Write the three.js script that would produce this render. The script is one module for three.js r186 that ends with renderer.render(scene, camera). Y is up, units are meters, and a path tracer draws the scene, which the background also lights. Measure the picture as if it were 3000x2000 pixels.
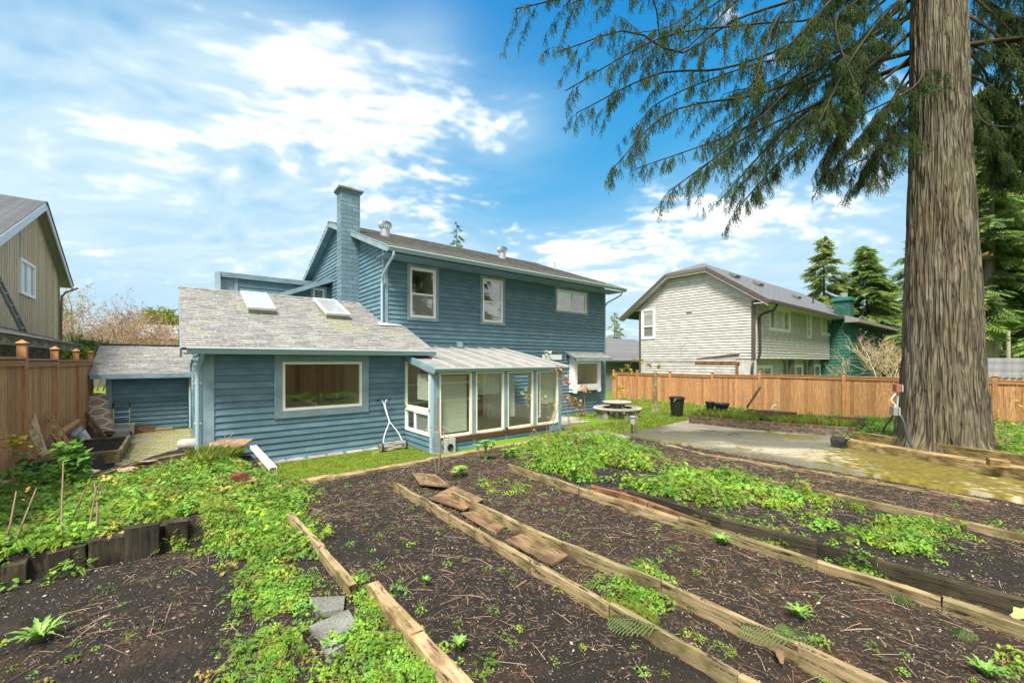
import * as THREE from 'three';
import { mergeGeometries } from 'three/addons/utils/BufferGeometryUtils.js';

// ---------- camera, sky, sun, exposure ----------
const scene = new THREE.Scene();
const camera = new THREE.PerspectiveCamera(79.15, 1.5, 0.1, 2000);
camera.position.set(0, 2.4, 0);
camera.lookAt(0.6304, 2.4, -0.7763);
camera.setViewOffset(3000, 2000, 0, -55, 3000, 2000);   // lens shifted up a little, verticals stay upright
const renderer = new THREE.WebGLRenderer({ antialias: true });
renderer.setSize(1024, 682);
renderer.toneMapping = THREE.LinearToneMapping;
renderer.toneMappingExposure = 2.6;
renderer.shadowMap.enabled = true;
const SUN = new THREE.Vector3(-0.46, 0.84, 0.30).normalize();
const sun = new THREE.DirectionalLight(new THREE.Color(1, 0.93, 0.80), 3.1);
sun.position.copy(SUN).multiplyScalar(60).add(new THREE.Vector3(8, 0, -8));
sun.target.position.set(8, 0, -8);
sun.castShadow = true; sun.shadow.radius = 32;
sun.shadow.mapSize.set(2048, 2048);
Object.assign(sun.shadow.camera, { left: -30, right: 30, top: 30, bottom: -30, near: 1, far: 140 });
scene.add(sun, sun.target);

// ---------- noise ----------
let seed = 12345;
const rnd = () => { seed |= 0; seed = seed + 0x6D2B79F5 | 0; let t = Math.imul(seed ^ seed >>> 15, 1 | seed); t = t + Math.imul(t ^ t >>> 7, 61 | t) ^ t; return ((t ^ t >>> 14) >>> 0) / 4294967296; };
const rr = (a, b) => a + (b - a) * rnd();
const pick = a => a[Math.floor(rnd() * a.length)];
const hash = (x, y, z = 0) => { let h = Math.imul(x, 374761393) + Math.imul(y, 668265263) + Math.imul(z, 2147483647 ^ 61); h = Math.imul(h ^ h >>> 13, 1274126177); return ((h ^ h >>> 16) >>> 0) / 4294967296; };
const sm = (a, b, t) => { t = Math.min(1, Math.max(0, (t - a) / (b - a))); return t * t * (3 - 2 * t); };
const lerp = (a, b, t) => a + (b - a) * t;
const TAB = new Float32Array(65536).map((_, i) => hash(i & 255, i >> 8, 77));
function vn(x, y, px = 0, py = 0, s = 0) {              // value noise, periodic when periods are given
  let i = Math.floor(x), j = Math.floor(y); const f = x - i, g = y - j, u = f * f * (3 - 2 * f), w = g * g * (3 - 2 * g);
  let i1 = i + 1, j1 = j + 1;
  if (px && px < 1e5) { i = ((i % px) + px) % px; i1 = i + 1 === px ? 0 : i + 1; j = ((j % py) + py) % py; j1 = j + 1 === py ? 0 : j + 1; }
  const o = s * 7919, J = (j * 4099 + o) & 65535, J1 = (j1 * 4099 + o) & 65535, I = i * 257, I1 = i1 * 257;
  const a = TAB[(I + J ^ (I >> 3) * 31) & 65535], b = TAB[(I1 + J ^ (I1 >> 3) * 31) & 65535], c = TAB[(I + J1 ^ (I >> 3) * 31) & 65535], d = TAB[(I1 + J1 ^ (I1 >> 3) * 31) & 65535];
  return a + (b - a) * u + (c - a + (a - b - c + d) * u) * w;
}
function fbm(x, y, o = 4, px = 1e6, py = 1e6, s = 0) { let v = 0, a = .5, t = 0; for (let k = 0; k < o; k++) { v += a * vn(x, y, px, py, s + k); t += a; x *= 2; y *= 2; px *= 2; py *= 2; a *= .5; } return v / t; }

// ---------- sky ----------
{
  const W = 2048, Hh = 1024, data = new Float32Array(W * Hh * 4);
  // cloud banks: azimuth, elevation, half widths (degrees), amount
  const banks = [[74.97,30.64,11.31,6.47,0.5],[68.79,25.82,6.47,6.09,0.7],[78.80,32.29,5.33,3.81,0.36],[54.70,29.82,6.47,3.05,0.36],[48.08,25.77,4.19,1.91,0.36],[84.39,26.56,7.59,2.67,0.16],[95.68,23.05,11.31,2.29,0.12],[15.83,18.51,6.84,2.67,0.34],[19.13,16.25,11.31,1.91,0.16],[42.00,14.86,3.43,0.84,0.66],[26.48,11.28,13.13,1.53,0.16],[58.22,36.57,2.29,3.05,0.3],[71.32,19.41,7.59,1.91,0.2],[1.76,13.81,7.59,7.59,0.3],[63.50,39.31,9.83,5.33,-0.4],[41.54,28.83,7.59,7.22,-0.45],[96.85,29.77,11.31,4.57,-0.2],[48.08,19.75,7.59,2.29,-0.3],[87.56,31.80,5.33,3.81,-0.1]];
  // thin high veil: same layout
  const veil = [[100.09,18.94,15.64,6.47,0.4],[88.76,25.32,13.50,6.47,0.44],[73.37,27.27,12.41,8.34,0.42],[93.20,14.24,25.02,5.71,0.4],[15.83,16.39,16.70,5.71,0.36],[32.63,10.01,25.02,4.19,0.4],[69.21,11.32,21.80,4.57,0.36],[77.30,33.24,7.59,4.57,0.24],[51.87,28.79,6.09,3.81,0.24],[62.60,36.82,3.43,3.81,0.2]];
  const HZ = [.53, .74, .86], MI = [.065, .43, .78], ZE = [.012, .24, .61], VE = [.66, .83, .92], WH = [1.19, 1.22, 1.23];
  const cam = Math.atan2(0.7763, 0.6304);
  for (let j = 0; j < Hh; j++) for (let i = 0; i < W; i++) {
    if (j < Hh * .5) { const o = (j * W + i) * 4; data[o] = .12; data[o + 1] = .12; data[o + 2] = .09; data[o + 3] = 1; continue; }
    const az = (i + .5) / W * 2 * Math.PI - Math.PI, el = ((j + .5) / Hh - .5) * Math.PI;
    const x = Math.cos(el) * Math.cos(az), z = Math.cos(el) * Math.sin(az), y = Math.sin(el);
    const e = Math.max(0, el * 57.2958), A = Math.atan2(-z, x) * 57.2958;
    const k = 1 / (Math.max(y, 0) + .16), qx = x * k, qz = z * k;
    const wx = fbm(qx * 1.1, qz * 1.1, 3, 0, 0, 7) - .5, wz = fbm(qx * 1.1 + 9, qz * 1.1, 3, 1e6, 1e6, 11) - .5;
    const ax = qx * .8 + qz * .6, bx = qz * .8 - qx * .6;
    let n = fbm(ax * 1.25 + wx * 1.6, bx * 2.1 + wz * 1.6, 6, 1e6, 1e6, 3);
    const fine = fbm(ax * 7 + wx * 6, bx * 13 + wz * 6, 5, 1e6, 1e6, 23);
    const front = Math.abs(((A - cam * 57.2958 + 540) % 360) - 180);
    const out = Math.max(sm(55, 85, front), sm(46, 62, e));
    let c = 0; if (out < 1) for (const [ba, be, sx, sy, am] of banks) { const da = (((A - ba + 540) % 360) - 180) * Math.cos(el) / sx, de = (e - be) / sy, q = da * da + de * de; if (q < 9) c += am * Math.exp(-q * .7); }
    let ve = 0; if (out < 1) for (const [ba, be, sx, sy, am] of veil) { const da = (((A - ba + 540) % 360) - 180) * Math.cos(el) / sx, de = (e - be) / sy, q = da * da + de * de; if (q < 9) ve += am * Math.exp(-q * .7); }
    ve = lerp(Math.min(.6, ve) * (.35 + .55 * n + .75 * fine), .72, out);
    c = lerp(c, 1.0, out);
    const wisp = 1 - Math.abs(fbm(ax * 2.6 + wx * 5, bx * 5.2 + wz * 4, 4, 0, 0, 41) - .5) * 2.6;
    const fine2 = fbm(ax * 26 + wx * 14, bx * 34 + wz * 14, 3, 0, 0, 57); let d = sm(.46, 1.15, c + (n - .5) * 1.6 + (fine - .5) * 1.15 + (fine2 - .5) * .55 + (wisp - .6) * .45 + .24);
    ve = Math.min(1, ve * (.75 + .5 * Math.max(0, wisp)) * 1.25); d *= .93 - .35 * sm(14, 2, e) * (1 - out);
    const t1 = sm(0, 24, e), t2 = sm(12, 48, e);
    const sh = .78 + .26 * sm(.32, .68, fine * .5 + fine2 * .3 + n * .2);
    const o = (j * W + i) * 4;
    for (let q = 0; q < 3; q++) data[o + q] = lerp(lerp(lerp(lerp(HZ[q], MI[q], t1), ZE[q], t2), VE[q], ve), WH[q] * sh, d) / 2.3;
    data[o + 3] = 1;
  }
  const sky = new THREE.DataTexture(data, W, Hh, THREE.RGBAFormat, THREE.FloatType);
  sky.mapping = THREE.EquirectangularReflectionMapping; sky.magFilter = sky.minFilter = THREE.LinearFilter; sky.wrapS = THREE.RepeatWrapping; sky.needsUpdate = true;
  scene.background = sky; scene.environment = sky;
}

// ---------- textures ----------
function tex(w, h, fn, srgb = true) {
  const d = new Uint8Array(w * h * 4);
  for (let j = 0; j < h; j++) for (let i = 0; i < w; i++) { const c = fn(i / w, j / h), o = (j * w + i) * 4; for (let q = 0; q < 3; q++) d[o + q] = Math.max(0, Math.min(255, (c.length ? c[q] : c) * 255)); d[o + 3] = 255; }
  const t = new THREE.DataTexture(d, w, h); t.wrapS = t.wrapT = THREE.RepeatWrapping; t.magFilter = THREE.LinearFilter; t.minFilter = THREE.LinearMipmapLinearFilter; t.generateMipmaps = true;
  if (srgb) t.colorSpace = THREE.SRGBColorSpace; t.needsUpdate = true; return t;
}
const rep = (t, x, y) => { const c = t.clone(); c.repeat.set(x, y); c.needsUpdate = true; return c; };
const grainF = (u, v) => { const w = fbm(u * 4, v * 8, 3, 4, 8, 5) * .5; return .55 * fbm(u * 4 + w, v * 64 + w * 5, 3, 4, 64, 1) + .3 * fbm(u * 8, v * 24, 3, 8, 24, 2) + .15 * vn(u * 64, v * 256, 64, 256, 3); };
const tWood = tex(512, 512, (u, v) => { const g = grainF(u, v); const c = .90 + .55 * (g - .5); return [c, c * .98, c * .95]; });
const tWeather = tex(512, 512, (u, v) => {                       // old timber: grey grain, checks, dark stains, algae
  const g = grainF(u, v), st = fbm(u * 3, v * 6, 4, 3, 6, 31), al = fbm(u * 5, v * 5, 4, 5, 5, 41), ck = sm(.36, .30, g);
  let c = [.90 + .6 * (g - .5), .85 + .6 * (g - .5), .75 + .55 * (g - .5)];
  const s = sm(.44, .7, st); c = c.map((q, k) => lerp(q, q * [.62, .6, .55][k], s * .8));
  const a = sm(.56, .75, al); c = c.map((q, k) => lerp(q, [.52, .53, .30][k] * (.6 + g * .8), a * .55));
  return c.map(q => q * (1 - .62 * ck));
});
const tWeatherB = tex(256, 256, (u, v) => grainF(u, v), false);
const tPaint = tex(512, 256, (u, v) => { const g = .9 + .12 * (fbm(u * 8, v * 32, 4, 8, 32, 1) - .5) + .22 * (fbm(u * 3, v * 3, 4, 3, 3, 9) - .5); const k = sm(.70, .8, fbm(u * 40, v * 60, 3, 40, 60, 4)); return [g - .06 * k, g - .05 * k, g - .05 * k]; });
const tGran = tex(256, 256, (u, v) => { const g = .80 + .4 * (vn(u * 128, v * 128, 128, 128, 1) - .5) + .35 * (fbm(u * 8, v * 8, 4, 8, 8, 2) - .5); return [g, g, g]; });
const tGrit = tex(512, 512, (u, v) => { const g = .82 + .3 * (vn(u * 200, v * 200, 200, 200, 1) - .5) + .5 * (fbm(u * 6, v * 6, 5, 6, 6, 2) - .5); return [g, g, g]; });
const tGritB = tex(256, 256, (u, v) => .6 * fbm(u * 16, v * 16, 4, 16, 16, 2) + .4 * vn(u * 100, v * 100, 100, 100, 5), false);
const tSoil = tex(1024, 1024, (u, v) => {
  const g = .5 * fbm(u * 40, v * 40, 4, 40, 40, 2) + .5 * vn(u * 220, v * 220, 220, 220, 3), br = fbm(u * 7, v * 7, 5, 7, 7, 8);
  const ch = sm(.80, .9, vn(u * 150, v * 95, 150, 95, 12)), lf = sm(.5, .7, br);
  let c = [.175 + .34 * (g - .42), .158 + .31 * (g - .42), .135 + .28 * (g - .42)];
  c = c.map((q, k) => lerp(q, [.40, .31, .24][k] * (.45 + g), lf * .6));
  return c.map((q, k) => lerp(q, [.55, .50, .43][k], ch * .55));
});
const tSoilB = tex(512, 512, (u, v) => .55 * fbm(u * 30, v * 30, 4, 30, 30, 2) + .45 * vn(u * 110, v * 110, 110, 110, 3), false);
const barkF = (u, v) => { const w = (fbm(u * 6, v * 5, 3, 6, 5, 4) - .5) * .05, f1 = Math.abs(fbm((u + w) * 34, v * 6, 2, 34, 6, 1) - .5) * 2, f2 = Math.abs(fbm((u + w) * 72, v * 16, 2, 72, 16, 3) - .5) * 2, f3 = fbm((u + w) * 130, v * 26, 2, 130, 26, 6); return sm(0, .30, f1) * .46 + sm(0, .36, f2) * .30 + f3 * .24; };
const tBark = tex(512, 1024, (u, v) => {
  const k = barkF(u, v), red = sm(.56, .78, fbm(u * 5, v * 4, 4, 5, 4, 21));
  const ol = sm(.5, .7, fbm(u * 3, v * 3, 4, 3, 3, 33)); const a = [.22, .195, .165], b = [.72, .69, .64], c = a.map((q, i) => lerp(q, b[i], k));
  return c.map((q, i) => lerp(lerp(q, q * [1.0, .86, .76][i], red * .5), q * [.86, .90, .66][i], ol * .28));
});
const tBarkB = tex(512, 1024, barkF, false);
const tLeaf = tex(128, 128, (u, v) => { const g = .82 + .3 * (fbm(u * 6, v * 6, 3, 6, 6, 2) - .5); return [g, g, g * .95]; });
const tGrass = tex(512, 512, (u, v) => { const g = fbm(u * 20, v * 20, 4, 20, 20, 2), h = vn(u * 180, v * 180, 180, 180, 3), y = fbm(u * 5, v * 5, 4, 5, 5, 7); return [.42 + .2 * y + .2 * (h - .5), .58 + .12 * g + .25 * (h - .5), .14 + .12 * (h - .4)]; });

const lin = (r, g, b) => new THREE.Color().setRGB(r, g, b);
const mat = (c, rough = .85, o = {}) => new THREE.MeshStandardMaterial({ color: Array.isArray(c) ? lin(...c) : c, roughness: rough, ...o });
const phys = (c, rough, o) => new THREE.MeshPhysicalMaterial({ color: lin(...c), roughness: rough, ...o });
const woodM = (c, b = .004) => mat(c, .85, { map: tWood, bumpMap: tWeatherB, bumpScale: b });
const oldM = (c, b = .007) => mat(c, .9, { map: tWeather, bumpMap: tWeatherB, bumpScale: b });
const paintM = (c, r = .55) => mat(c, r, { map: tPaint });
const MT = {
  blue: [[.130, .252, .325], [.146, .276, .352], [.116, .230, .300], [.136, .258, .322]].map(c => paintM(c, .6)),
  blueTrim: paintM([.26, .385, .455], .5), white: mat([.78, .79, .78], .45), cream: mat([.78, .78, .68], .45), gutter: mat([.25, .40, .46], .4),
  gutterLip: mat([.62, .68, .70], .4), soffit: paintM([.20, .33, .42], .7), downpipe: mat([.34, .48, .57], .4),
  block: [[.165, .27, .345], [.175, .285, .36], [.155, .255, .33]].map(c => mat(c, .75, { map: tPaint })),
  shingle: mat([1, 1, 1], .95, { map: rep(tGran, 3, 3), vertexColors: true, bumpMap: rep(tGran, 3, 3), bumpScale: .002 }),
  moss: mat([.16, .17, .035], 1, { map: rep(tGran, 2, 2) }),
  fence: [[.58, .30, .135], [.66, .35, .165], [.50, .25, .11], [.61, .325, .155], [.45, .225, .10], [.55, .30, .15]].map(c => woodM(c, .002)),
  fenceTrim: woodM([.46, .225, .10], .002),
  timber: [[.37, .315, .225], [.33, .285, .20], [.42, .36, .265], [.27, .245, .165]].map(c => oldM(c)),
  darkTimber: [[.040, .037, .030], [.062, .055, .040]].map(c => oldM(c, .012)), freshTimber: [oldM([.50, .39, .28]), oldM([.54, .43, .32])],
  concrete: mat([.46, .44, .39], .9, { map: rep(tGrit, .7, .7), bumpMap: rep(tGritB, 2, 2), bumpScale: .003 }),
  slab: mat([.25, .26, .23], .9, { map: rep(tGrit, .7, .7), bumpMap: rep(tGritB, 2, 2), bumpScale: .004 }),
  steel: mat([.62, .63, .64], .35, { metalness: .85 }), darkSteel: mat([.10, .10, .10], .5, { metalness: .6 }), galv: mat([.30, .30, .30], .5, { metalness: .3 }),
  black: mat([.016, .018, .018], .55), blackPot: mat([.028, .034, .036], .6), grey: mat([.35, .37, .38], .5), plasticWhite: mat([.75, .75, .74], .4),
  glass: phys([.93, .97, .95], .02, { transmission: 1, thickness: 0, ior: 2.6 }), glassB: phys([.93, .98, .94], .02, { transmission: 1, thickness: 0, ior: 1.7 }),
  screen: mat([.26, .25, .23], .8), interior: mat([.58, .54, .45], .9), blind: mat([.66, .70, .58], .6),
  twig: mat([.26, .17, .11], .9), bareTwig: mat([.40, .30, .22], .9),
};
MT.glass.side = MT.glassB.side = THREE.DoubleSide;

// ---------- object helpers ----------
const used = {};
const numbered = n => { const k = used[n] = (used[n] ?? -1) + 1; return k ? n + '_' + String(k).padStart(3, '0') : n; };
function tag(o, label, category, group, kind) { if (label) o.userData.label = label; if (category) o.userData.category = category; if (group) o.userData.group = group; if (kind) o.userData.kind = kind; return o; }
function thing(name, label, category, group) { const g = new THREE.Group(); g.name = numbered(name); scene.add(g); return tag(g, label, category, group); }
function part(parent, name, x = 0, y = 0, z = 0, ry = 0, rx = 0) { const g = new THREE.Group(); g.name = name; g.position.set(x, y, z); g.rotation.set(rx, ry, 0, 'YXZ'); parent.add(g); return g; }
function add(parent, name, geo, m, x = 0, y = 0, z = 0, ry = 0, rx = 0, rz = 0) {
  const o = new THREE.Mesh(geo, m); o.name = parent === scene ? numbered(name) : name; o.position.set(x, y, z); o.rotation.set(rx, ry, rz, 'YXZ'); o.castShadow = o.receiveShadow = true; parent.add(o); return o;
}
const struct = (name, geo, m) => tag(add(scene, name, geo, m), null, null, null, 'structure');
function geoOf(pos, uv, idx, col) { const g = new THREE.BufferGeometry(); g.setAttribute('position', new THREE.Float32BufferAttribute(pos, 3)); if (uv) g.setAttribute('uv', new THREE.Float32BufferAttribute(uv, 2)); if (col) g.setAttribute('color', new THREE.Float32BufferAttribute(col, 3)); if (idx) g.setIndex(idx); g.computeVertexNormals(); return g; }
function hexa(c, uo = 0, vo = 0) {                      // 8 corners (4 bottom, 4 top), flat faces, uv in metres with u along the long side
  const P = c, F = [[3, 2, 6, 7], [1, 0, 4, 5], [2, 1, 5, 6], [0, 3, 7, 4], [7, 6, 5, 4], [0, 1, 2, 3]], pos = [], uv = [], idx = [];
  F.forEach((f, k) => { const a = P[f[0]], b = P[f[1]], d = P[f[3]]; const l1 = Math.hypot(b[0] - a[0], b[1] - a[1], b[2] - a[2]), l2 = Math.hypot(d[0] - a[0], d[1] - a[1], d[2] - a[2]);
    const q = [[0, 0], [l1, 0], [l1, l2], [0, l2]]; f.forEach((n, i) => { pos.push(...P[n]); const t = l1 >= l2 ? q[i] : [q[i][1], q[i][0]]; uv.push(t[0] + uo, t[1] + vo + k * .13); });
    const o = k * 4; idx.push(o, o + 1, o + 2, o, o + 2, o + 3); });
  return geoOf(pos, uv, idx);
}
const cache = {};
function bx(L, H, D, uo) {                               // box centred in x,z standing on y=0
  const k = [L, H, D, uo].map(q => q === undefined ? '' : q.toFixed(3)).join(); if (cache[k]) return cache[k];
  const a = L / 2, d = D / 2; uo = uo ?? rnd() * 3; return cache[k] = hexa([[-a, 0, -d], [a, 0, -d], [a, 0, d], [-a, 0, d], [-a, H, -d], [a, H, -d], [a, H, d], [-a, H, d]], uo, rnd() * 3);
}
function plankGeo(L, H, D, rough = .008, seg = 0, bev = .012) {   // a worn timber along x: chamfered section, wavy edges
  const n = seg || Math.max(2, Math.ceil(L / .25)), pos = [], uv = [], idx = [], s = Math.floor(rnd() * 1e5), u0 = rnd() * 3, v0 = rnd() * 3, b = Math.min(bev, H * .3, D * .3);
  const sec = [[-D / 2, 0], [D / 2, 0], [D / 2, H - b], [D / 2 - b, H], [-D / 2 + b, H], [-D / 2, H - b]], m = sec.length;
  for (let f = 0; f < m; f++) { const A = sec[f], B = sec[(f + 1) % m], w = Math.hypot(A[0] - B[0], A[1] - B[1]);
    for (let i = 0; i <= n; i++) for (const [q, vv, id] of [[A, 0, f], [B, w, (f + 1) % m]]) { const x = -L / 2 + L * i / n, jz = (vn(i * .7 + .3, id * 7.7, 1e6, 1e6, s) - .5) * 2 * rough, jy = (vn(i * .6 + .1, id * 5.1, 1e6, 1e6, s + 9) - .5) * 2 * rough;
      pos.push(x + (i === 0 || i === n ? (hash(id, i, s) - .5) * rough * 2 : 0), q[1] + (q[1] > 0 ? jy : 0), q[0] + jz); uv.push(x + u0, vv + v0 + f * .21); }
    const o = f * (n + 1) * 2; for (let i = 0; i < n; i++) { const a = o + i * 2; idx.push(a, a + 1, a + 3, a, a + 3, a + 2); } }
  for (const [i, fl] of [[0, 0], [n, 1]]) { const o = pos.length / 3; for (let f = 0; f < m; f++) { const a = (f * (n + 1) * 2 + i * 2) * 3; pos.push(pos[a], pos[a + 1], pos[a + 2]); uv.push(sec[f][0] + v0, sec[f][1] + u0); } for (let f = 1; f < m - 1; f++) fl ? idx.push(o, o + f + 1, o + f) : idx.push(o, o + f, o + f + 1); }
  const g = geoOf(pos, uv, idx); fixWinding(g); return g;
}
function fixWinding(g) { // make faces of a convex-ish solid point away from its centre line in yz
  const p = g.attributes.position, ix = g.index.array, a = new THREE.Vector3(), b = new THREE.Vector3(), c = new THREE.Vector3(), n = new THREE.Vector3(), bb = new THREE.Box3().setFromBufferAttribute(p), ctr = bb.getCenter(new THREE.Vector3()), sz = bb.getSize(new THREE.Vector3());
  for (let i = 0; i < ix.length; i += 3) { a.fromBufferAttribute(p, ix[i]); b.fromBufferAttribute(p, ix[i + 1]); c.fromBufferAttribute(p, ix[i + 2]); n.copy(b).sub(a).cross(c.clone().sub(a)); const m = a.clone().add(b).add(c).divideScalar(3).sub(ctr); if (Math.abs(n.x) < .7 * n.length()) m.x = 0; if (n.dot(m) < 0) { const t = ix[i + 1]; ix[i + 1] = ix[i + 2]; ix[i + 2] = t; } }
  g.computeVertexNormals();
}
function tube(pts, r, seg = 8, rad = 6, r2) {            // swept round bar along points, optional taper
  const c = new THREE.CatmullRomCurve3(pts.map(p => new THREE.Vector3(...p)), false, 'centripetal'); const g = new THREE.TubeGeometry(c, seg, 1, rad, false);
  const p = g.attributes.position, q = new THREE.Vector3(); for (let i = 0; i <= seg; i++) { const P = c.getPointAt(i / seg), R = lerp(r, r2 ?? r, i / seg); for (let j = 0; j <= rad; j++) { const k = i * (rad + 1) + j; q.fromBufferAttribute(p, k).sub(P).multiplyScalar(R).add(P); p.setXYZ(k, q.x, q.y, q.z); } } return g;
}
class Sticks { constructor() { this.p = []; this.i = []; } // many thin tapered rods in one geometry
  push(pts, r, rad, r2) { const n = pts.length, o = this.p.length / 3; for (let k = 0; k < n; k++) { const a = pts[Math.max(0, k - 1)], b = pts[Math.min(n - 1, k + 1)]; let d = [b[0] - a[0], b[1] - a[1], b[2] - a[2]]; const l = Math.hypot(...d) || 1; d = d.map(q => q / l); let u = Math.abs(d[1]) < .9 ? [d[2], 0, -d[0]] : [0, -d[2], d[1]]; const m = Math.hypot(...u) || 1; u = u.map(q => q / m); const w = [d[1] * u[2] - d[2] * u[1], d[2] * u[0] - d[0] * u[2], d[0] * u[1] - d[1] * u[0]], R = lerp(r, r2 ?? r, k / (n - 1));
      for (let j = 0; j < rad; j++) { const t = j / rad * 6.2832, c = Math.cos(t) * R, s = Math.sin(t) * R; this.p.push(pts[k][0] + u[0] * c + w[0] * s, pts[k][1] + u[1] * c + w[1] * s, pts[k][2] + u[2] * c + w[2] * s); if (k) { const A = o + (k - 1) * rad + j, B = o + (k - 1) * rad + (j + 1) % rad; this.i.push(A, B, B + rad, A, B + rad, A + rad); } } } return this; }
  geo() { return geoOf(this.p, null, this.i); } }
const lathe = (pts, n = 24) => new THREE.LatheGeometry(pts.map(p => new THREE.Vector2(...p)), n);
const cyl = (r1, r2, h, n = 14) => new THREE.CylinderGeometry(r1, r2, h, n).translate(0, h / 2, 0);
const strip = g => { const o = g.index ? g.toNonIndexed() : g.clone(); for (const k of Object.keys(o.attributes)) if (!['position', 'normal', 'uv', 'color'].includes(k)) o.deleteAttribute(k); return o; };
const merge = l => mergeGeometries(l.map(g => { const o = strip(g); if (!o.attributes.uv) o.setAttribute('uv', new THREE.Float32BufferAttribute(new Float32Array(o.attributes.position.count * 2), 2)); return o; }));
function between(parent, name, a, b, H, D, m, o = {}) {  // timber from a to b ([x,y,z] at its underside)
  const dx = b[0] - a[0], dy = b[1] - a[1], dz = b[2] - a[2], L = Math.hypot(dx, dy, dz);
  return add(parent, name, o.geo ?? plankGeo(L, H, D, o.rough ?? .008, o.seg), m, (a[0] + b[0]) / 2, (a[1] + b[1]) / 2, (a[2] + b[2]) / 2, Math.atan2(-dz, dx), o.roll ?? 0, Math.asin(dy / L));
}
function instanced(parent, name, geo, m, list) {         // list of {p:[x,y,z], q or e:[rx,ry,rz], s, c}
  const o = new THREE.InstancedMesh(geo, m, list.length), M = new THREE.Matrix4(), Q = new THREE.Quaternion(), E = new THREE.Euler(), S = new THREE.Vector3(), P = new THREE.Vector3();
  list.forEach((t, i) => { if (t.q) Q.copy(t.q); else Q.setFromEuler(E.set(t.e[0], t.e[1], t.e[2], 'YXZ')); Array.isArray(t.s) ? S.set(...t.s) : S.setScalar(t.s); o.setMatrixAt(i, M.compose(P.set(...t.p), Q, S)); if (t.c) o.setColorAt(i, t.c); });
  o.name = parent === scene ? numbered(name) : name; o.castShadow = o.receiveShadow = true; o.userData.kind = 'stuff'; parent.add(o); return o;
}

// ---------- terrain: height of the yard at (x, z) ----------
function Y(x, z) {
  const v = -z, d = .6304 * x + .7763 * v;
  let y = d < 8.5 ? .3 : d < 14 ? .3 - .3 * (d - 8.5) / 5.5 : Math.max(-.12, -.02 * (d - 14));
  const w = .06 + .8 * sm(.1, .6, x);
  y += .25 * sm(5.95 - w, 5.95 + w, v) * (1 - sm(.15, 1.15, x));
  const low = x < -1.12 ? sm(11.4, 12.9, v) : x < 1.3 ? sm(-.03, .03, v - Math.min(11.4, 9.7 + (x + 1.1) * 1.24)) : sm(7.84, 7.9, v) * (1 - sm(6.3, 7.3, x));
  return y * (1 - low);
}

// ---------- ground ----------
const axis = (segs) => { const a = []; for (const [p, q, s] of segs) for (let t = p; t < q - 1e-6; t += s) a.push(t); a.push(segs[segs.length - 1][1]); return a; };
function sheet(xs, vs, h, uvS, keep) {
  const pos = [], uv = [], idx = [], nx = xs.length;
  for (const v of vs) for (const x of xs) { pos.push(x, h(x, -v), -v); uv.push(x * uvS, v * uvS); }
  for (let j = 0; j < vs.length - 1; j++) for (let i = 0; i < nx - 1; i++) { if (keep && !keep((xs[i] + xs[i + 1]) / 2, (vs[j] + vs[j + 1]) / 2)) continue; const a = j * nx + i; idx.push(a, a + 1, a + nx + 1, a, a + nx + 1, a + nx); }
  return geoOf(pos, uv, idx);
}
const inPoly = (p, x, z) => { let c = false; for (let i = 0, j = p.length - 1; i < p.length; j = i++) { const [xi, zi] = p[i], [xj, zj] = p[j]; if ((zi > z) !== (zj > z) && x < (xj - xi) * (z - zi) / (zj - zi) + xi) c = !c; } return c; };
const lumps = (x, z) => { const v = -z; const low = x < 1.3 ? 0 : sm(7.8, 7.95, v); return (1 - low) * (.05 * (fbm(x * 1.3, v * 1.3, 3, 1e6, 1e6, 4) - .5) + .045 * (fbm(x * 6, v * 6, 3, 1e6, 1e6, 6) - .5) + .02 * (vn(x * 19, v * 19, 1e6, 1e6, 8) - .5)); };
const YS = (x, z) => Y(x, z) + lumps(x, z) * (x > -1.12 && x < 1.3 && -z > Math.min(11.4, 9.7 + (x + 1.1) * 1.24) ? 0 : 1);
struct('ground', sheet(axis([[-500, -60, 55], [-60, -4, 4], [-4, 30, 1], [30, 90, 5], [90, 600, 51]]), axis([[-300, -40, 40], [-40, -6, 3], [-6, 26, 1], [26, 80, 6], [80, 600, 52]]), (x, z) => x > -4 && x < 13.5 && -z > -6 && -z < 19 ? -.2 : Math.min(-.06, Y(x, z) - .06) - (x < -2.4 ? .0 : 0), .5), mat([.42, .48, .30], .95, { map: tGrass }));
struct('garden_soil', sheet(axis([[-2.5, 7.5, .06], [7.5, 12.7, .15]]), axis([[-4.6, 6, .06], [6, 14.6, .1]]), YS, .55), mat([1, 1, 1], .97, { map: tSoil, bumpMap: tSoilB, bumpScale: .03, vertexColors: true }));
{ // bare black mulch in the near beds, red-brown needle litter in the others
  const g = scene.children[scene.children.length - 1].geometry, p = g.attributes.position, c = []; for (let i = 0; i < p.count; i++) { const x = p.getX(i), v = -p.getZ(i), m = Math.min(1, Math.max(sm(2.9, 3.2, x) * sm(5.2, 5.0, x) * .75, sm(7.6, 8.0, x), .8 * sm(2.75, 2.95, x) * sm(3.3, 3.1, x), .6 * sm(5.5, 7.4, v) * sm(1.4, 1.6, x)) * (.35 + 1.1 * fbm(x * 2.2, v * 2.2, 4, 0, 0, 71))); c.push(lerp(.27, .62, m), lerp(.225, .44, m), lerp(.17, .29, m)); } g.setAttribute('color', new THREE.Float32BufferAttribute(c, 3));
}
const lawnM = mat([.52, .58, .26], .95, { map: tGrass });
struct('lawn', sheet(axis([[1.36, 5.1, .2]]), axis([[7.92, 11.0, .2]]), (x, z) => Y(x, z) + .012, .8), lawnM);
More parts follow.
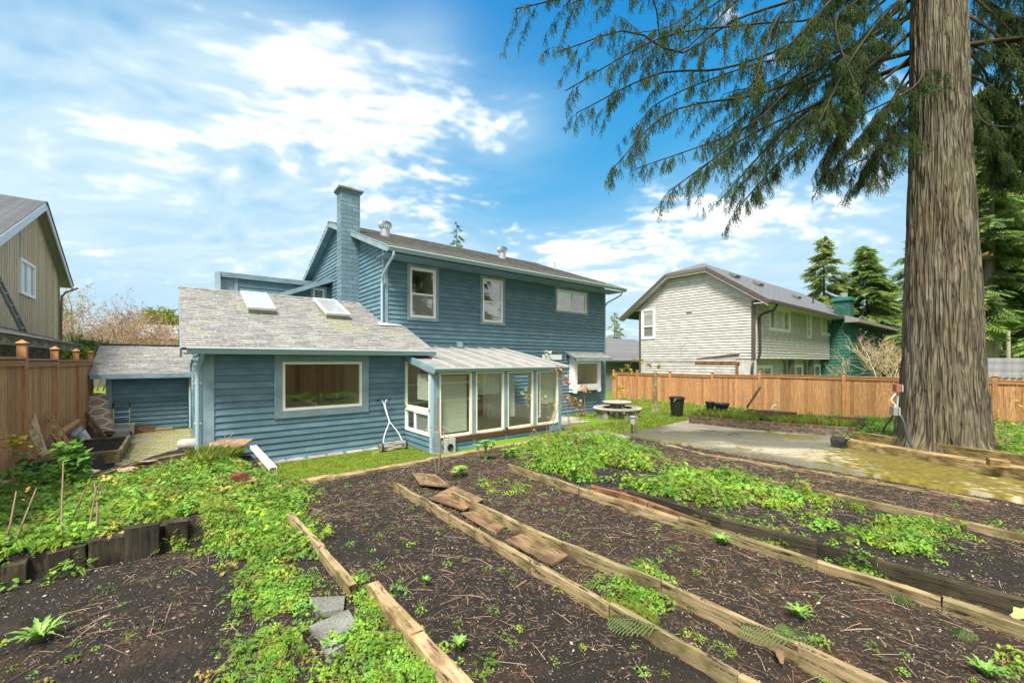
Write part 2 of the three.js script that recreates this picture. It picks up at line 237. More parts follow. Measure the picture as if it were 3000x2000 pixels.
struct('lawn', sheet(axis([[5.1, 7.2, .2], [7.2, 22.4, .4]]), axis([[7.6, 9.4, .2], [9.4, 17, .4]]), (x, z) => Y(x, z) + .014, .8, (x, v) => x > 6.6 || v > 7.95), lawnM);

// concrete pad, moss-stained
const padFront = [[10.71,-7.76],[10.28,-5.67],[9.63,-2.85],[9.62,-1.04],[9.61,0.61]], padBack = [[16.73,-8.48],[17.53,-6.32],[18.21,-3.29],[18.72,-0.84],[19.04,1.21]];
const padY = (x, z) => Y(x, z) + .065;
{
  const n = 64, m = 34, pos = [], uv = [], idx = [], at = (l, t) => { const k = Math.min(l.length - 2, Math.floor(t * (l.length - 1))), f = t * (l.length - 1) - k; return [lerp(l[k][0], l[k + 1][0], f), lerp(l[k][1], l[k + 1][1], f)]; };
  for (let i = 0; i <= n; i++) for (let j = -1; j <= m + 1; j++) { const a = at(padFront, i / n), b = at(padBack, i / n), t = Math.min(1, Math.max(0, j / m)), x = lerp(a[0], b[0], t), z = lerp(a[1], b[1], t); pos.push(x, padY(x, z) + (j < 0 || j > m ? -.25 : 0), z); uv.push((x - 6) / 14, (-z + 2) / 14); }
  const w = m + 3; for (let i = 0; i < n; i++) for (let j = 0; j < w - 1; j++) { const a = i * w + j; idx.push(a, a + w, a + 1, a + 1, a + w, a + w + 1); }
  // left end skirt
  const o = pos.length / 3; for (let j = 0; j <= m; j++) { const k = (j + 1) * 3; pos.push(pos[k], pos[k + 1], pos[k + 2], pos[k], pos[k + 1] - .25, pos[k + 2]); uv.push(j * .02, 0, j * .02, .02); } for (let j = 0; j < m; j++) { const a = o + j * 2; idx.push(a, a + 1, a + 2, a + 2, a + 1, a + 3); }
  const tPad = tex(1024, 1024, (u, v) => {
    const X = u * 14 + 6, V = v * 14 - 2, g = .5 * fbm(u * 30, v * 30, 5, 30, 30, 3) + .5 * vn(u * 300, v * 300, 300, 300, 4);
    let c = [.70 + .26 * (g - .5), .66 + .26 * (g - .5), .58 + .26 * (g - .5)];
    const dk = sm(.42, .62, fbm(u * 6, v * 6, 5, 6, 6, 5) + .16 * sm(14.5, 10.5, X) * sm(6, 3.5, V)); c = c.map((q, k) => lerp(q, q * [.60, .62, .60][k], dk));
    const zone = Math.max(sm(4.2, 1.2, V) * sm(14.4, 12.2, X), .8 * sm(1.6, .4, Math.abs(V - 4.6 - (X - 14) * .25)) * sm(11.5, 14, X), .5 * sm(.9, .2, Math.abs(X - 10.4 - (6 - V) * .02)));
    const m = sm(.57, .70, .45 * fbm(u * 9, v * 9, 5, 9, 9, 8) + .25 * vn(u * 160, v * 160, 160, 160, 2) + .38 * zone);
    const mc = lerp(.75, 1.15, vn(u * 240, v * 240, 240, 240, 9)); c = c.map((q, k) => lerp(q, [.45, .40, .085][k] * mc, m * .9));
    const cr = sm(.02, .0, Math.abs(fbm(u * 5, v * 5, 4, 5, 5, 15) - .5)) * sm(.55, .6, fbm(u * 3, v * 3, 3, 3, 3, 17)); return c.map(q => q * (1 - .5 * cr));
  });
  struct('concrete_pad', geoOf(pos, uv, idx), mat([.80, .80, .78], .92, { map: tPad, bumpMap: rep(tGritB, 30, 30), bumpScale: .004 }));
}
// path slabs beside the sunroom
struct('concrete_path', sheet(axis([[9.75, 13.2, .6]]), axis([[9.9, 12.68, .4]]), (x, z) => Y(x, z) + .03, .7, (x, v) => v > 10.9 - (x < 11 ? 1 : 0) && x < 13.6 - (12.7 - v) * .5), MT.concrete);
struct('concrete_path', hexa((() => { const p = [[8.92,-8.50], [11.14,-9.03], [10.45,-7.26], [9.31,-7.02]].map(q => [q[0], Y(q[0], q[1]) + .04, q[1]]); const lo = p.map(q => [q[0], q[1] - .1, q[2]]); return [lo[3], lo[2], lo[1], lo[0], p[3], p[2], p[1], p[0]].reverse(); })()), MT.concrete);

// ---------- building helpers ----------
function siding(w, m, o) {                              // lap boards in the wall's own frame: x along, y up, z out
  const e = o.e ?? .146, h = .02;
  const span = o.span ?? (() => [o.x0, o.x1]);
  for (let y = o.y0; y < o.y1 - .02; y += e) {
    const yt = Math.min(y + e, o.y1), a = span(y), b = span(yt); if (a[1] - a[0] < .1) continue;
    let cuts = [[0, 1]];
    for (const [hx0, hx1, hy0, hy1] of o.holes ?? []) if (yt > hy0 + .02 && y < hy1 - .02) cuts = cuts.flatMap(([p, q]) => { const L = a[1] - a[0], f0 = (hx0 - a[0]) / L, f1 = (hx1 - a[0]) / L; const r = []; if (f0 > p + .01) r.push([p, Math.min(q, f0)]); if (f1 < q - .01) r.push([Math.max(p, f1), q]); return r; });
    for (const [p, q] of cuts) { const L = a[1] - a[0], Lt = b[1] - b[0], k = m[Math.floor(rnd() * m.length)], full = q - p > .99;
      const js = L * (q - p) > 5 && full ? [p, lerp(p, q, rr(.3, .7)), q] : [p, q];
      for (let i = 0; i < js.length - 1; i++) { const xa = a[0] + L * js[i] + (i ? .001 : 0), xb = a[0] + L * js[i + 1] - .001, ta = full ? b[0] + Lt * js[i] : xa, tb = full ? b[0] + Lt * js[i + 1] : xb, t = Math.min(yt, y + e) + .012, z0 = .040 + rr(-.001, .001);
        add(w, 'siding_board', hexa([[xa, y, 0], [xb, y, 0], [xb, y, z0], [xa, y, z0], [ta, t, 0], [tb, t, 0], [tb, t, .004], [ta, t, .004]], rnd() * 3, rnd() * 3), k, 0, 0, 0, 0, 0, rr(-.0006, .0006)); } }
  }
}
function core(w, pts, holes, m, th = .12, name = 'wall_core') { // solid wall behind the boards with real openings
  const s = new THREE.Shape(pts.map(p => new THREE.Vector2(...p))); for (const [a, b, c, d] of holes ?? []) { const h = new THREE.Path(); h.moveTo(a, c); h.lineTo(a, d); h.lineTo(b, d); h.lineTo(b, c); h.closePath(); s.holes.push(h); }
  return add(w, name, new THREE.ExtrudeGeometry(s, { depth: th, bevelEnabled: false }).translate(0, 0, -th - .001), m);
}
const frameGeo = (x0, x1, y0, y1, t, d, z = 0) => merge([bx(x1 - x0, t, d).clone().translate((x0 + x1) / 2, y0, z), bx(x1 - x0, t, d).clone().translate((x0 + x1) / 2, y1 - t, z), bx(y1 - y0 - 2 * t, t, d).clone().rotateZ(Math.PI / 2).translate(x0 + t, (y0 + y1) / 2, z), bx(y1 - y0 - 2 * t, t, d).clone().rotateZ(Math.PI / 2).translate(x1, (y0 + y1) / 2, z)]);
// casing (optional) + sash frames + panes; panes = [[x0,x1,y0,y1,isScreen]] in 0..1 of the opening
function windowUnit(parent, name, x0, x1, y0, y1, zf, o = {}) {
  const g = part(parent, name, 0, 0, zf), c = o.casing ?? .1, fm = o.frame ?? MT.white, t = o.t ?? .055;
  if (c) add(g, 'casing', frameGeo(x0, x1, y0, y1, c, .05, .028), o.casingM ?? MT.blueTrim);
  const a = x0 + c, b = x1 - c, p = y0 + c, q = y1 - c;
  add(g, 'frame', frameGeo(a + .001, b - .001, p + .001, q - .001, t, .07, .005), fm);
  const ia = a + t, ib = b - t, ip = p + t, iq = q - t;
  for (const [u0, u1, w0, w1, sc] of o.panes ?? [[0, 1, 0, 1]]) {
    const X0 = lerp(ia, ib, u0), X1 = lerp(ia, ib, u1), Y0 = lerp(ip, iq, w0), Y1 = lerp(ip, iq, w1), r = .032;
    if ((o.panes ?? []).length > 1) add(g, 'sash', frameGeo(X0, X1, Y0, Y1, r, .045, sc ? .012 : -.006), fm);
    add(g, 'pane', new THREE.PlaneGeometry(X1 - X0 - .01, Y1 - Y0 - .01), o.glass ?? MT.glass, (X0 + X1) / 2, (Y0 + Y1) / 2, sc ? .003 : -.012);
    if (sc) add(g, 'insect_screen', bx(X1 - X0 - 2 * r, Y1 - Y0 - 2 * r, .004).clone(), MT.screen, (X0 + X1) / 2, Y0 + r, -.02);
  }
  if (o.room) add(g, 'reveal', roomBox(a, b, p, q, o.room), o.roomM ?? MT.interior);
  return g;
}
function roomBox(a, b, p, q, d) { const g = new THREE.BoxGeometry(b - a, q - p, d); const ix = [...g.index.array]; ix.splice(24, 6); g.setIndex(ix.map((v, i) => ix[i - i % 3 + [0, 2, 1][i % 3]])); g.computeVertexNormals(); return g.translate((a + b) / 2, (p + q) / 2, -d / 2 - .05); }
const shCols = [[.20, .20, .20], [.235, .23, .22], [.17, .17, .17], [.26, .255, .24], [.215, .21, .19], [.25, .245, .19], [.235, .23, .15]].map((c, i) => c.map((q, k) => q * 1.75 * [.965, .98, 1.0][k]));
const shGeo = shCols.map(c => [.30, .33, .27].map(w => { const g = hexa([[-w / 2, 0, -.002], [w / 2, 0, -.002], [w / 2, 0, .012], [-w / 2, 0, .012], [-w / 2, .19, -.004], [w / 2, .19, -.004], [w / 2, .19, .0], [-w / 2, .19, .0]].map(([x, y, z]) => [x, y, z]), rnd(), rnd()); const n = g.attributes.position.count, col = []; for (let i = 0; i < n; i++) col.push(...c); g.setAttribute('color', new THREE.Float32BufferAttribute(col, 3)); return g; }));
// roof slope: group g in own frame (x along eave, y up slope, z normal). single = rows laid as separate shingles
function shingles(g, L, len, o = {}) {
  const e = o.e ?? .142, rest = []; let left = o.single ?? 0, row = 0;
  for (let y = -.03; y < len - .03; y += e, row++) {
    let x = (o.x0 ?? 0) - .02 - rr(0, .28); const xr = o.xr ? o.xr(y) : L, xl = o.xl ? o.xl(y) : 0;
    while (x < xr) {
      const wi = Math.floor(rnd() * 3), w = [.30, .33, .27][wi], a = Math.max(x, xl - .02), b = Math.min(x + w - .004, xr + .02);
      if (b - a > .04 && !(o.skip && o.skip((a + b) / 2, y))) {
        let ci = Math.floor(rnd() * 5); const n = fbm(x * .9 + 3, y * .9, 4, 1e6, 1e6, o.seed ?? 1) + (o.lichen ? o.lichen(x, y) : 0); if (n > .66 && rnd() < .6) ci = 5; if (n > .8 && rnd() < .5) ci = 6;
        const geo = shGeo[ci][wi], sx = (b - a) / w, px = (a + b) / 2, pz = rr(0, .003);
        if (left > 0) { left--; const s = add(g, 'shingle', geo, MT.shingle, px, y, pz, 0, 0, rr(-.008, .008)); s.scale.set(sx, 1, 1); }
        else rest.push(geo.clone().scale(sx, 1, 1).translate(px, y + rr(-.004, .004), pz));
      }
      x += w;
    }
  }
  if (rest.length) tag(add(g, 'shingle_field', merge(rest), MT.shingle), null, null, null, 'stuff');
  add(g, 'roof_deck', o.deck ?? new THREE.BoxGeometry(L, len, .05).translate(L / 2, len / 2, -.032), o.deckM ?? MT.soffit);
}
function slope(parent, name, x, y, v, s, len, ry = 0) { return part(parent, name, x, y, -v, ry, -Math.PI / 2 + Math.atan(s)); }

// ---------- the blue house ----------
const H = thing('blue_house', 'blue lap-sided house with grey shingle roofs, tall block chimney and glazed sunroom', 'house');
{
  // main block: back wall (faces the garden)
  const W1 = [5.85,5.58,7.01,3.72], W2 = [8.76,5.57,9.92,3.74], W3 = [12.67,5.59,14.82,4.46];
  const inner = (w, c) => [w[0] + c, w[2] - c, w[3] + c, w[1] - c];
  const bw = part(H, 'back_wall', 0, 0, -12.7);
  const bay = [13.62, 15.5, 1.15, 2.4];
  const holes = [W1, W2, W3].map(w => inner(w, .1)).concat([bay]);
  siding(bw, MT.blue, { x0: 5.2, x1: 16.05, y0: -.2, y1: 5.62, holes: holes });
  core(bw, [[5.12, -.3], [16.1, -.3], [16.1, 5.7], [5.12, 5.7]], holes, MT.blue[0]);
  for (const x of [5.16, 16.07]) add(bw, 'corner_board', bx(.1, 5.95, .045), MT.blueTrim, x, -.3, .022);
  const dbl = [[0, 1, .455, 1, 0], [0, 1, 0, .49, 1]];
  windowUnit(bw, 'window', W1[0], W1[2], W1[3], W1[1], .012, { panes: dbl, room: 3.6 });
  windowUnit(bw, 'window', W2[0], W2[2], W2[3], W2[1], .012, { panes: dbl, room: 3.6 });
  windowUnit(bw, 'window', W3[0], W3[2], W3[3], W3[1], .012, { panes: [[0, .52, 0, 1, 1], [.48, 1, 0, 1, 0]], room: 3.6 });
  // left gable wall (faces -x): its own x runs from the back wall away from the garden
  const gw = part(H, 'gable_wall', 5.12, 0, -12.7, -Math.PI / 2);
  const gTop = t => 5.7 + .373 * Math.min(t + .8, 10.9 - t) + .05;
  const gSpan = y => { const k = Math.max(0, (y - 6.02) / .373); return [-9.98 + Math.max(0, k), -.1 - Math.max(0, k)]; };
  // local +x points towards the garden after the turn, so the wall spans x from -10 to 0
  siding(gw, MT.blue, { y0: 2.6, y1: 7.75, span: gSpan });
  core(gw, [[-10, -.3], [0, -.3], [0, 5.95], [-5, 7.85], [-10, 5.95]], null, MT.blue[1]);
  add(gw, 'corner_board', bx(.1, 3.6, .045), MT.blueTrim, -.052, 2.4, .022);
  // far walls close the block
  core(part(H, 'side_wall', 16.1, 0, -12.7, Math.PI / 2), [[0, -.3], [10, -.3], [10, 5.95], [5, 7.85], [0, 5.95]], null, MT.blue[1]);
  core(part(H, 'front_wall', 0, 0, -22.7), [[5.12, -.3], [16.1, -.3], [16.1, 5.7], [5.12, 5.7]], null, MT.blue[1]);
  // main roof
  const s = .373, len = 6.0 / Math.cos(Math.atan(s)), r1 = slope(H, 'main_roof', 4.80, 5.78, 11.75, s);
  shingles(r1, 11.6, len, { seed: 3, skip: (x, y) => false });
  const r2 = part(H, 'main_roof', 16.4, 5.78, -23.75, Math.PI, -Math.PI / 2 + Math.atan(s)); shingles(r2, 11.6, len, { seed: 4, e: .3 });
  add(H, 'ridge_cap', merge(Array.from({ length: 46 }, (_, i) => { const g = shGeo[i % 5][0]; return [g.clone().scale(.5, .9, 1).rotateZ(Math.PI / 2).rotateX(-Math.PI / 2 + .36).translate(4.95 + i * .25, 8.03, -17.70), g.clone().scale(.5, .9, 1).rotateZ(Math.PI / 2).rotateX(-Math.PI / 2 - .36).translate(4.95 + i * .25, 8.03, -17.80)]; }).flat()), MT.shingle);
  // rake boards on the left gable
  const ra = Math.atan(s);
  between(H, 'rake_board', [4.81, 5.60, -11.74], [4.81, 7.83, -17.74], .19, .035, MT.blueTrim, { rough: .001 });
  between(H, 'rake_board', [4.81, 5.60, -23.76], [4.81, 7.83, -17.76], .19, .035, MT.blueTrim, { rough: .001 });
  between(H, 'rake_board', [16.41, 5.60, -11.74], [16.41, 7.83, -17.74], .19, .035, MT.blueTrim, { rough: .001 });
  add(H, 'soffit', hexa([[4.84, 5.60, -12.68], [16.38, 5.60, -12.68], [16.38, 5.60, -11.83], [4.84, 5.60, -11.83], [4.84, 5.625, -12.68], [16.38, 5.625, -12.68], [16.38, 5.625, -11.83], [4.84, 5.625, -11.83]]), MT.soffit);
  const gut = (p, n, x0, x1, y, v, h = .12) => { const g = part(p, n, 0, 0, 0); add(g, 'trough', hexa([[x0, y, -v], [x1, y, -v], [x1, y, -v + .08], [x0, y, -v + .08], [x0, y + h, -v], [x1, y + h, -v], [x1, y + h, -v + .125], [x0, y + h, -v + .125]]), MT.gutter); add(g, 'lip', bx(x1 - x0 + .01, .022, .02), MT.gutterLip, (x0 + x1) / 2, y + h - .018, -v + .128); };
  gut(H, 'gutter', 4.80, 16.42, 5.63, 11.75);
  // downspouts
  add(H, 'downspout', tube([[4.98, 5.64, -11.68], [4.98, 5.50, -11.70], [4.97, 5.42, -11.85], [4.99, 5.02, -12.55], [5.01, 4.90, -12.64], [5.01, 4.5, -12.66], [5.01, 3.60, -12.66]], .04, 26, 8), MT.downpipe);
  add(H, 'downspout', tube([[16.2, 5.64, -11.7], [16.2, 5.52, -11.72], [16.16, 5.2, -12.5], [16.15, 5.1, -12.7], [16.15, 0, -12.72]], .035, 24, 8), MT.downpipe);
  // turbine vents and pipe on the roof
  for (const [x, v, k] of [[6.42, 15.9, 1], [12.6, 16.3, 1]]) { const y = 5.78 + s * (v - 11.75), t = part(H, 'roof_vent', x, y, -v);
    add(t, 'collar', cyl(.17, .2, .34, 20), MT.galv, 0, -.08, 0);
    const fins = []; for (let i = 0; i < 18; i++) { const a = i / 18 * 6.2832, p = [[.10, .27], [.2, .31], [.25, .41], [.21, .52], [.08, .58]].map(([r, h], q) => [Math.cos(a + q * .07) * r, h, Math.sin(a + q * .07) * r]); const P = [], ix = []; p.forEach(([px, py, pz], q) => { const n = a + .35; P.push(px, py, pz, px + Math.cos(n) * .028 - Math.sin(n) * .03, py, pz + Math.sin(n) * .028 + Math.cos(n) * .03); if (q) ix.push(q * 2 - 2, q * 2 - 1, q * 2 + 1, q * 2 - 2, q * 2 + 1, q * 2); }); fins.push(geoOf(P, null, ix)); }
    add(t, 'turbine', merge([...fins, lathe([[.0, .6], [.09, .59], [.1, .57]], 18), cyl(.11, .15, .29, 16)]), MT.galv); }
  add(H, 'vent_pipe', cyl(.035, .035, .45, 10), MT.galv, 15.2, 5.78 + s * 3.4, -15.2);
  // chimney: painted blocks, flashing, stone cap
  const ch = part(H, 'chimney', 4.80, 0, -15.26);
  { const w = .66, d = .5; let r = 0; for (let y = 3.9; y < 8.42; y += .152, r++) { const hh = .140, o = r % 2 ? .0 : .14;
      for (let x = -w / 2 - (r % 2 ? 0 : .2); x < w / 2 - .01; x += .4) { const a = Math.max(-w / 2, x), b = Math.min(w / 2, x + .388); if (b - a < .03) continue; add(ch, 'block', bx(b - a, hh, d, .1 * Math.floor(rnd() * 20)), pick(MT.block), (a + b) / 2, y, rr(-.002, .002)); } }
    add(ch, 'mortar_core', bx(w - .024, 4.55, d - .024), MT.block[0], 0, 3.87, 0);
    add(ch, 'cap', plankGeo(.84, .09, .68, .015, 6, .03), mat([.20, .20, .17], .95, { map: tGrit }), 0, 8.42, 0); add(ch, 'cap', plankGeo(.74, .05, .6, .012, 5, .02), MT.block[0], 0, 8.36, 0);
    add(ch, 'moss', new THREE.IcosahedronGeometry(1, 3).scale(.36, .035, .26), MT.moss, .02, 8.505, 0); add(ch, 'flashing', hexa([[.33, 6.72, -.26], [.75, 6.76, -.26], [.75, 6.66, .42], [.33, 6.62, .42], [.33, 6.98, -.2], [.75, 6.98, -.2], [.75, 6.70, .44], [.33, 6.66, .44]]), MT.gutterLip);
    add(ch, 'flashing', bx(.72, .05, .56), MT.gutterLip, -.01, 4.42, .02); }
  // ----- single-storey extension -----
  const ew = part(H, 'extension_wall', 0, 0, -11.02), PW = [1.76,2.53,3.97,1.03];
  const ph = [PW[0] + .17, PW[2] - .17, PW[3] + .17, PW[1] - .17];
  siding(ew, MT.blue, { x0: .62, x1: 5.04, y0: .03, y1: 2.6, holes: [ph] }); core(ew, [[.44, -.3], [5.05, -.3], [5.05, 2.66], [.44, 2.66]], [ph], MT.blue[0]);
  add(ew, 'corner_board', bx(.19, 2.75, .045), MT.blueTrim, .53, -.1, .024);
  windowUnit(ew, 'window', PW[0], PW[2], PW[3], PW[1], .012, { casing: .17, frame: MT.cream, t: .06, room: 5.2, glass: phys([.72, .76, .70], .015, { transmission: 1, thickness: 0, ior: 2.7 }) });
  add(ew, 'foundation', bx(4.5, .32, .08), MT.concrete, 2.75, -.3, .02);
  const el = part(H, 'extension_wall', .44, 0, -11.02, -Math.PI / 2); siding(el, MT.blue, { x0: -6.8, x1: -.13, y0: -.1, y1: 2.6 }); core(el, [[-6.9, -.3], [0, -.3], [0, 2.66], [-4, 4.2], [-6.9, 3]], null, MT.blue[1]);
  add(el, 'corner_board', bx(.12, 2.75, .045), MT.downpipe, -.062, -.1, .026);
  core(part(H, 'extension_wall', 5.0, 0, -11.02, Math.PI / 2), [[0, -.3], [1.7, -.3], [1.7, 3.2], [0, 2.6]], null, MT.blue[1]);
  core(part(H, 'extension_wall', 0, 0, -17.9), [[.44, -.3], [5.1, -.3], [5.1, 3], [.44, 3]], null, MT.blue[1]);
  const es = .4018, er = slope(H, 'extension_roof', .07, 2.66, 10.52, es), el2 = 4.88;
  shingles(er, 5.63, el2, { single: 300, seed: 7, xr: y => y > 2.42 ? 5.07 : 5.63, lichen: (x, y) => .20 * Math.exp(-((x - 4.7) ** 2) / 1.1 - ((y - 1.7) ** 2) / 1.6) + .2 * Math.exp(-((x - 1.9) ** 2) / .5 - ((y - 2.1) ** 2) / .35) + .22 * Math.exp(-((x - 3.6) ** 2) / .4 - ((y - 2.1) ** 2) / .35) - .05, deck: merge([new THREE.BoxGeometry(5.63, 2.3, .05).translate(2.815, 1.15, -.032), new THREE.BoxGeometry(5.03, 2.6, .05).translate(2.515, 3.6, -.032)]) });
  const er2 = part(H, 'extension_roof', 5.1, 3.06, -18.45, Math.PI, -Math.PI / 2 + Math.atan(es)); shingles(er2, 5.03, 3.66, { e: .25, seed: 9 });
  add(H, 'ridge_cap', merge(Array.from({ length: 20 }, (_, i) => [1, -1].map(k => shGeo[i % 5][0].clone().scale(.45, .9, 1).rotateZ(Math.PI / 2).rotateX(-Math.PI / 2 + .38 * k).translate(.2 + i * .25, 4.475, -15.05 + .06 * k))).flat()), MT.shingle);
  between(H, 'rake_board', [.06, 2.47, -10.53], [.06, 4.27, -15.05], .19, .035, MT.blueTrim, { rough: .001 }); between(H, 'rake_board', [.06, 2.9, -18.4], [.06, 4.27, -15.05], .19, .035, MT.blueTrim, { rough: .001 });
  gut(H, 'gutter', .15, 5.70, 2.53, 10.52, .13);
  add(H, 'soffit', bx(5.5, .02, .42), MT.soffit, 2.85, 2.53, -10.80);
  add(H, 'downspout', tube([[.36, 2.55, -10.50], [.40, 2.50, -10.62], [.38, 2.35, -10.86], [.34, 2.2, -10.98], [.34, 1.9, -10.99], [.34, .05, -10.99]], .045, 24, 8), MT.downpipe);
  for (const yy of [1.05, 1.9]) add(H, 'pipe_strap', bx(.12, .03, .07), MT.gutterLip, .34, yy, -11.0);
  add(H, 'downspout', tube([[.40, 2.4, -17.5], [.36, 2.2, -17.9], [.36, .1, -17.95]], .04, 10, 8), MT.downpipe);
  // skylights on the extension roof
  for (const [x0, x1, s0, s1] of [[1.41, 2.01, 2.64, 4.25], [3.36, 4.0, 2.6, 4.2]]) { const k = part(er, 'skylight', 0, 0, 0); const w = x1 - x0, h = s1 - s0;
    add(k, 'curb', new THREE.BoxGeometry(w, h, .14).translate((x0 + x1) / 2, (s0 + s1) / 2, .07), mat([.34, .36, .24], .7, { map: tGrit })); add(k, 'skylight_frame', frameGeo(x0 - .03, x1 + .03, s0 - .03, s1 + .03, .06, .07, .165), MT.gutterLip);
    add(k, 'skylight_pane', new THREE.BoxGeometry(w - .05, h - .05, .03).translate((x0 + x1) / 2, (s0 + s1) / 2, .165), phys([.42, .44, .47], .12, { clearcoat: 1, clearcoatRoughness: .05 })); }
  add(H, 'roof_flashing', hexa([[4.85, 3.56, -12.6], [5.6, 3.52, -12.62], [5.6, 3.50, -12.5], [4.85, 3.48, -12.45], [4.85, 3.59, -12.6], [5.6, 3.55, -12.62], [5.6, 3.52, -12.5], [4.85, 3.505, -12.45]]), MT.gutterLip);
  // ----- rear wing and entry bump seen over the extension ridge -----
  const wg = part(H, 'wing_wall', 0, 0, -20.75); siding(wg, MT.blue, { x0: 1.98, x1: 5.1, y0: 4.1, y1: 5.86, e: .2 }); core(wg, [[1.9, 0], [5.1, 0], [5.1, 5.8], [1.9, 5.8]], null, MT.blue[0]); add(wg, 'corner_board', bx(.12, 1.9, .05), MT.blueTrim, 1.93, 4, .03);
  add(H, 'wing_roof', hexa([[1.3, 5.82, -20.7], [5.1, 5.82, -20.7], [5.1, 5.82, -20.6], [1.3, 5.82, -20.6], [1.3, 6.05, -20.7], [5.1, 6.05, -20.7], [5.1, 6.02, -20.58], [1.3, 6.02, -20.58]]), MT.blueTrim);
  add(H, 'wing_roof', hexa([[1.3, 5.9, -21.4], [5.1, 5.9, -21.4], [5.1, 5.95, -20.7], [1.3, 5.95, -20.7], [1.3, 6.0, -21.3], [5.1, 6.0, -21.3], [5.1, 6.05, -20.7], [1.3, 6.05, -20.7]]), MT.soffit);
  between(H, 'rake_board', [1.28, 4.1, -20.2], [1.28, 5.95, -20.65], .12, .2, MT.blueTrim, { rough: .001 });
  add(H, 'wing_eave_end', bx(.62, 1.9, .06), MT.blueTrim, 1.62, 4.0, -20.8); core(part(H, 'wing_wall', 1.9, 0, -21, -Math.PI / 2), [[-4, 0], [0, 0], [0, 5.8], [-4, 5.8]], null, MT.blue[1]);
  const bp = part(H, 'entry_wall', 0, 0, -18.6), BW = [4.30,5.50,4.94,4.65];
  siding(bp, MT.blue, { x0: 3.6, x1: 5.1, y0: 3.9, y1: 5.2, holes: [[BW[0] + .1, BW[2] - .1, BW[3], BW[1] - .1]] }); core(bp, [[3.5, 0], [5.1, 0], [5.1, 5.5], [3.5, 4.9]], [[BW[0] + .1, BW[2] - .1, BW[3] + .1, BW[1] - .1]], MT.blue[0]);
  windowUnit(bp, 'window', BW[0], BW[2], BW[3], BW[1], .012, { room: .5 });
  add(H, 'entry_roof', hexa([[3.2, 4.88, -19.9], [5.12, 5.72, -19.9], [5.12, 5.72, -18.2], [3.2, 4.88, -18.2], [3.2, 5.06, -19.9], [5.12, 5.90, -19.9], [5.12, 5.90, -18.2], [3.2, 5.06, -18.2]]), MT.blueTrim);
  add(H, 'downspout', tube([[3.3, 4.9, -18.15], [3.4, 4.75, -18.15], [3.7, 4.55, -18.4], [3.75, 4.2, -18.5]], .045, 14, 8), MT.gutterLip);
  // ----- sunroom -----
  const SX = 5.05, SE = 9.68, SV = 9.41, sf = part(H, 'sunroom_front', 0, 0, -SV);
  siding(sf, MT.blue, { x0: 5.2, x1: 9.58, y0: -.12, y1: .3, e: .14 }); core(sf, [[5.06, -.3], [9.66, -.3], [9.66, .34], [5.06, .34]], null, MT.blue[0]);
  add(sf, 'sill_board', plankGeo(3.62, .12, .04, .002), woodM([.10, .048, .022]), 7.27, .265, .045);
  for (const [x, w] of [[5.14, .15], [6.29, .11], [7.40, .11], [8.535, .11], [9.62, .12]]) add(sf, 'post', bx(w, 2.36, .1), MT.blueTrim, x, -.28, -.02);
  add(sf, 'sill_post', bx(.07, .16, .05), woodM([.10, .048, .022]), 7.40, .30, .05);
  [[5.225, 6.23], [6.35, 7.34], [7.46, 8.475], [8.595, 9.555]].forEach(([a, b], i) => {
    const w = windowUnit(sf, 'window', a, b, .4, 2.08, -.02, { casing: 0, frame: MT.cream, t: .05, glass: MT.glassB });
    if (i === 0 || i === 3 || i === 2) { const g = []; const x0 = i === 2 ? a + .07 : i === 3 ? a + .27 : a + .07, x1 = i === 2 ? a + .38 : b - .09, yb = i === 3 ? 1.05 : i === 2 ? .75 : .5; for (let y = yb; y < 2.0; y += .026) g.push(new THREE.BoxGeometry(x1 - x0, .0025, .022).rotateX(.55).translate((x0 + x1) / 2, y, -.1)); add(w, 'blind', merge(g), MT.blind); }
    if (i === 3) add(w, 'sash', frameGeo(a + .05, a + .24, .62, 2.03, .04, .04, -.05), MT.white);
    if (i === 1) { const g = []; for (let y = 1.45; y < 2.0; y += .026) g.push(new THREE.BoxGeometry(b - a - .14, .0025, .02).rotateX(.5).translate((a + b) / 2, y, -.1)); add(w, 'blind', merge(g), MT.blind); } });
  add(sf, 'head_board', bx(4.62, .06, .12), MT.blueTrim, 7.36, 2.075, -.02);
  const sl = part(H, 'sunroom_side', SX, 0, -SV, -Math.PI / 2);
  siding(sl, MT.blue, { x0: -1.58, x1: -.1, y0: -.1, y1: .43, e: .14 }); core(sl, [[-1.6, -.3], [0, -.3], [0, .44], [-1.6, .44]], null, MT.blue[0]);
  add(sl, 'post', bx(.1, 2.3, .08), MT.downpipe, -.06, -.2, 0);
  windowUnit(sl, 'window', -1.58, -.12, .44, 1.06, 0, { casing: 0, t: .05, panes: [[0, .42, 0, 1, 0], [.38, 1, 0, 1, 1]] });
  { const g = part(sl, 'window', 0, 0, 0); const bar = (x0, y0, x1, y1, t) => { const L = Math.hypot(x1 - x0, y1 - y0); return bx(L, t, .07).clone().rotateZ(Math.atan2(y1 - y0, x1 - x0)).translate((x0 + x1) / 2, (y0 + y1) / 2, 0); };
    add(g, 'frame', merge([bar(-1.58, 1.06, -.12, 1.06, .09), bar(-1.53, 1.06, -1.53, 2.42, .1), bar(-.12, 1.06, -.12, 2.09, .05), bar(-1.58, 2.40, -.1, 2.06, .05)]), MT.cream);
    add(g, 'pane', new THREE.ShapeGeometry(new THREE.Shape([[-1.54, 1.1], [-.14, 1.1], [-.14, 2.08], [-1.54, 2.4]].map(p => new THREE.Vector2(...p)))), MT.glassB);
    const b = []; for (let y = 1.35; y < 2.03; y += .026) b.push(new THREE.BoxGeometry(.85, .0025, .022).rotateX(.5).translate(-.62, y, -.09)); add(g, 'blind', merge(b), MT.blind); }
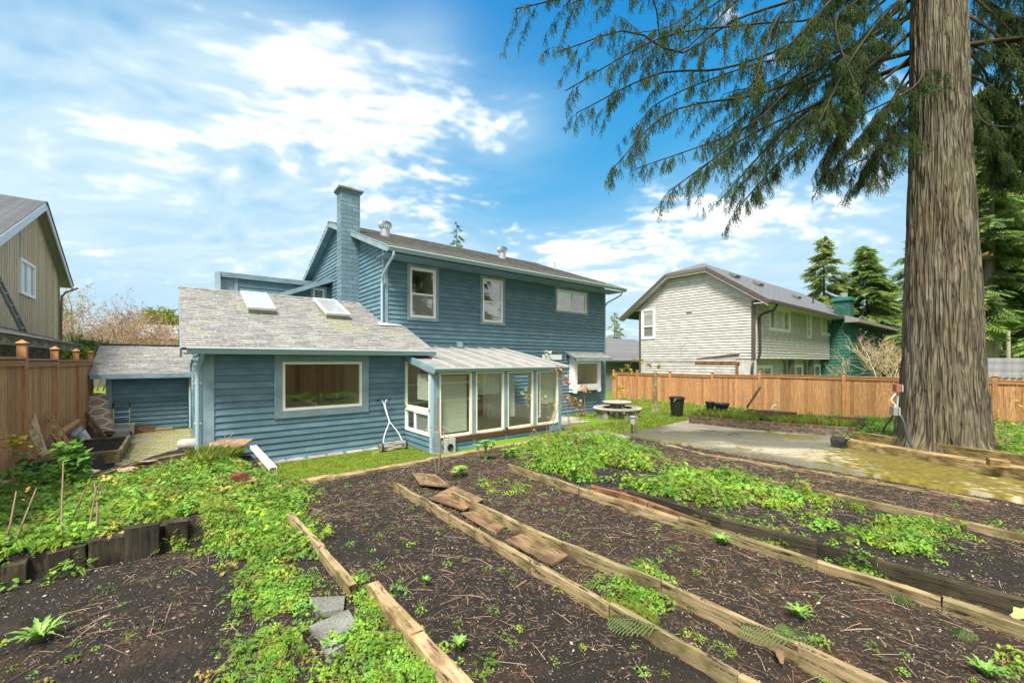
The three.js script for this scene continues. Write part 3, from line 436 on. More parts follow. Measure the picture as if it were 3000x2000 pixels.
  const rl = Math.hypot(3.55, .70), sr = part(H, 'sunroom_roof', 4.98, 2.19, -9.2, 0, -Math.PI / 2 + Math.atan2(.66, 3.5));
  const panelM = [[.56, .55, .52], [.48, .47, .44], [.62, .61, .57]].map(c => phys(c, .6, { map: tGrit, transmission: .7, thickness: 0 }));
  const xs = [0, .62, 1.25, 1.88, 2.5, 3.1, 3.7, 4.25, 4.84]; for (let i = 0; i < 8; i++) { add(sr, 'roof_panel', bx(xs[i + 1] - xs[i] - .015, rl - .02, .022).clone(), panelM[i % 3], (xs[i] + xs[i + 1]) / 2, 0, 0); }
  for (const x of xs) add(sr, 'roof_rib', bx(.035, rl, .045).clone(), mat([.42, .43, .41], .6), x, 0, .022);
  for (const y of [1.2, 2.4]) add(sr, 'purlin', bx(4.8, .05, .06), MT.cream, 2.42, y, -.06);
  gut(H, 'gutter', 4.98, 9.86, 2.10, 9.28, .1);
  add(H, 'rake_board', hexa([[4.96, 2.06, -9.22], [5.0, 2.06, -9.22], [5.0, 2.40, -11.0], [4.96, 2.40, -11.0], [4.96, 2.24, -9.22], [5.0, 2.24, -9.22], [5.0, 2.58, -11.0], [4.96, 2.58, -11.0]].map((p, i, a) => a[[3, 2, 1, 0, 7, 6, 5, 4][i]])), MT.blueTrim);
  core(part(H, 'sunroom_side', SE, 0, -SV, Math.PI / 2), [[0, -.3], [3.28, -.3], [3.28, 2.6], [0, 2.05]], [[1.5, 2.9, .8, 1.9]], MT.cream, .08);
  // inside the sunroom: floor, timber wall, bench, white door
  add(H, 'sunroom_floor', bx(4.5, .08, 3.2), mat([.5, .44, .33], .7), 7.35, .28, -11.05);
  add(H, 'inner_wall', bx(4.5, 2.36, .03), mat([.66, .56, .38], .8), 7.35, .3, -12.55); const ib = [woodM([.46, .25, .10]), woodM([.52, .29, .12])]; for (let i = 0; i < 11; i++) add(H, 'inner_board', bx(2.6, .185, .03), ib[i % 2], 7.55, .36 + i * .19, -12.51);
  add(H, 'inner_door', bx(.9, 2.05, .05), MT.white, 9.2, .36, -12.49); add(H, 'inner_shelf', bx(3.0, .06, .35), MT.cream, 6.9, 1.02, -12.3); add(H, 'inner_shelf', bx(3.0, .05, .35), MT.cream, 6.9, 1.6, -12.35);
  add(H, 'inner_curtain', new THREE.PlaneGeometry(.8, 1.9, 24, 1), mat([.62, .66, .58], .9), 8.9, 1.3, -11.9); { const p = H.children[H.children.length - 1].geometry.attributes.position; for (let i = 0; i < p.count; i++) p.setZ(i, .05 * Math.sin(p.getX(i) * 40)); H.children[H.children.length - 1].geometry.computeVertexNormals(); }
  // ----- box bay at the right end -----
  const by = part(H, 'bay_window', 0, 0, -12.44); windowUnit(by, 'window', 13.62, 15.42, 1.12, 2.44, 0, { casing: .14, casingM: MT.white, frame: MT.white, t: .06, glass: MT.glassB, room: .9 });
  add(by, 'bay_side', bx(.06, 1.6, .28), MT.white, 13.60, .98, -.13); add(by, 'bay_side', bx(.06, 1.6, .28), MT.white, 15.44, .98, -.13); add(by, 'bay_sill', bx(1.9, .08, .32), MT.white, 14.52, 1.04, -.12); add(by, 'bay_leg', bx(.2, .2, .06), MT.white, 13.7, .94, .02); add(by, 'bay_leg', bx(.2, .2, .06), MT.white, 15.34, .94, .02);
  const br = slope(H, 'bay_roof', 13.3, 2.50, 11.98, .38); shingles(br, 2.45, .8, { seed: 12, e: .16 }); add(H, 'rake_board', bx(2.45, .14, .03), MT.blueTrim, 14.52, 2.38, -11.97);
  // fittings on the wall
  { const x = 12.12, y = 2.76, l = part(H, 'floodlight', x, y, -12.66); add(l, 'base', cyl(.06, .06, .04, 14).rotateX(Math.PI / 2), MT.plasticWhite); for (const k of [-1, 1]) add(l, 'lamp_head', lathe([[.0, -.01], [.035, 0], [.04, .07], [.085, .16], [.08, .17]], 16), MT.plasticWhite, k * .07, 0, .05, k * .5, 1.9); }
  add(H, 'conduit', tube([[12.25, 2.78, -12.65], [13.2, 2.8, -12.65], [13.3, 2.72, -12.65], [13.31, 2.3, -12.65]], .014, 20, 6), MT.blueTrim);
  add(H, 'wall_vent', hexa([[7.72, 2.86, -12.68], [7.94, 2.86, -12.68], [7.94, 2.86, -12.54], [7.72, 2.86, -12.54], [7.72, 3.08, -12.68], [7.94, 3.08, -12.68], [7.94, 3.02, -12.58], [7.72, 3.02, -12.58]]), MT.blueTrim);
  add(H, 'wall_panel', bx(1.15, .22, .03), MT.white, 12.5, 2.42, -12.66);
}

// ---------- small blue shed beside the house ----------
{
  const s = thing('shed', 'low blue lap-sided shed with grey shingle roof beside the orange fence', 'shed');
  const w = part(s, 'wall', 0, 0, -18.3); siding(w, MT.blue, { x0: -1.6, x1: .3, y0: .12, y1: 1.9, e: .15 }); core(w, [[-1.74, -.2], [.34, -.2], [.34, 1.95], [-1.74, 1.95]], null, MT.blue[0]);
  add(w, 'corner_board', bx(.14, 1.95, .05), MT.blueTrim, -1.68, -.05, .03); add(w, 'base_board', bx(2, .14, .05), mat([.10, .14, .10], .9, { map: tGrit }), -.65, -.02, .02);
  core(part(s, 'wall', -1.74, 0, -18.3, -Math.PI / 2), [[-4.2, -.2], [0, -.2], [0, 1.95], [-2.2, 2.75], [-4.2, 1.95]], null, MT.blue[1]);
  const r = slope(s, 'roof', -2.08, 1.96, 17.85, .385); shingles(r, 2.5, 2.75, { single: 110, seed: 21, lichen: () => -.02 }); const r2 = part(s, 'roof', .42, 1.96, -22.95, Math.PI, -Math.PI / 2 + Math.atan(.385)); shingles(r2, 2.5, 2.75, { e: .3 });
  add(s, 'fascia', bx(2.46, .14, .04), MT.blueTrim, -.83, 1.82, -17.84);
}
// ---------- fences ----------
// run of posts (x,z), boards, top rail and cap; base and top heights along it
function fence(label, posts, base, top, face, o = {}) {
  const f = thing('wooden_fence', label, 'fence');
  posts.forEach(([x, z, cap], i) => { const b = base(x, z) - .1; if (cap !== 0) { add(f, 'post', bx(.115, top(x, z) - b + (o.over ?? .15), .115), pick(MT.fence), x, b, z, Math.PI / 2); add(f, 'post_cap', lathe([[.0, .055], [.1, .0], [.1, -.03], [.0, -.03]].reverse(), 4), MT.fenceTrim, x, top(x, z) + (o.over ?? .15) + .03, z, Math.PI / 4); }
    if (i === posts.length - 1) return; const [X, Z] = posts[i + 1], L = Math.hypot(X - x, Z - z), n = Math.max(1, Math.round((L - .11) / .138)), ry = Math.atan2(-(Z - z), X - x), yt = (top(x, z) + top(X, Z)) / 2;
    const sx = (X - x) / L, sz = (Z - z) / L, w = (L - .11) / n;
    for (let k = 0; k < n; k++) { const t = .055 + (k + .5) * w, px = x + sx * t, pz = z + sz * t, b = base(px, pz); add(f, 'fence_board', bx(w - .011, yt - b - .02 + rr(-.006, .0), .018, .3 * (k % 7)), pick(MT.fence), px + face[0] * rr(-.003, .003), b + .02, pz + face[1] * rr(-.003, .003), ry); }
    add(f, 'rail', bx(L - .115, .1, .035), MT.fenceTrim, (x + X) / 2 + face[0] * .028, yt - .12, (z + Z) / 2 + face[1] * .028, ry); add(f, 'cap_rail', bx(L - .115, .035, .12), pick(MT.fence), (x + X) / 2, yt, (z + Z) / 2, ry);
    if (o.kick) add(f, 'kick_board', bx(L - .115, .14, .035), MT.fenceTrim, (x + X) / 2 + face[0] * .03, base((x + X) / 2, (z + Z) / 2) + .02, (z + Z) / 2 + face[1] * .03, ry); });
  return f;
}
fence('orange cedar fence beside the rolled rug and scrap boards', [-6.2, -8.7, -11.1, -13.6, -16.1, -18.5].map(z => [-2.12, z]), (x, z) => z > -9.6 ? .5 : z > -13 ? .18 : .02, (x, z) => 2.42 - .05 * sm(-11, -13, z), [1, 0], { over: .26, kick: 1 });
fence('long orange cedar fence behind the brick planter and bin', [17.0, 15.2, 12.96, 10.5, 8.16, 4.82, 2.6, .56, -1.6, -4.6].map(v => [22.5, -v]), () => -.14, (x, z) => -z > 8.3 ? 1.58 : 1.68, [-1, 0], { over: .13 });
fence('cedar fence closing the far end of the garden beds', [-2.1, .4, 2.9, 5.4, 7.9, 10.4, 12.9, 15.4].map(x => [x, 4.4]), () => .28, () => 2.2, [0, -1], { over: .14 });

// ---------- neighbour with beige board siding ----------
{
  const n = thing('beige_house', 'tall house with weathered beige vertical siding and steep gable', 'house'), X = -3.9;
  const pk = 21.6, s = .475, hw = 4.0, ev = 5.95, wl = part(n, 'gable_wall', X, 0, 0, Math.PI / 2);          // own x runs away from the garden (+v)
  const top = t => 7.85 - Math.abs(t - pk) * s; const bm = [[.62, .475, .33], [.66, .51, .36], [.56, .43, .295], [.70, .55, .40], [.64, .45, .30]].map(c => woodM(c, .006));
  core(wl, [[15.6, 0], [25.6, 0], [25.6, top(25.6)], [pk, top(pk)], [15.6, top(15.6)]], null, bm[2]);
  const Wd = [19.99,21.71,4.52,5.67];
  for (let t = 15.7; t < 25.55; t += .235) { const w = .195, a = t, b = t + w, cut = b > Wd[0] && a < Wd[1]; const put = (y0, ya, yb) => add(wl, 'siding_board', hexa([[a, y0, 0], [b, y0, 0], [b, y0, .03], [a, y0, .03], [a, ya, 0], [b, yb, 0], [b, yb, .03], [a, ya, .03]], rnd() * 3, rnd() * 3), pick(bm)); if (cut) { put(2.2, Wd[2] + .02, Wd[2] + .02); put(Wd[3] - .02, top(a), top(b)); } else put(2.2, top(a), top(b)); }
  add(wl, 'patch_board', hexa([[20.0, 5.4, .031], [20.25, 5.4, .031], [20.25, 5.4, .045], [20.0, 5.4, .045], [20.0, 7.05, .031], [20.25, 7.15, .031], [20.25, 7.15, .045], [20.0, 7.05, .045]]), woodM([.52, .50, .46]));
  windowUnit(wl, 'window', Wd[0], Wd[1], Wd[2], Wd[3], .03, { casing: 0, t: .07, panes: [[0, .42, 0, 1, 1], [.42, 1, 0, 1, 0]], room: .6, roomM: mat([.6, .62, .64], .8) });
  add(wl, 'corner_board', bx(.14, 5.9, .05), woodM([.30, .19, .12]), 25.55, 0, .03);
  add(wl, 'bracket_lamp', lathe([[0, .1], [.05, .08], [.11, -.12], [.0, -.12]].reverse(), 12), mat([.18, .10, .07], .6), 17.2, 5.25, .12);
  const roofN = mat([.13, .14, .155], .9, { map: rep(tGran, 2, 2) });
  const o = .32, plane = (v0, y0, v1, y1, nm) => { const L = -14; const g = part(n, nm, 0, 0, 0); const th = .12; add(g, 'deck', hexa([[L, y0, -v0], [X + o, y0, -v0], [X + o, y1, -v1], [L, y1, -v1], [L, y0 + th, -v0], [X + o, y0 + th, -v0], [X + o, y1 + th, -v1], [L, y1 + th, -v1]]), roofN); return g; };
  const rA = part(n, 'roof', X + o - 10, top(15.0) + .12, -15.0, 0, -Math.PI / 2 + Math.atan(s)); for (let i = 0; i < 50; i++) add(rA, 'shingle_course', bx(10.0, .16, .012).clone(), mat([1, 1, 1].map(() => 0).map((_, k) => [.12, .13, .148][k] * (.85 + .3 * hash(i, 3))), .9, { map: rep(tGran, 2, 2) }), 5, i * .146, 0);
  add(rA, 'deck', new THREE.BoxGeometry(9.9, 7.25, .06).translate(5, 3.65, -.04), roofN);
  add(n, 'roof', hexa([[-14, top(26.4), -26.4], [X + o, top(26.4), -26.4], [X + o, 7.85, -pk], [-14, 7.85, -pk], [-14, top(26.4) + .13, -26.4], [X + o, top(26.4) + .13, -26.4], [X + o, 7.98, -pk], [-14, 7.98, -pk]].map((p, i, a) => a[[3, 2, 1, 0, 7, 6, 5, 4][i]])), mat([.34, .33, .27], .9));
  between(n, 'barge_board', [X + o, top(15) - .16, -15.0], [X + o, 7.68, -pk], .24, .04, mat([.62, .66, .72], .6), { rough: .002 }); between(n, 'barge_board', [X + o, top(26.4) - .14, -26.4], [X + o, 7.70, -pk], .22, .04, mat([.55, .56, .62], .6), { rough: .002 });
  between(n, 'drip_edge', [X + o + .02, top(26.4) + .1, -26.4], [X + o + .02, 7.95, -pk], .06, .05, mat([.10, .028, .085], .5), { rough: .001 });
  add(n, 'downspout', tube([[X + .5, top(26.2) - .1, -26.2], [X + .12, 5.2, -25.7], [X + .1, 5, -25.65], [X + .1, 2, -25.65]], .04, 14, 6), mat([.16, .12, .10], .5));
  add(n, 'wall_core', bx(9, 5.6, 9.9), bm[2], -8.6, 0, -20.6);
  // outbuilding along the boundary
  const ob = thing('outbuilding', 'grey board outbuilding with worn shingle eave just over the fence', 'outbuilding'), gb = [[.46, .47, .47], [.5, .51, .50], [.43, .44, .45]].map(c => oldM(c, .004)), ow = part(ob, 'wall', -2.75, 0, 0, Math.PI / 2);
  for (let y = 0; y < 2.7; y += .27) add(ow, 'wall_board', hexa([[10, y, 0], [18.4, y, 0], [18.4, y, .03], [10, y, .03], [10, y + .28, 0], [18.4, y + .28, 0], [18.4, y + .28, .012], [10, y + .28, .012]], rnd(), rnd()), pick(gb)); core(ow, [[10, 0], [18.4, 0], [18.4, 2.75], [10, 2.75]], null, gb[0]);
  add(ow, 'fascia', bx(8.9, .2, .04), oldM([.36, .37, .33]), 14.3, 2.68, .35); const orf = part(ob, 'roof', -2.35, 2.88, -9.8, Math.PI / 2, -Math.PI / 2 + .3); shingles(orf, 9.0, 2.4, { seed: 31, e: .17, deckM: oldM([.36, .35, .32]) });
  core(part(ob, 'wall', 0, 0, -18.4, Math.PI), [[2.75, 0], [6, 0], [6, 3.4], [2.75, 2.75]], null, gb[1]);
  const sb = thing('storage_shelf', 'pale trellis box with weathered plank standing against the grey outbuilding', 'shelf'); add(sb, 'plank', plankGeo(1.6, .14, .3, .01), oldM([.40, .34, .20]), -2.42, 2.28, -9.4, Math.PI / 2); add(sb, 'panel', bx(1.7, .16, .1), mat([.62, .63, .62], .8), -2.45, 2.45, -9.5, Math.PI / 2); add(sb, 'leg', bx(.06, 2.3, .06), oldM([.3, .28, .2]), -2.42, 0, -9.9);
  const ld = thing('ladder', 'aluminium ladder leaning on the beige gable wall', 'ladder'); for (const k of [0, .45]) between(ld, 'rail', [-3.4, 2.9, -18.3 - k], [-3.8, 5.0, -16.6 - k], .03, .07, MT.galv, { rough: .001 }); for (let i = 0; i < 7; i++) { const t = i / 7 + .06; add(ld, 'rung', bx(.45, .03, .035), MT.galv, lerp(-3.4, -3.8, t), lerp(2.9, 5.0, t), lerp(-18.52, -16.82, t), Math.PI / 2); }
}
// ---------- grey neighbour on the right ----------
{
  const n = thing('grey_house', 'pale grey lap-sided house with clipped gable and dark brown trim', 'house'), X = 25, V0 = 9.27, V1 = 16.6;
  const gm = [[.62, .615, .59], [.64, .635, .61], [.60, .595, .57]].map(c => paintM(c, .7)), brown = mat([.085, .065, .058], .6), roofC = mat([.19, .205, .23], .9, { map: rep(tGran, 2, 2) });
  const g = part(n, 'gable_wall', X, 0, 0, -Math.PI / 2), sp = y => { if (y < 5.72) return [-V1, -V0]; const k = y - 5.72; return [-V1 - .75 + k * 1.5 + .2, -V0 + .75 - k * 1.60 - .2]; };
  const gw = [-16.40, -15.56, 3.94, 5.81];
  siding(g, gm, { y0: 2.5, y1: 7.75, e: .165, span: y => { const a = sp(y); return [Math.min(a[0], -14.4), Math.max(a[1], -11.9)]; }, holes: [[gw[0] + .08, gw[1] - .08, gw[2] + .08, gw[3] - .08]] });
  core(g, [[-V1, -.3], [-V0, -.3], [-V0, 5.72], [-11.9, 7.85], [-14.4, 7.85], [-V1, 6.1]], null, gm[0]);
  siding(g, gm, { y0: -.1, y1: 2.3, e: .165, span: () => [-V1, -10.3] }); add(g, 'belt_board', bx(6.2, .12, .06), gm[0], -13.4, 2.34, .03); add(g, 'bent_flashing', hexa([[-12.6, 2.5, .0], [-10.1, 2.78, .0], [-10.1, 2.78, .14], [-12.6, 2.5, .10], [-12.6, 2.54, 0], [-10.1, 2.84, 0], [-10.1, 2.84, .14], [-12.6, 2.54, .10]]), mat([.34, .33, .31], .7)); add(g, 'rotten_board', bx(2.6, .14, .04), oldM([.30, .16, .09]), -11.4, 2.18, .05); add(g, 'corner_board', bx(.14, 2.4, .06), oldM([.28, .15, .08]), -10.25, -.1, .03);
  add(g, 'corner_board', bx(.2, 3.25, .06), brown, -V0 - .1, 2.48, .04); add(g, 'corner_board', bx(.14, 5.6, .06), brown, -V1 - .04, .1, .03);
  windowUnit(g, 'window', gw[0] - .12, gw[1] + .1, gw[2] - .1, gw[3] + .1, .02, { casing: .1, casingM: MT.white, panes: [[0, 1, .4, 1, 0], [0, 1, 0, .4, 1]], room: .5, roomM: mat([.2, .24, .26], .8) });
  add(g, 'wall_vent', bx(.36, .06, .04), brown, -13.1, 5.35, .03); add(g, 'cable', tube([[-13.6, 2.45, .03], [-13.62, 3.0, .03], [-13.55, 3.3, .03], [-13.3, 3.42, .03]], .02, 12, 5), MT.grey);
  // long side wall
  const w = part(n, 'side_wall', 0, 0, -V0), E = 46, wins = [[26.83, 30.34, 4.14, 5.63], [33.6, 34.55, 3.91, 5.71], [36.91, 39.44, 4.25, 5.72], [41.84, 44.47, 4.3, 5.72]];
  siding(w, gm, { y0: 2.5, y1: 5.85, x0: X + .1, x1: E, e: .165, holes: wins.map(q => [q[0] + .1, q[1] - .1, q[2] + .1, q[3] - .1]) }); core(w, [[X, 2.48], [E, 2.48], [E, 5.9], [X, 5.9]], null, gm[0]);
  windowUnit(w, 'window', ...wins[0], .01, { casing: .12, casingM: MT.white, panes: [[0, .25, 0, 1, 1], [.25, .72, 0, 1, 0], [.72, 1, 0, 1, 1]], room: .4 }); windowUnit(w, 'window', ...wins[1], .01, { casing: .1, casingM: MT.white, panes: [[0, 1, .68, 1, 0], [0, 1, .34, .68, 0], [0, 1, 0, .34, 0]], room: .4 });
  windowUnit(w, 'window', ...wins[2], .01, { casing: .14, casingM: MT.white, panes: [[0, .5, 0, 1, 0], [.5, 1, 0, 1, 1]], room: .4 }); windowUnit(w, 'window', ...wins[3], .01, { casing: .14, casingM: MT.white, panes: [[0, .5, 0, 1, 0], [.5, 1, 0, 1, 1]], room: .4 });
  const lw = part(n, 'lower_wall', 0, 0, -V0 - .6); siding(lw, gm, { x0: X, x1: E, y0: -.1, y1: 2.45, e: .165 }); core(lw, [[X, -.3], [E, -.3], [E, 2.5], [X, 2.5]], null, gm[1]);
  for (const [a, b] of [[26.47, 29.01], [32.04, 34.8], [36.16, 38.95], [40.29, 43.5]]) windowUnit(lw, 'window', a, b, .9, 2.1, .04, { casing: .12, casingM: MT.white, panes: [[0, .5, 0, 1, 0], [.5, 1, 0, 1, 1]], room: .05 });
  for (const x of [31.3, 35.4]) add(n, 'post', bx(.5, 2.7, .2), brown, x, -.2, -V0 - .2); add(n, 'jetty_soffit', bx(E - X, .06, .6), gm[2], (X + E) / 2, 2.44, -V0 - .3);
  // roof: two slopes and a small clipped end
  const RH = 8.75, RV = 13.1, ex = X - .45, rx = X + 1.7;
  const tri = (l) => { const p = [], uv = [], ix = []; l.forEach(([x, y, v]) => { p.push(x, y, -v); uv.push(x * .5, v * .5); }); for (let i = 1; i < l.length - 1; i++) ix.push(0, i, i + 1); return geoOf(p, uv, ix); };
  add(n, 'roof', tri([[ex, 5.62, 8.45], [E + .5, 5.62, 8.45], [E + .5, RH, RV], [rx, RH, RV], [ex, 8.0, 11.9]]), roofC); add(n, 'roof', tri([[ex, 8.0, 14.4], [rx, RH, RV], [E + .5, RH, RV], [E + .5, 5.4, 18], [ex, 5.4, 18.0]]), roofC); add(n, 'roof', tri([[ex, 8.0, 11.9], [rx, RH, RV], [ex, 8.0, 14.4]]), roofC);
  between(n, 'barge_board', [ex, 5.40, -8.45], [ex, 7.78, -11.9], .22, .05, brown, { rough: .002 }); between(n, 'barge_board', [ex, 5.2, -18], [ex, 7.78, -14.4], .22, .05, brown, { rough: .002 }); between(n, 'barge_board', [ex, 7.78, -11.86], [ex, 7.78, -14.44], .22, .05, mat([.14, .115, .10], .7), { rough: .004 });
  add(n, 'gutter', bx(E - ex + .5, .16, .14), brown, (E + ex) / 2 + .2, 5.48, -8.4); add(n, 'soffit', bx(E - ex, .04, .75), gm[0], (E + ex) / 2, 5.5, -8.85);
  add(n, 'soffit', hexa([[ex, 5.34, -8.5], [X, 5.34, -8.5], [X, 7.7, -11.9], [ex, 7.7, -11.9], [ex, 5.4, -8.5], [X, 5.4, -8.5], [X, 7.76, -11.9], [ex, 7.76, -11.9]]), gm[0]); add(n, 'soffit', hexa([[ex, 5.2, -18], [X, 5.2, -18], [X, 7.7, -14.4], [ex, 7.7, -14.4], [ex, 5.26, -18], [X, 5.26, -18], [X, 7.76, -14.4], [ex, 7.76, -14.4]].map((p, i, a) => a[[3, 2, 1, 0, 7, 6, 5, 4][i]])), gm[0]); add(n, 'soffit', bx(.45, .04, 2.5), gm[0], X - .22, 7.7, -13.15);
  add(n, 'downspout', tube([[25.6, 5.5, -8.42], [25.5, 5.2, -8.5], [25.2, 4.9, -9.1], [25.22, 4.5, -9.16], [25.22, 2.6, -9.18], [25.1, 2.3, -9.4], [24.9, 2.1, -9.4], [24.9, 0, -9.4]], .07, 30, 8), mat([.035, .03, .028], .5));
  for (const [x, v] of [[27.8, 11.6], [30.5, 11.2], [36, 10.6], [43, 10.2]]) add(n, 'roof_vent', bx(.7, .16, .5), mat([.15, .16, .15], .8), x, 5.62 + (v - 8.45) * .673 + .05, -v, 0, .55);
  add(n, 'vent_pipe', cyl(.06, .06, .5, 8), MT.darkSteel, 39, 6.9, -10.3);
  // garage with dark roof behind
  const q = thing('garage', 'garage with dark grey shingle roof between the blue and grey houses', 'garage'); core(part(q, 'wall', 0, 0, -21), [[24, -.3], [40, -.3], [40, 2.3], [24, 2.3]], null, mat([.28, .31, .30], .8)); const qr = part(q, 'roof', 22.5, 2.35, -20.6, 0, -Math.PI / 2 + .42); for (let i = 0; i < 32; i++) add(qr, 'shingle_course', bx(15, .19, .014).clone(), mat([.205, .21, .225].map(c => c * (.85 + .3 * hash(i, 8))), .9, { map: rep(tGran, 2, 2) }), 7.5, i * .17, 0); add(qr, 'deck', new THREE.BoxGeometry(15, 5.5, .05).translate(7.5, 2.7, -.035), roofC); add(q, 'gutter', bx(15.2, .14, .12), brown, 30, 2.24, -20.56); add(qr, 'roof_vent', bx(.5, .4, .12).clone(), MT.grey, 4.6, 4.4, .02);
}
// ---------- green house and other far buildings ----------
{
  const n = thing('green_house', 'dark green lap-sided house with green block chimney behind the bare magnolia', 'house'), gm = [paintM([.022, .155, .115], .7), paintM([.026, .17, .125], .7)];
  const w = part(n, 'wall', 0, 0, -8.0); const XX = [39.06, 65.09]; siding(w, gm, { x0: XX[0], x1: XX[0] + 26, y0: -.2, y1: 5.2, e: .24 }); core(w, [[XX[0], -.3], [XX[0] + 26, -.3], [XX[0] + 26, 5.2], [XX[0], 5.2]], null, gm[0]);
  const pw = part(n, 'side_wall', XX[0], 0, -8.0, -Math.PI / 2); siding(pw, gm, { x0: -8, x1: 0, y0: -.2, y1: 5.2, e: .24 }); core(pw, [[-8, -.3], [0, -.3], [0, 5.2], [-8, 5.2]], null, gm[0]);
  add(n, 'roof', hexa([[XX[0] - .6, 5.2, -8.2], [XX[0] + 26, 5.2, -8.2], [XX[0] + 26, 5.2, -7.4], [XX[0] - .6, 5.2, -7.4], [XX[0] - .6, 5.75, -8.2], [XX[0] + 26, 5.75, -8.2], [XX[0] + 26, 5.45, -7.4], [XX[0] - .6, 5.45, -7.4]]), mat([.24, .23, .22], .9));
  const ch = part(n, 'chimney', 39.6, 0, -8.5); add(ch, 'stack', bx(1.1, 6.9, 1), mat([.02, .135, .105], .7, { map: tGrit })); add(ch, 'cap', bx(1.35, .25, 1.2), mat([.02, .16, .12], .7), 0, 6.9); add(ch, 'pot', cyl(.25, .25, .4, 12), MT.galv, 0, 7.15);
  const c = thing('cottage', 'cream cottage with pale grey roof beyond the shed', 'house'), P = [-1.03,3.52,-44.64], Q = [1.97,3.39,-37.04];
  const cw = part(c, 'wall', 0, 0, P[2]); core(cw, [[P[0] - 2, -.3], [P[0] + 9, -.3], [P[0] + 9, 4.2], [P[0] - 2, 4.2]], null, mat([.62, .52, .36], .8)); windowUnit(cw, 'window', P[0] - .9, P[0] + 1.4, 2.6, 4.1, .01, { casing: .16, casingM: MT.white, panes: [[0, .5, 0, 1, 1], [.5, 1, 0, 1, 0]], room: .05 }); const cr = part(c, 'roof', P[0] - 2.6, 4.15, P[2] + .6, 0, -Math.PI / 2 + .36); for (let i = 0; i < 16; i++) add(cr, 'shingle_course', bx(12.5, .26, .012).clone(), mat([.30, .30, .31].map(k => k * (.9 + .2 * hash(i, 5))), .9), 6.2, i * .24, 0);
  const t = thing('white_roofed_house', 'distant pale house with white bargeboards beyond the topiary', 'house'), A = [-8.02,4.22,-58.04]; core(part(t, 'wall', 0, 0, A[2], .5), [[A[0] - 3, -.3], [A[0] + 4, -.3], [A[0] + 4, 4.0], [A[0] - 3, 5.4]], null, mat([.42, .38, .33], .8)); between(t, 'barge_board', [A[0] - 4, 6.6, A[2] + .3], [A[0] + 5, 4.2, A[2] - 4], .35, .1, MT.white, { rough: .002 }); add(t, 'chimney', bx(1.6, 3, 1.2), mat([.45, .24, .17], .9, { map: tGrit }), A[0] - 3, 5, A[2] - 2);
  const r = thing('garden_store', 'low store with grey shingle roof and lattice edge over the fence beside the cedar', 'shed'), R = [36.38,1.80,-1.38]; const rs = part(r, 'roof', 25.4, 1.72, 2.0, -Math.PI / 2, -Math.PI / 2 + .38); for (let i = 0; i < 12; i++) add(rs, 'shingle_course', bx(9.5, .2, .014).clone(), mat([.27, .27, .28].map(k => k * (.8 + .4 * hash(i, 15))), .9, { map: rep(tGran, 2, 2) }), 1, i * .17, 0); add(rs, 'deck', new THREE.BoxGeometry(9.5, 2.1, .05).translate(1, 1.05, -.04), mat([.34, .34, .35], .9)); core(part(r, 'wall', 26.2, 0, 6, -Math.PI / 2), [[-1, -.3], [9, -.3], [9, 1.9], [-1, 1.9]], null, mat([.3, .28, .24], .8));
  for (let i = 0; i < 30; i++) add(r, 'lattice_slat', bx(.03, .2, .02), mat([.40, .36, .28], .8), 22.9, 1.68, 3.4 - i * .16, Math.PI / 2, 0, .5);
}

// ---------- trees ----------
const leafM = (c, t = .3) => phys(c, .8, { transmission: t, thickness: 0, side: THREE.DoubleSide, specularIntensity: .25 });
function flat(list) { const p = [], ix = []; for (const l of list) { const o = p.length / 3; for (const q of l) p.push(...q); for (let i = 1; i < l.length - 1; i++) ix.push(o, o + i, o + i + 1); } return geoOf(p, null, ix); }
// hanging cedar spray, one metre long, drooping along -y
function cedarSpray(s) {
  seed = s; const L = []; const strand = (x0, y0, z0, len, ax, az) => { let p = [x0, y0, z0]; const n = 5; for (let i = 0; i < n; i++) { const t = i / n, q = [p[0] + (ax * (1 - t * .7) + rr(-.02, .02)) * len / n, p[1] - len / n * (.55 + t * .5), p[2] + (az * (1 - t * .7) + rr(-.02, .02)) * len / n], w = .026 * (1 - t * .6), a = rr(0, 3.14), wx = Math.cos(a) * w, wz = Math.sin(a) * w;
      L.push([[p[0] - wx, p[1], p[2] - wz], [p[0] + wx, p[1], p[2] + wz], [q[0] + wx * .8, q[1], q[2] + wz * .8], [q[0] - wx * .8, q[1], q[2] - wz * .8]]);
      for (const k of [-1, 1]) { const l = len * .2 * rr(.6, 1.3), b = a + 1.57 * k + rr(-.5, .5); L.push([p, [p[0] + Math.cos(b) * l * .5 - .014, p[1] - l * .45, p[2] + Math.sin(b) * l * .5], [p[0] + Math.cos(b) * l, p[1] - l * .95, p[2] + Math.sin(b) * l], [p[0] + Math.cos(b) * l * .5 + .018, p[1] - l * .6, p[2] + Math.sin(b) * l * .5 + .012]]); }
      p = q; } };
  strand(0, 0, 0, 1, .25, 0); strand(.05, -.12, 0, .7, .5, .4); strand(.03, -.2, .02, .6, -.35, -.35); return flat(L);
}
const sprays = [cedarSpray(11), cedarSpray(12), cedarSpray(13)];
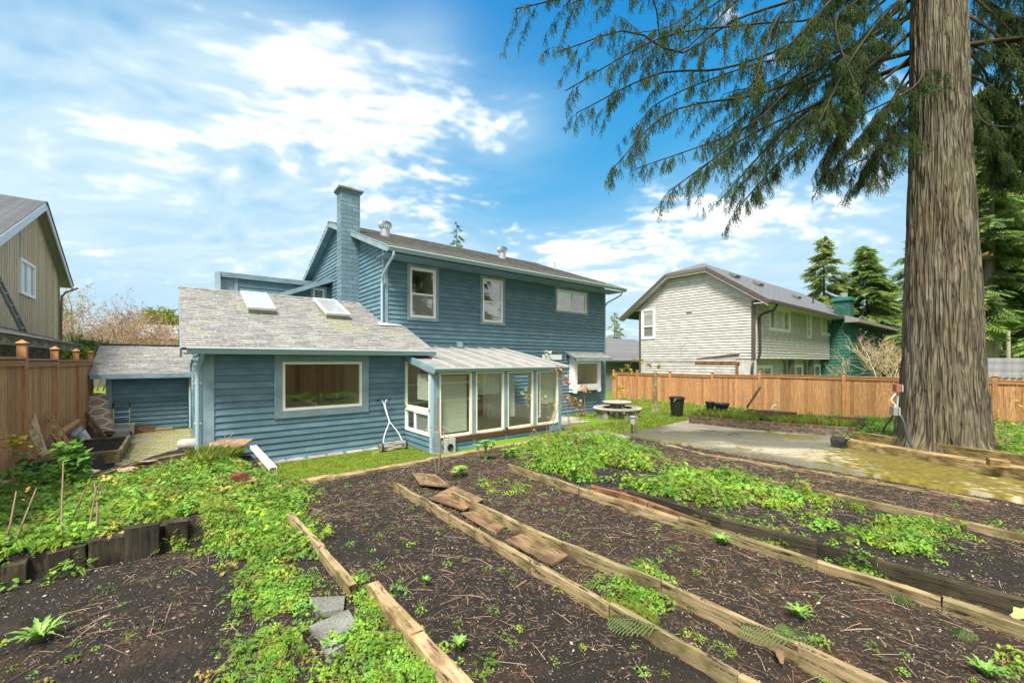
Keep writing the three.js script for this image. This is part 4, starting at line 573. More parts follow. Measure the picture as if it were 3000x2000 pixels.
function limbs(tree, list, o) {                           // woody limbs + sprays hanging from side twigs
  const foliage = [[], [], []], twigs = new Sticks(); const up = new THREE.Vector3(0, 1, 0);
  for (const { pts, r, n, len, dens } of list) {
    const c = new THREE.CatmullRomCurve3(pts.map(p => new THREE.Vector3(...p)), false, 'centripetal'); add(tree, 'branch', tube(pts, r, 22, 6, .012), o.wood);
    for (let i = 0; i < n; i++) {
      const t = lerp(o.t0 ?? .16, 1, Math.pow((i + rnd()) / n, .85)), P = c.getPointAt(Math.min(1, t)), D = c.getTangentAt(Math.min(.99, t)), sd = new THREE.Vector3().crossVectors(D, up).normalize().multiplyScalar(rnd() < .5 ? 1 : -1);
      const dir = D.clone().multiplyScalar(rr(.3, 1)).addScaledVector(sd, rr(.2, 1)).add(new THREE.Vector3(0, rr(-.75, .12), 0)).normalize(), L = len * rr(.45, 1.1) * (1 - .35 * t), e = P.clone().addScaledVector(dir, L).add(new THREE.Vector3(0, -.18 * L * L - .05, 0)), m = P.clone().lerp(e, .5).add(new THREE.Vector3(0, .10 * L, 0));
      twigs.push([P.toArray(), P.clone().lerp(m, .6).toArray(), m.toArray(), e.toArray()], .007, 3, .002); const cc = new THREE.QuadraticBezierCurve3(P, m.clone().multiplyScalar(2).sub(P.clone().add(e).multiplyScalar(.5)), e), k = Math.max(4, Math.round(L * dens * 1.5));
      for (let j = 0; j < k; j++) { const tt = .12 + .88 * (j + rnd()) / k, S = cc.getPoint(tt); if (S.y > 18) continue; foliage[Math.floor(rnd() * 3)].push({ p: [S.x + rr(-.04, .04), S.y, S.z + rr(-.04, .04)], e: [rr(-.22, .22), rr(0, 6.28), rr(-.22, .22)], s: [rr(.7, 1.3) * .25, rr(.18, .44), rr(.7, 1.3) * .25], c: o.col() }); }
    }
  }
  add(tree, 'twigs', twigs.geo(), o.wood).userData.kind = 'stuff'; foliage.forEach((f, i) => instanced(tree, 'foliage', sprays[i], o.leaf, f));
}
{ // big red cedar
  seed = 501; const t = thing('cedar_tree', 'huge cedar with furrowed bark trunk and drooping boughs over the garden', 'tree');
  const C = [13.66,-1.12], y0 = Y(C[0], C[1]) - .15, n = 320, m = 150, Ht = 17, pos = [], uv = [], idx = [];
  const R = h => h < .55 ? lerp(1.62, 1.13, Math.pow(h / .55, .6)) : h < 2.4 ? lerp(1.13, .985, (h - .55) / 1.85) : h < 4.9 ? lerp(.985, .87, (h - 2.4) / 2.5) : h < 7 ? lerp(.87, .775, (h - 4.9) / 2.1) : lerp(.775, .56, (h - 7) / 10);
  const knots = [[2.95, 5.65, .26], [2.3, 7.9, .2], [3.5, 6.6, .15], [2.4, 9.4, .22], [3.6, 8.6, .14]];
  for (let j = 0; j <= m; j++) for (let i = 0; i <= n; i++) {
    const h = Ht * Math.pow(j / m, 1.25), a = i / n * 6.283185, U = i / n; let r = R(h) * (.70 - .004 * h);
    const w = (fbm(U * 7, h * .3, 3, 7, 1e4, 2) - .5) * .035, rg = sm(0, .34, Math.abs(fbm((U + w) * 46, h * 1.0, 2, 46, 9999, 5) - .5) * 2), fl = Math.sin(a * 5 + fbm(U * 3, h * .2, 2, 3, 9999, 9) * 5) * .5 + .5;
    r *= 1 + (fl - .5) * (.05 + .14 * Math.exp(-h * .9)) + .05 * (fbm(U * 5, h * .5, 3, 5, 9999, 12) - .5); r += .03 * (rg - .6) + .02 * (fbm((U + w) * 90, h * 2.2, 2, 90, 9999, 15) - .5);
    for (const [ka, kh, ks] of knots) { const da = Math.abs(((a - ka + 9.4248) % 6.2832) - 3.1416) * R(h), dd = Math.hypot(da, (h - kh) * .8) / ks; if (dd < 2) r += .08 * Math.exp(-dd * dd * 2) - .09 * Math.exp(-dd * dd * 14); }
    const lean = -.02 * h; pos.push(C[0] + Math.cos(a) * r + lean * .5, y0 + h, C[1] + Math.sin(a) * r + lean * .3); uv.push(U * 2, h / 5.5);
  }
  for (let j = 0; j < m; j++) for (let i = 0; i < n; i++) { const a = j * (n + 1) + i; idx.push(a, a + n + 1, a + 1, a + 1, a + n + 1, a + n + 2); }
  add(t, 'trunk', geoOf(pos, uv, idx), mat([.46, .44, .40], .95, { map: tBark, bumpMap: tBarkB, bumpScale: .05 }));
  const wood = mat([.062, .055, .038], .95, { map: tWeather });
  const tk = (px, py, d) => 0;
  const A = [
    [[14.28,13.49,-1.54],[11.72,11.09,-2.85],[9.64,9.97,-4.03],[8.49,9.09,-4.70],[7.52,9.42,-5.23],[6.19,8.83,-6.05]], [[14.28,14.08,-1.54],[10.75,11.76,-3.38],[7.98,10.54,-5.11],[6.56,10.15,-6.01],[5.57,9.81,-6.69]],
    [[13.94,12.11,-1.56],[11.47,9.98,-2.92],[9.46,8.90,-4.17],[8.16,8.65,-4.97],[6.62,7.67,-5.96]], [[13.94,11.28,-1.56],[11.90,9.42,-2.70],[10.17,8.37,-3.60],[8.24,7.73,-4.78],[7.10,6.39,-5.44]],
    [[13.94,10.46,-1.56],[11.66,8.48,-2.77],[9.77,7.33,-3.79],[8.05,5.96,-4.67]], [[13.94,9.88,-1.56],[11.90,8.09,-2.57],[10.46,6.85,-3.36],[9.54,5.78,-3.85]],
    [[13.94,9.38,-1.56],[12.70,8.15,-2.05],[11.84,7.10,-2.50],[11.35,6.51,-2.76]], [[13.94,8.97,-1.56],[13.16,7.70,-1.94],[12.64,6.96,-2.10],[12.33,6.60,-2.23]],
    [[13.94,12.77,-1.56],[11.45,10.69,-2.30],[9.64,8.94,-2.73],[8.42,7.52,-3.21]], [[13.94,11.61,-1.56],[12.06,9.81,-2.06],[10.83,8.48,-2.29],[9.90,7.11,-2.52]],
    [[13.94,13.60,-1.56],[13.02,13.29,-2.95],[11.87,12.54,-4.53],[10.94,11.67,-5.93],[10.01,10.74,-7.07]], [[13.94,11.78,-1.56],[13.88,11.28,-2.64],[13.04,9.98,-4.10],[11.98,8.79,-5.47]],
    [[13.94,11.12,-1.56],[14.03,10.24,-2.26],[13.99,9.26,-2.81],[13.81,8.19,-3.21]], [[13.94,14.59,-1.56],[10.75,13.16,-3.38],[8.56,11.81,-4.64],[7.02,10.73,-5.64]],
    [[14.84,10.79,-0.83],[14.70,9.82,-0.30],[15.01,8.14,0.34],[15.14,7.12,0.70]], [[14.87,9.34,-0.81],[14.98,8.92,-0.46],[15.17,8.15,-0.05],[15.44,6.91,0.30]], [[14.87,8.47,-0.81],[14.92,7.70,-0.51],[15.01,7.17,-0.30],[15.20,6.77,-0.15]],
    [[14.77,12.11,-0.89],[14.98,11.25,-0.20],[15.36,9.51,0.62],[15.78,8.31,1.22]], [[14.77,11.45,-0.89],[16.03,11.21,-0.38],[17.34,10.39,0.17],[18.08,9.26,0.52]], [[15.07,10.28,-0.90],[16.51,10.39,-0.51],[17.77,9.76,0],[18.45,8.57,0.30]],
  ];
  const list = [];
  A.forEach((p, k) => { const far = k < 5 || k === 10 || k === 13; list.push({ pts: p, r: far ? .05 : .036, n: far ? 34 : 30, len: far ? 1.15 : .95, dens: far ? 10 : 15 }); const q = p.map((v, i) => i ? [v[0] + rr(-.5, .5), v[1] + rr(.1, .9), v[2] + rr(-.6, .6)] : [v[0], v[1] + rr(.2, .8), v[2]]); list.push({ pts: q, r: .03, n: far ? 24 : 26, len: 1.0, dens: far ? 10 : 14 }); });
  for (let k = 0; k < 10; k++) { const a = rr(0, 6.28), h = rr(9, 15), l = rr(4, 6); list.push({ pts: [[C[0], h, C[1]], [C[0] + Math.cos(a) * l * .5, h + .1, C[1] + Math.sin(a) * l * .5], [C[0] + Math.cos(a) * l, h - 1.6, C[1] + Math.sin(a) * l]], r: .07, n: 26, len: 1.1, dens: 9 }); }
  limbs(t, list, { wood, leaf: leafM([.050, .088, .026], .25), col: () => { const k = rr(.6, 1.35); return lin(k * rr(.85, 1.25), k, k * rr(.7, 1.1)); } });
  const st = [14.29,4.68,-0.76], se = [14.09,4.78,-0.41]; add(t, 'cut_stub', tube([st, [(st[0] + se[0]) / 2, (st[1] + se[1]) / 2 - .01, (st[2] + se[2]) / 2], se], .075, 6, 10, .06), oldM([.34, .23, .09]));
  // electric boxes and conduits strapped to the trunk
  const box = (n, lab, px, w, h, m) => { const b = thing(n, lab, 'electric box'); add(b, 'box', new THREE.BoxGeometry(w, h, .12), m, ...px, .6); add(b, 'cover', new THREE.BoxGeometry(w * .82, h * .82, .02), MT.grey, px[0] - .04, px[1], px[2] + .06, .6); return b; };
  box('meter_box', 'grey metal box with rust-red side high on the cedar trunk', [12.48,1.78,-1.72], .16, .17, mat([.30, .10, .07], .6)); box('junction_box', 'pale grey junction box low on the cedar trunk where cables meet', [12.42,1.27,-1.76], .17, .18, MT.galv);
  const cable = (lab, p, r, m) => tag(add(scene, 'conduit', tube(p, r, 30, 7), m), lab, 'conduit');
  cable('straight grey conduit between the two trunk boxes', [[12.49,1.69,-1.71],[12.48,1.53,-1.72],[12.47,1.36,-1.73]], .022, MT.grey); cable('white cable looping beside the trunk boxes', [[12.45,1.68,-1.74],[12.36,1.51,-1.81],[12.42,1.41,-1.76],[12.43,1.35,-1.75]], .014, MT.plasticWhite); cable('dark conduit from junction box down to the beam', [[12.49,1.25,-1.71],[12.44,1.05,-1.62],[12.45,0.68,-1.55],[12.46,0.49,-1.47]], .024, mat([.06, .07, .075], .5)); cable('black cable curving from junction box into the ferns', [[12.41,1.20,-1.77],[12.47,1.04,-1.85],[12.52,0.89,-1.94],[12.62,0.73,-1.99]], .022, mat([.03, .035, .04], .5));
}
// conifers in the distance
const firSpray = (() => { seed = 77; const L = []; for (let i = 0; i < 9; i++) { const y = i / 9, k = (1 - y * .75) * .42; for (const s of [-1, 1]) { const z = rr(-.06, .06); L.push([[0, -.03 * y, y], [s * k * .55 - .03, -.16 * k + z, y + .16], [s * k, -.42 * k + z, y + .24], [s * k * .55 + .03 * s, -.2 * k + z - .03, y + .06]]); } } L.push([[-.03, 0, 0], [.03, 0, 0], [.015, -.12, 1.1], [-.015, -.12, 1.1]]); return flat(L); })();
function conifer(label, x, z, h, r, n, c, o = {}) {
  seed = Math.floor(Math.abs(x * 91 + z * 57)) + 5; const t = thing('conifer_tree', label, 'tree', o.group), y0 = o.y0 ?? -.2;
  add(t, 'trunk', tube([[x, y0, z], [x + rr(-.1, .1), y0 + h * .5, z], [x, y0 + h * .98, z]], o.tr ?? h * .016, 10, 8, .02), o.bark ?? mat([.10, .075, .055], .95, { map: tWeather }));
  const list = [], nb = Math.round(n / 26); for (let q = 0; q < nb; q++) { const hh = lerp(o.low ?? .12, .99, Math.pow((q + rnd()) / nb, 1.1)), a = rr(0, 6.28), Rb = r * Math.pow(1 - hh, .8) * rr(.5, 1.12) + .2, k0 = rr(.7, 1.25), m = Math.round(26 * (.45 + 1.1 * (1 - hh)));
    for (let i = 0; i < m; i++) { const t = Math.pow(rr(.02, 1), .7), sp = rr(-.22, .22) * (1 - t * .4), rad = Rb * t, s = r * (o.s ?? .26) * rr(.5, 1.1) * (.45 + .6 * (1 - hh)), k = k0 * rr(.75, 1.3); list.push({ p: [x + Math.sin(a + sp) * rad, y0 + h * hh - rad * (o.droop ?? .22) - .12 * rad * t + rr(-.1, .25), z + Math.cos(a + sp) * rad], e: [rr(0, .55) + (o.tilt ?? .1), a + sp * 3 + rr(-.7, .7), rr(-.5, .5)], s: [s, s, s * rr(.8, 1.3)], c: lin(k * rr(.9, 1.15), k, k * rr(.8, 1.3)) }); } }
  instanced(t, 'crown', firSpray, leafM(c, .45), list); return t;
}
{
  const yg = [.30, .38, .10], dg = [.17, .26, .075], mg = [.23, .34, .085];
  const P = [[63.31,5.19,-15.58],[64.88,5.09,-11.72],[77.34,5.41,-9.34],[47.01,2.77,-0.47],[51.32,2.82,-2.13],[32.64,10.34,-53.36],[57.60,5.58,-43.40],[45.08,2.73,1.83],[-0.54,5.18,-62.27],[66.69,2.95,-2.52]];
  conifer('pale green conifer standing left of a denser one behind the grey house', P[0][0], P[0][2], 18.3, 5.4, 4200, yg, { group: null });
  conifer('dense bright green conifer behind the green chimney', P[1][0], P[1][2], 16.6, 6.6, 5600, mg); conifer('feathery conifer half hidden behind the cedar trunk', P[2][0], P[2][2], 19.5, 5.4, 2800, dg);
  conifer('tall bright fir with layered boughs beside the pale trunk beyond the fence', P[3][0], P[3][2], 19, 5.6, 5200, [.23, .35, .10], { s: .3, low: .03 }); conifer('airy fir right behind the cedar trunk', P[4][0], P[4][2], 20, 5.6, 4600, mg, { low: .05, s: .3 });
  conifer('slim dark fir top rising over the blue roof ridge', P[5][0], P[5][2], 23.5, 4.2, 1500, dg, { s: .2, low: .4 }); conifer('small pale conifer over the garage roof', P[6][0], P[6][2], 10.8, 3.2, 1500, yg); conifer('big fir at the fence end beyond the cedar', P[7][0], P[7][2], 15, 4.8, 4000, [.22, .34, .10], { low: .02, s: .3 }); conifer('low green fir in the shade beyond the garden store', P[9][0], P[9][2], 12, 6, 3600, dg, { low: .02, s: .3 });
  // the wood behind the beds that the upper windows mirror
  conifer('tall dark conifer in the row behind the end fence, mirrored upstairs', 13, 9, 19, 4, 1700, dg, { tr: .5, low: .25, s: .32, group: 'conifers behind the end fence' }); conifer('tall dark conifer in the row behind the end fence, mirrored upstairs', 18, 11, 21, 4.4, 1700, dg, { tr: .5, low: .22, s: .32, group: 'conifers behind the end fence' }); conifer('tall dark conifer in the row behind the end fence, mirrored upstairs', 24, 12, 20, 4.4, 1700, mg, { tr: .45, low: .15, s: .32, group: 'conifers behind the end fence' }); conifer('tall dark conifer in the row behind the end fence, mirrored upstairs', 31, 10, 18, 4.4, 1500, mg, { low: .1, s: .32, group: 'conifers behind the end fence' });
  const a = [35.16,2.30,-1.08]; conifer('fir with bare pale grey lower trunk beyond the fence right of the cedar', a[0], a[2], 18, 4.6, 4200, [.23, .35, .10], { tr: .45, low: .30, s: .3, droop: .35, bark: mat([.40, .37, .30], .95, { map: rep(tGrit, 6, 3) }) });
  const th = [40.66,2.51,-0.47]; const p2 = thing('birch_trunk', 'thin pale trunk among the firs beyond the garden store', 'tree'); add(p2, 'trunk', tube([[th[0], -.2, th[2]], [th[0] + .1, 4, th[2]], [th[0], 6, th[2]]], .13, 10, 8, .07), mat([.42, .38, .28], .95));
}
// leafless trees and shrubs
function twiggy(label, cat, x, y, z, h, o = {}) {
  seed = o.seed ?? Math.floor(Math.abs(x * 31 + z * 17)) + 3; const t = thing(o.name ?? 'bare_tree', label, cat), stems = new Sticks(), fine = new Sticks(), tips = []; const dz = o.spread ?? .7;
  const grow = (p, d, L, r, k) => { const e = [0, 1, 2].map(i => p[i] + d[i] * L), m = [0, 1, 2].map(i => (p[i] + e[i]) / 2 + rr(-.07, .07) * L); (k < 2 ? stems : fine).push([p, m, e], r, k < 2 ? 6 : 3, r * .6); if (k >= (o.levels ?? 4)) { tips.push(e); return; } const c = k === 0 ? (o.first ?? 4) : o.fork ?? 3; for (let i = 0; i < c; i++) { const q = d.map(v => v + rr(-dz, dz)); q[1] += o.up ?? .15; if (o.weep && k >= 2) q[1] -= o.weep; const l = Math.hypot(...q); grow(k === 0 ? e : [0, 1, 2].map(n => lerp(p[n], e[n], rr(.45, 1))), q.map(v => v / l), L * rr(.55, .85), r * .6, k + 1); } };
  const b = o.stems ?? 1; for (let i = 0; i < b; i++) { const d = b > 1 ? [rr(-.9, .9), 1, rr(-.9, .9)] : [rr(-.08, .08), 1, rr(-.08, .08)], l = Math.hypot(...d); grow([x + (b > 1 ? rr(-.3, .3) * (o.base ?? 1) : 0), y, z + (b > 1 ? rr(-.3, .3) * (o.base ?? 1) : 0)], d.map(v => v / l), h * (o.k ?? .36), o.r ?? h * .018, 0); }
  add(t, b > 1 ? 'stems' : 'trunk', stems.geo(), o.wood ?? MT.bareTwig); add(t, 'twigs', fine.geo(), o.twig ?? o.wood ?? MT.bareTwig).userData.kind = 'stuff';
  if (o.leaf) { const g = flat([[[0, 0, 0], [.4, .1, .15], [1, 0, 0], [.4, .1, -.15]], [[0, 0, 0], [.1, .4, .2], [.1, .9, 0], [-.1, .4, -.1]], [[0, 0, 0], [-.4, .2, .2], [-.8, .3, .3], [-.3, .3, -.1]]]); const L = []; for (const e of tips) for (let i = 0; i < (o.per ?? 2); i++) { const k = rr(.7, 1.3); L.push({ p: e.map(v => v + rr(-.1, .1) * (o.scat ?? 1)), e: [rr(-3, 3), rr(-3, 3), rr(-3, 3)], s: o.ls * rr(.6, 1.4), c: lin(k, k, k) }); } instanced(t, 'leaves', g, leafM(o.leaf, .35), L); }
  return t;
}
{
  const P = [[-6.98,3.74,-52.05],[-3.13,3.37,-36.03],[-2.67,3.95,-45.97],[-0.45,4.05,-51.89],[-5.86,4.31,-58.86],[-1.69,3.36,-36.15],[15.50,11.08,-64.71],[25.68,1.84,-4.27],[25.87,1.93,-3.47],[-4.76,3.52,-42.51],[-4.81,2.70,-34.82]];
  twiggy('tall pale weeping birch behind the beige house', 'tree', P[0][0], 0, P[0][2], 13, { levels: 5, fork: 3, spread: .5, weep: .9, k: .3, wood: mat([.50, .45, .36], .9), twig: mat([.46, .38, .22], .9), leaf: [.38, .33, .06], ls: .2, per: 1, r: .16 });
  twiggy('russet twiggy shrub mass behind the shed roof', 'shrub', P[1][0], .5, P[1][2], 6.4, { name: 'bare_shrub', stems: 9, first: 4, levels: 4, base: 4, spread: .8, r: .05, wood: mat([.42, .30, .21], .9), leaf: [.38, .25, .15], ls: .14, per: 1 }); twiggy('tan twiggy shrub right of the russet one behind the shed', 'shrub', P[5][0], .5, P[5][2], 5.6, { name: 'bare_shrub', stems: 9, first: 4, levels: 4, base: 4, spread: .8, r: .05, wood: mat([.44, .30, .20], .9), leaf: [.34, .22, .10], ls: .14, per: 1 });
  twiggy('leafless dark-twigged tree rising behind the russet shrubs', 'tree', P[2][0], .3, P[2][2], 7.2, { levels: 5, k: .33, wood: mat([.20, .14, .12], .9), spread: .8 }); twiggy('pruned bare tree beside the topiary', 'tree', P[9][0], .3, P[9][2], 5.4, { levels: 3, k: .36, wood: mat([.26, .19, .15], .9), r: .14 });
  twiggy('round green leafing tree behind the extension roof', 'tree', P[3][0], 0, P[3][2], 6.6, { name: 'leafy_tree', levels: 5, spread: .8, k: .36, leaf: [.26, .31, .06], ls: .42, per: 5, scat: 4, wood: mat([.2, .16, .1], .9) });
  twiggy('faint bare treetop behind the chimney gable', 'tree', P[6][0], 0, P[6][2], 15.5, { levels: 4, wood: mat([.45, .38, .35], .9), k: .36, r: .12 });
  twiggy('spreading magnolia with pale twigs and pink buds against the fence', 'tree', P[7][0] + 1, -.1, P[7][2], 4.3, { name: 'magnolia_tree', stems: 7, first: 3, levels: 4, fork: 3, base: 1.4, spread: .85, r: .05, wood: mat([.50, .40, .24], .9), leaf: [.55, .30, .24], ls: .07, per: 1 });
  // topiary balls behind the boundary
  const tp = thing('topiary_tree', 'cloud-pruned topiary with round green pads behind the fence', 'tree'), T0 = P[10]; add(tp, 'trunk', tube([[T0[0], 0, T0[2]], [T0[0] + .2, 2, T0[2]], [T0[0], 4, T0[2]]], .08, 8, 6, .04), MT.twig); seed = 9; const L = []; for (const [dx, dy, r] of [[-.9, 3.6, .35], [.1, 3.7, .4], [.75, 3.2, .42], [-.5, 2.9, .35], [1.6, 2.7, .5], [.9, 2.3, .45]]) for (let i = 0; i < 90; i++) { const a = rr(0, 6.28), b = Math.acos(rr(-1, 1)); L.push({ p: [T0[0] + dx + Math.sin(b) * Math.cos(a) * r, dy + Math.cos(b) * r * .6, T0[2] + Math.sin(b) * Math.sin(a) * r], e: [rr(-3, 3), rr(-3, 3), 0], s: .2, c: lin(rr(.7, 1.3), rr(.8, 1.2), 1) }); } instanced(tp, 'crown', firSpray, leafM([.10, .15, .05]), L);
  // evergreen bushes over the left fence
  const bush = (label, x, y, z, r, n, c, s) => { seed = Math.floor(Math.abs(x * 100)) + 3; const b = thing('bush', label, 'bush'); add(b, 'stem', tube([[x, 0, z], [x + .05, y * .5, z], [x, y, z]], .04, 5, 6, .02), MT.twig); const L = []; for (let i = 0; i < n; i++) { const a = rr(0, 6.28), u = rr(-1, 1), q = r * Math.cbrt(rr(.3, 1)), w = Math.sqrt(1 - u * u), k = rr(.6, 1.4); L.push({ p: [x + w * Math.cos(a) * q, y + u * q * .7, z + w * Math.sin(a) * q], e: [rr(-1, 1), rr(0, 6.28), rr(-1, 1)], s: s * rr(.6, 1.3), c: lin(k, k, k) }); } instanced(b, 'leaves', firSpray, leafM(c, .3), L); };
  const B = [[-3.01,2.52,-21.76],[-2.67,2.81,-23.43],[-4.27,2.98,-29.23]]; bush('bright green shrub peeping over the left fence', B[0][0], 2.4, B[0][2], .75, 420, [.26, .30, .03], .18); bush('dark glossy rhododendron beside the shed roof', B[1][0], 2.7, B[1][2], .75, 380, [.12, .20, .05], .2); bush('grey-green bush under the outbuilding eave', B[2][0], 2.7, B[2][2], .6, 250, [.15, .19, .08], .18);
}

// ---------- timber edging of the beds ----------
const gp = (p, dy = 0) => [p[0], Y(p[0], p[1]) + dy, p[1]];
function edging(label, pts, top, th, mats, o = {}) {      // timbers laid end to end along points on the soil
  seed = 900 + Math.floor(Math.abs(pts[0][0] * 77)); const t = thing(o.name ?? 'bed_edging', label, o.cat ?? 'timber edging');
  for (let i = 0; i < pts.length - 1; i++) { const a = gp(pts[i], top - (o.h ?? .22) + (o.j ?? .015) * rr(-1, 1)), b = gp(pts[i + 1], top - (o.h ?? .22) + (o.j ?? .015) * rr(-1, 1)); const L = Math.hypot(b[0] - a[0], b[2] - a[2]); const k = .004 / L; between(t, 'plank', [lerp(a[0], b[0], k), a[1], lerp(a[2], b[2], k)], [lerp(b[0], a[0], k), b[1], lerp(b[2], a[2], k)], o.h ?? .22, th, mats[i % mats.length], { rough: o.rough ?? .012 }); }
  return t;
}
const TM = MT.timber;
edging('narrow pale timber edging beside the stepping slabs', [[1.14,-5.96],[1.20,-4.68],[1.21,-3.71]], .12, .06, [TM[2], TM[0]]);
edging('broad fresh-sawn timber edging beyond the stepping slabs', [[1.36,-3.65],[1.36,-2.76],[1.36,-1.92]], .13, .11, [MT.freshTimber[0], MT.freshTimber[1]]);
edging('long split timber edging with a clump of moss along the walkway', [[2.73,-6.36],[2.75,-4.66],[2.74,-3.05],[2.75,-2.10],[2.77,-1.12],[2.77,-0.67]], .12, .055, [TM[1], TM[0], TM[1], TM[3], TM[0]]);
edging('deep plank edging on the house-side rim of the walkway', [[3.17,-5.32],[3.24,-3.12],[3.33,-2.00],[3.34,-0.96],[3.31,-0.22]], .15, .045, [TM[0], TM[3], TM[1]], { h: .3 });
edging('weathered timber edging beside the reddish split rail', [[4.93,-6.18],[4.92,-4.89],[4.88,-4.33],[4.92,-2.71],[4.97,-1.27],[4.97,-0.41],[4.92,0.17]], .12, .065, [TM[3], TM[1], TM[0], TM[3], TM[1]]);
edging('reddish split rail lying against the weathered edging', [[5.18,-4.34],[5.20,-3.33],[5.14,-2.46]], .1, .05, [oldM([.34, .19, .13]), oldM([.30, .17, .12])], { h: .12, rough: .02, cat: 'split rail', name: 'split_rail' });
edging('blackened plank edging below the weedy bed', [[5.24,-3.68],[5.24,-2.34],[5.32,-1.36],[5.31,-0.87],[5.33,0.18]], .16, .06, MT.darkTimber, { h: .32 });
edging('straight greenish plank edging between weeds and the bark-litter bed', [[7.90,-5.19],[7.59,-4.33],[7.61,-2.90],[7.63,-1.74],[7.61,-0.70],[7.56,0.26]], .12, .055, [TM[3], TM[1], TM[3]], { h: .3 });
edging('thin yellowish board edging along the mossy concrete pad', [[9.98,-6.03],[9.19,-4.43],[9.14,-2.92],[9.21,-1.52],[9.23,-0.70],[9.18,-0.28]], .05, .05, [TM[2], TM[0]], { h: .12 });
edging('pale cross timber between the lawn strip and the beds', [[1.23,-7.65],[2.16,-7.66],[3.99,-7.71],[6.91,-8.51],[8.77,-8.53]], .07, .16, [MT.freshTimber[1], TM[2], TM[2], MT.freshTimber[0]], { h: .30 });
edging('pale timber retaining the weedy plot beside the lawn strip', [[1.53,-12.47],[1.26,-7.73]], .05, .15, [MT.freshTimber[1]], { h: .5 });
edging('old board retaining the weedy plot along the mossy pavers', [[-1.15,-8.84],[-0.76,-9.48],[-0.37,-9.99],[0.20,-10.30]], .06, .05, [TM[3], TM[1]], { h: .5 });
edging('pale beam lying across the weeds of the plot', [[-1.35,-8.10],[-0.92,-8.37]], .05, .16, [oldM([.50, .44, .40])], { h: .14, name: 'weathered_beam', cat: 'beam' });
edging('grey beam end sticking out of the weeds beside the fence', [[-1.98,-8.49],[-1.95,-9.76]], .1, .2, [oldM([.46, .40, .34])], { h: .2, name: 'weathered_beam', cat: 'beam' });
// rotten upright logs retaining the plot
{
  const t = thing('log_edging', 'row of dark rotten upright log ends holding the weedy plot', 'log edging'); seed = 31;
  for (const [a, b, top, dv] of [[-1.39, -1.27, .47, .02], [-1.27, -1.10, .51, 0], [-1.10, -0.99, .50, .09], [-0.99, -0.71, .54, .02], [-0.70, -0.43, .58, .0], [-0.42, -0.15, .64, -.05], [-0.11, 0.09, .60, .04]]) {
    const w = b - a, n = Math.max(2, Math.round(w / .1)); const g = plankGeo(.42, w, .16, .016, 6, .03).rotateZ(Math.PI / 2); add(t, 'log', g, rnd() < .6 ? MT.darkTimber[0] : MT.darkTimber[1], b, top - .21, -5.95 - dv, rr(-.06, .06)); }
}
// flat boards over the walkway
function flatBoard(label, q, m, lift = .06, name = 'loose_board') { const t = .022, lo = q.map(p => gp(p, lift)), up = lo.map(p => [p[0], p[1] + t, p[2]]); return tag(add(scene, name, hexa([...lo, ...up], rnd(), rnd()), m), label, 'board'); }
flatBoard('warped brown board sheet at the far end of the walkway', [[3.08,-6.18],[3.41,-5.74],[3.56,-6.54],[3.29,-6.93]], oldM([.26, .19, .135]), .06);
flatBoard('square brown board sheet lying across the walkway', [[2.91,-5.52],[3.04,-4.79],[3.50,-4.97],[3.49,-5.81]], oldM([.28, .20, .145]), .04);
flatBoard('broken brown board sheet overlapping the square one', [[2.98,-4.77],[2.94,-3.92],[3.30,-4.10],[3.30,-4.64]], oldM([.26, .185, .135]), .02);
flatBoard('litter-covered board sheet ending in a dark gap', [[2.92,-3.73],[2.94,-2.98],[3.32,-3.03],[3.37,-3.75]], oldM([.25, .18, .13]), .02);
// stepping slabs
for (const [l, q] of [['grey stepping slab showing between weeds beside the narrow edging', [[0.89,-3.89],[1.14,-3.72],[1.07,-3.53],[0.88,-3.61]]], ['larger pale stepping slab with fallen twigs', [[0.79,-3.47],[0.84,-3.23],[1.09,-3.23],[1.10,-3.50]]], ['stepping slab half buried under weeds', [[0.81,-3.19],[0.82,-3.05],[0.94,-3.08],[0.90,-3.19]]]]) { const p = q.map(a => gp(a, .045)), lo = p.map(a => [a[0], a[1] - .06, a[2]]); tag(add(scene, 'stepping_slab', hexa([...lo, ...p], rnd(), rnd()), MT.slab), l, 'paving slab'); }
// sleeper and board by the cedar
{
  const a = [12.72,-2.75], b = [11.11,0.25]; seed = 71; const t = tag(between(scene, 'timber_sleeper', gp(a, .07), gp(b, .07), .2, .26, oldM([.42, .35, .21]), { rough: .02 }), 'heavy weathered sleeper lying on the pad before the cedar', 'beam');
  const c = [13.95,-2.76], d = [12.08,0.27]; tag(between(scene, 'retaining_board', gp(c, .05), gp(d, .05), .3, .05, oldM([.33, .27, .14]), { rough: .008 }), 'long board on edge behind the sleeper at the cedar foot', 'board');
  const e = [12.57,-2.74]; tag(add(scene, 'rotten_log_end', plankGeo(.3, .22, .26, .04, 5, .06), mat([.035, .035, .03], .95, { map: tGrit, bumpMap: tGritB, bumpScale: .03 }), e[0], Y(...e) + .07, e[1], 1.1), 'black rotten log end butted against the sleeper', 'log');
  const f = [10.99,-0.24]; tag(add(scene, 'wood_block', plankGeo(.24, .12, .14, .006), oldM([.42, .30, .18]), f[0] + .05, Y(...f) + .27, f[1], 1.9), 'small wood block on top of the sleeper', 'block');
  const s = [10.55,0.07]; tag(between(scene, 'edge_board', gp(s, .08), gp([s[0] - .9, s[1] + 1.6], .08), .05, .1, TM[0], {}), 'short board lying on the mossy pad near its edge', 'board');
}
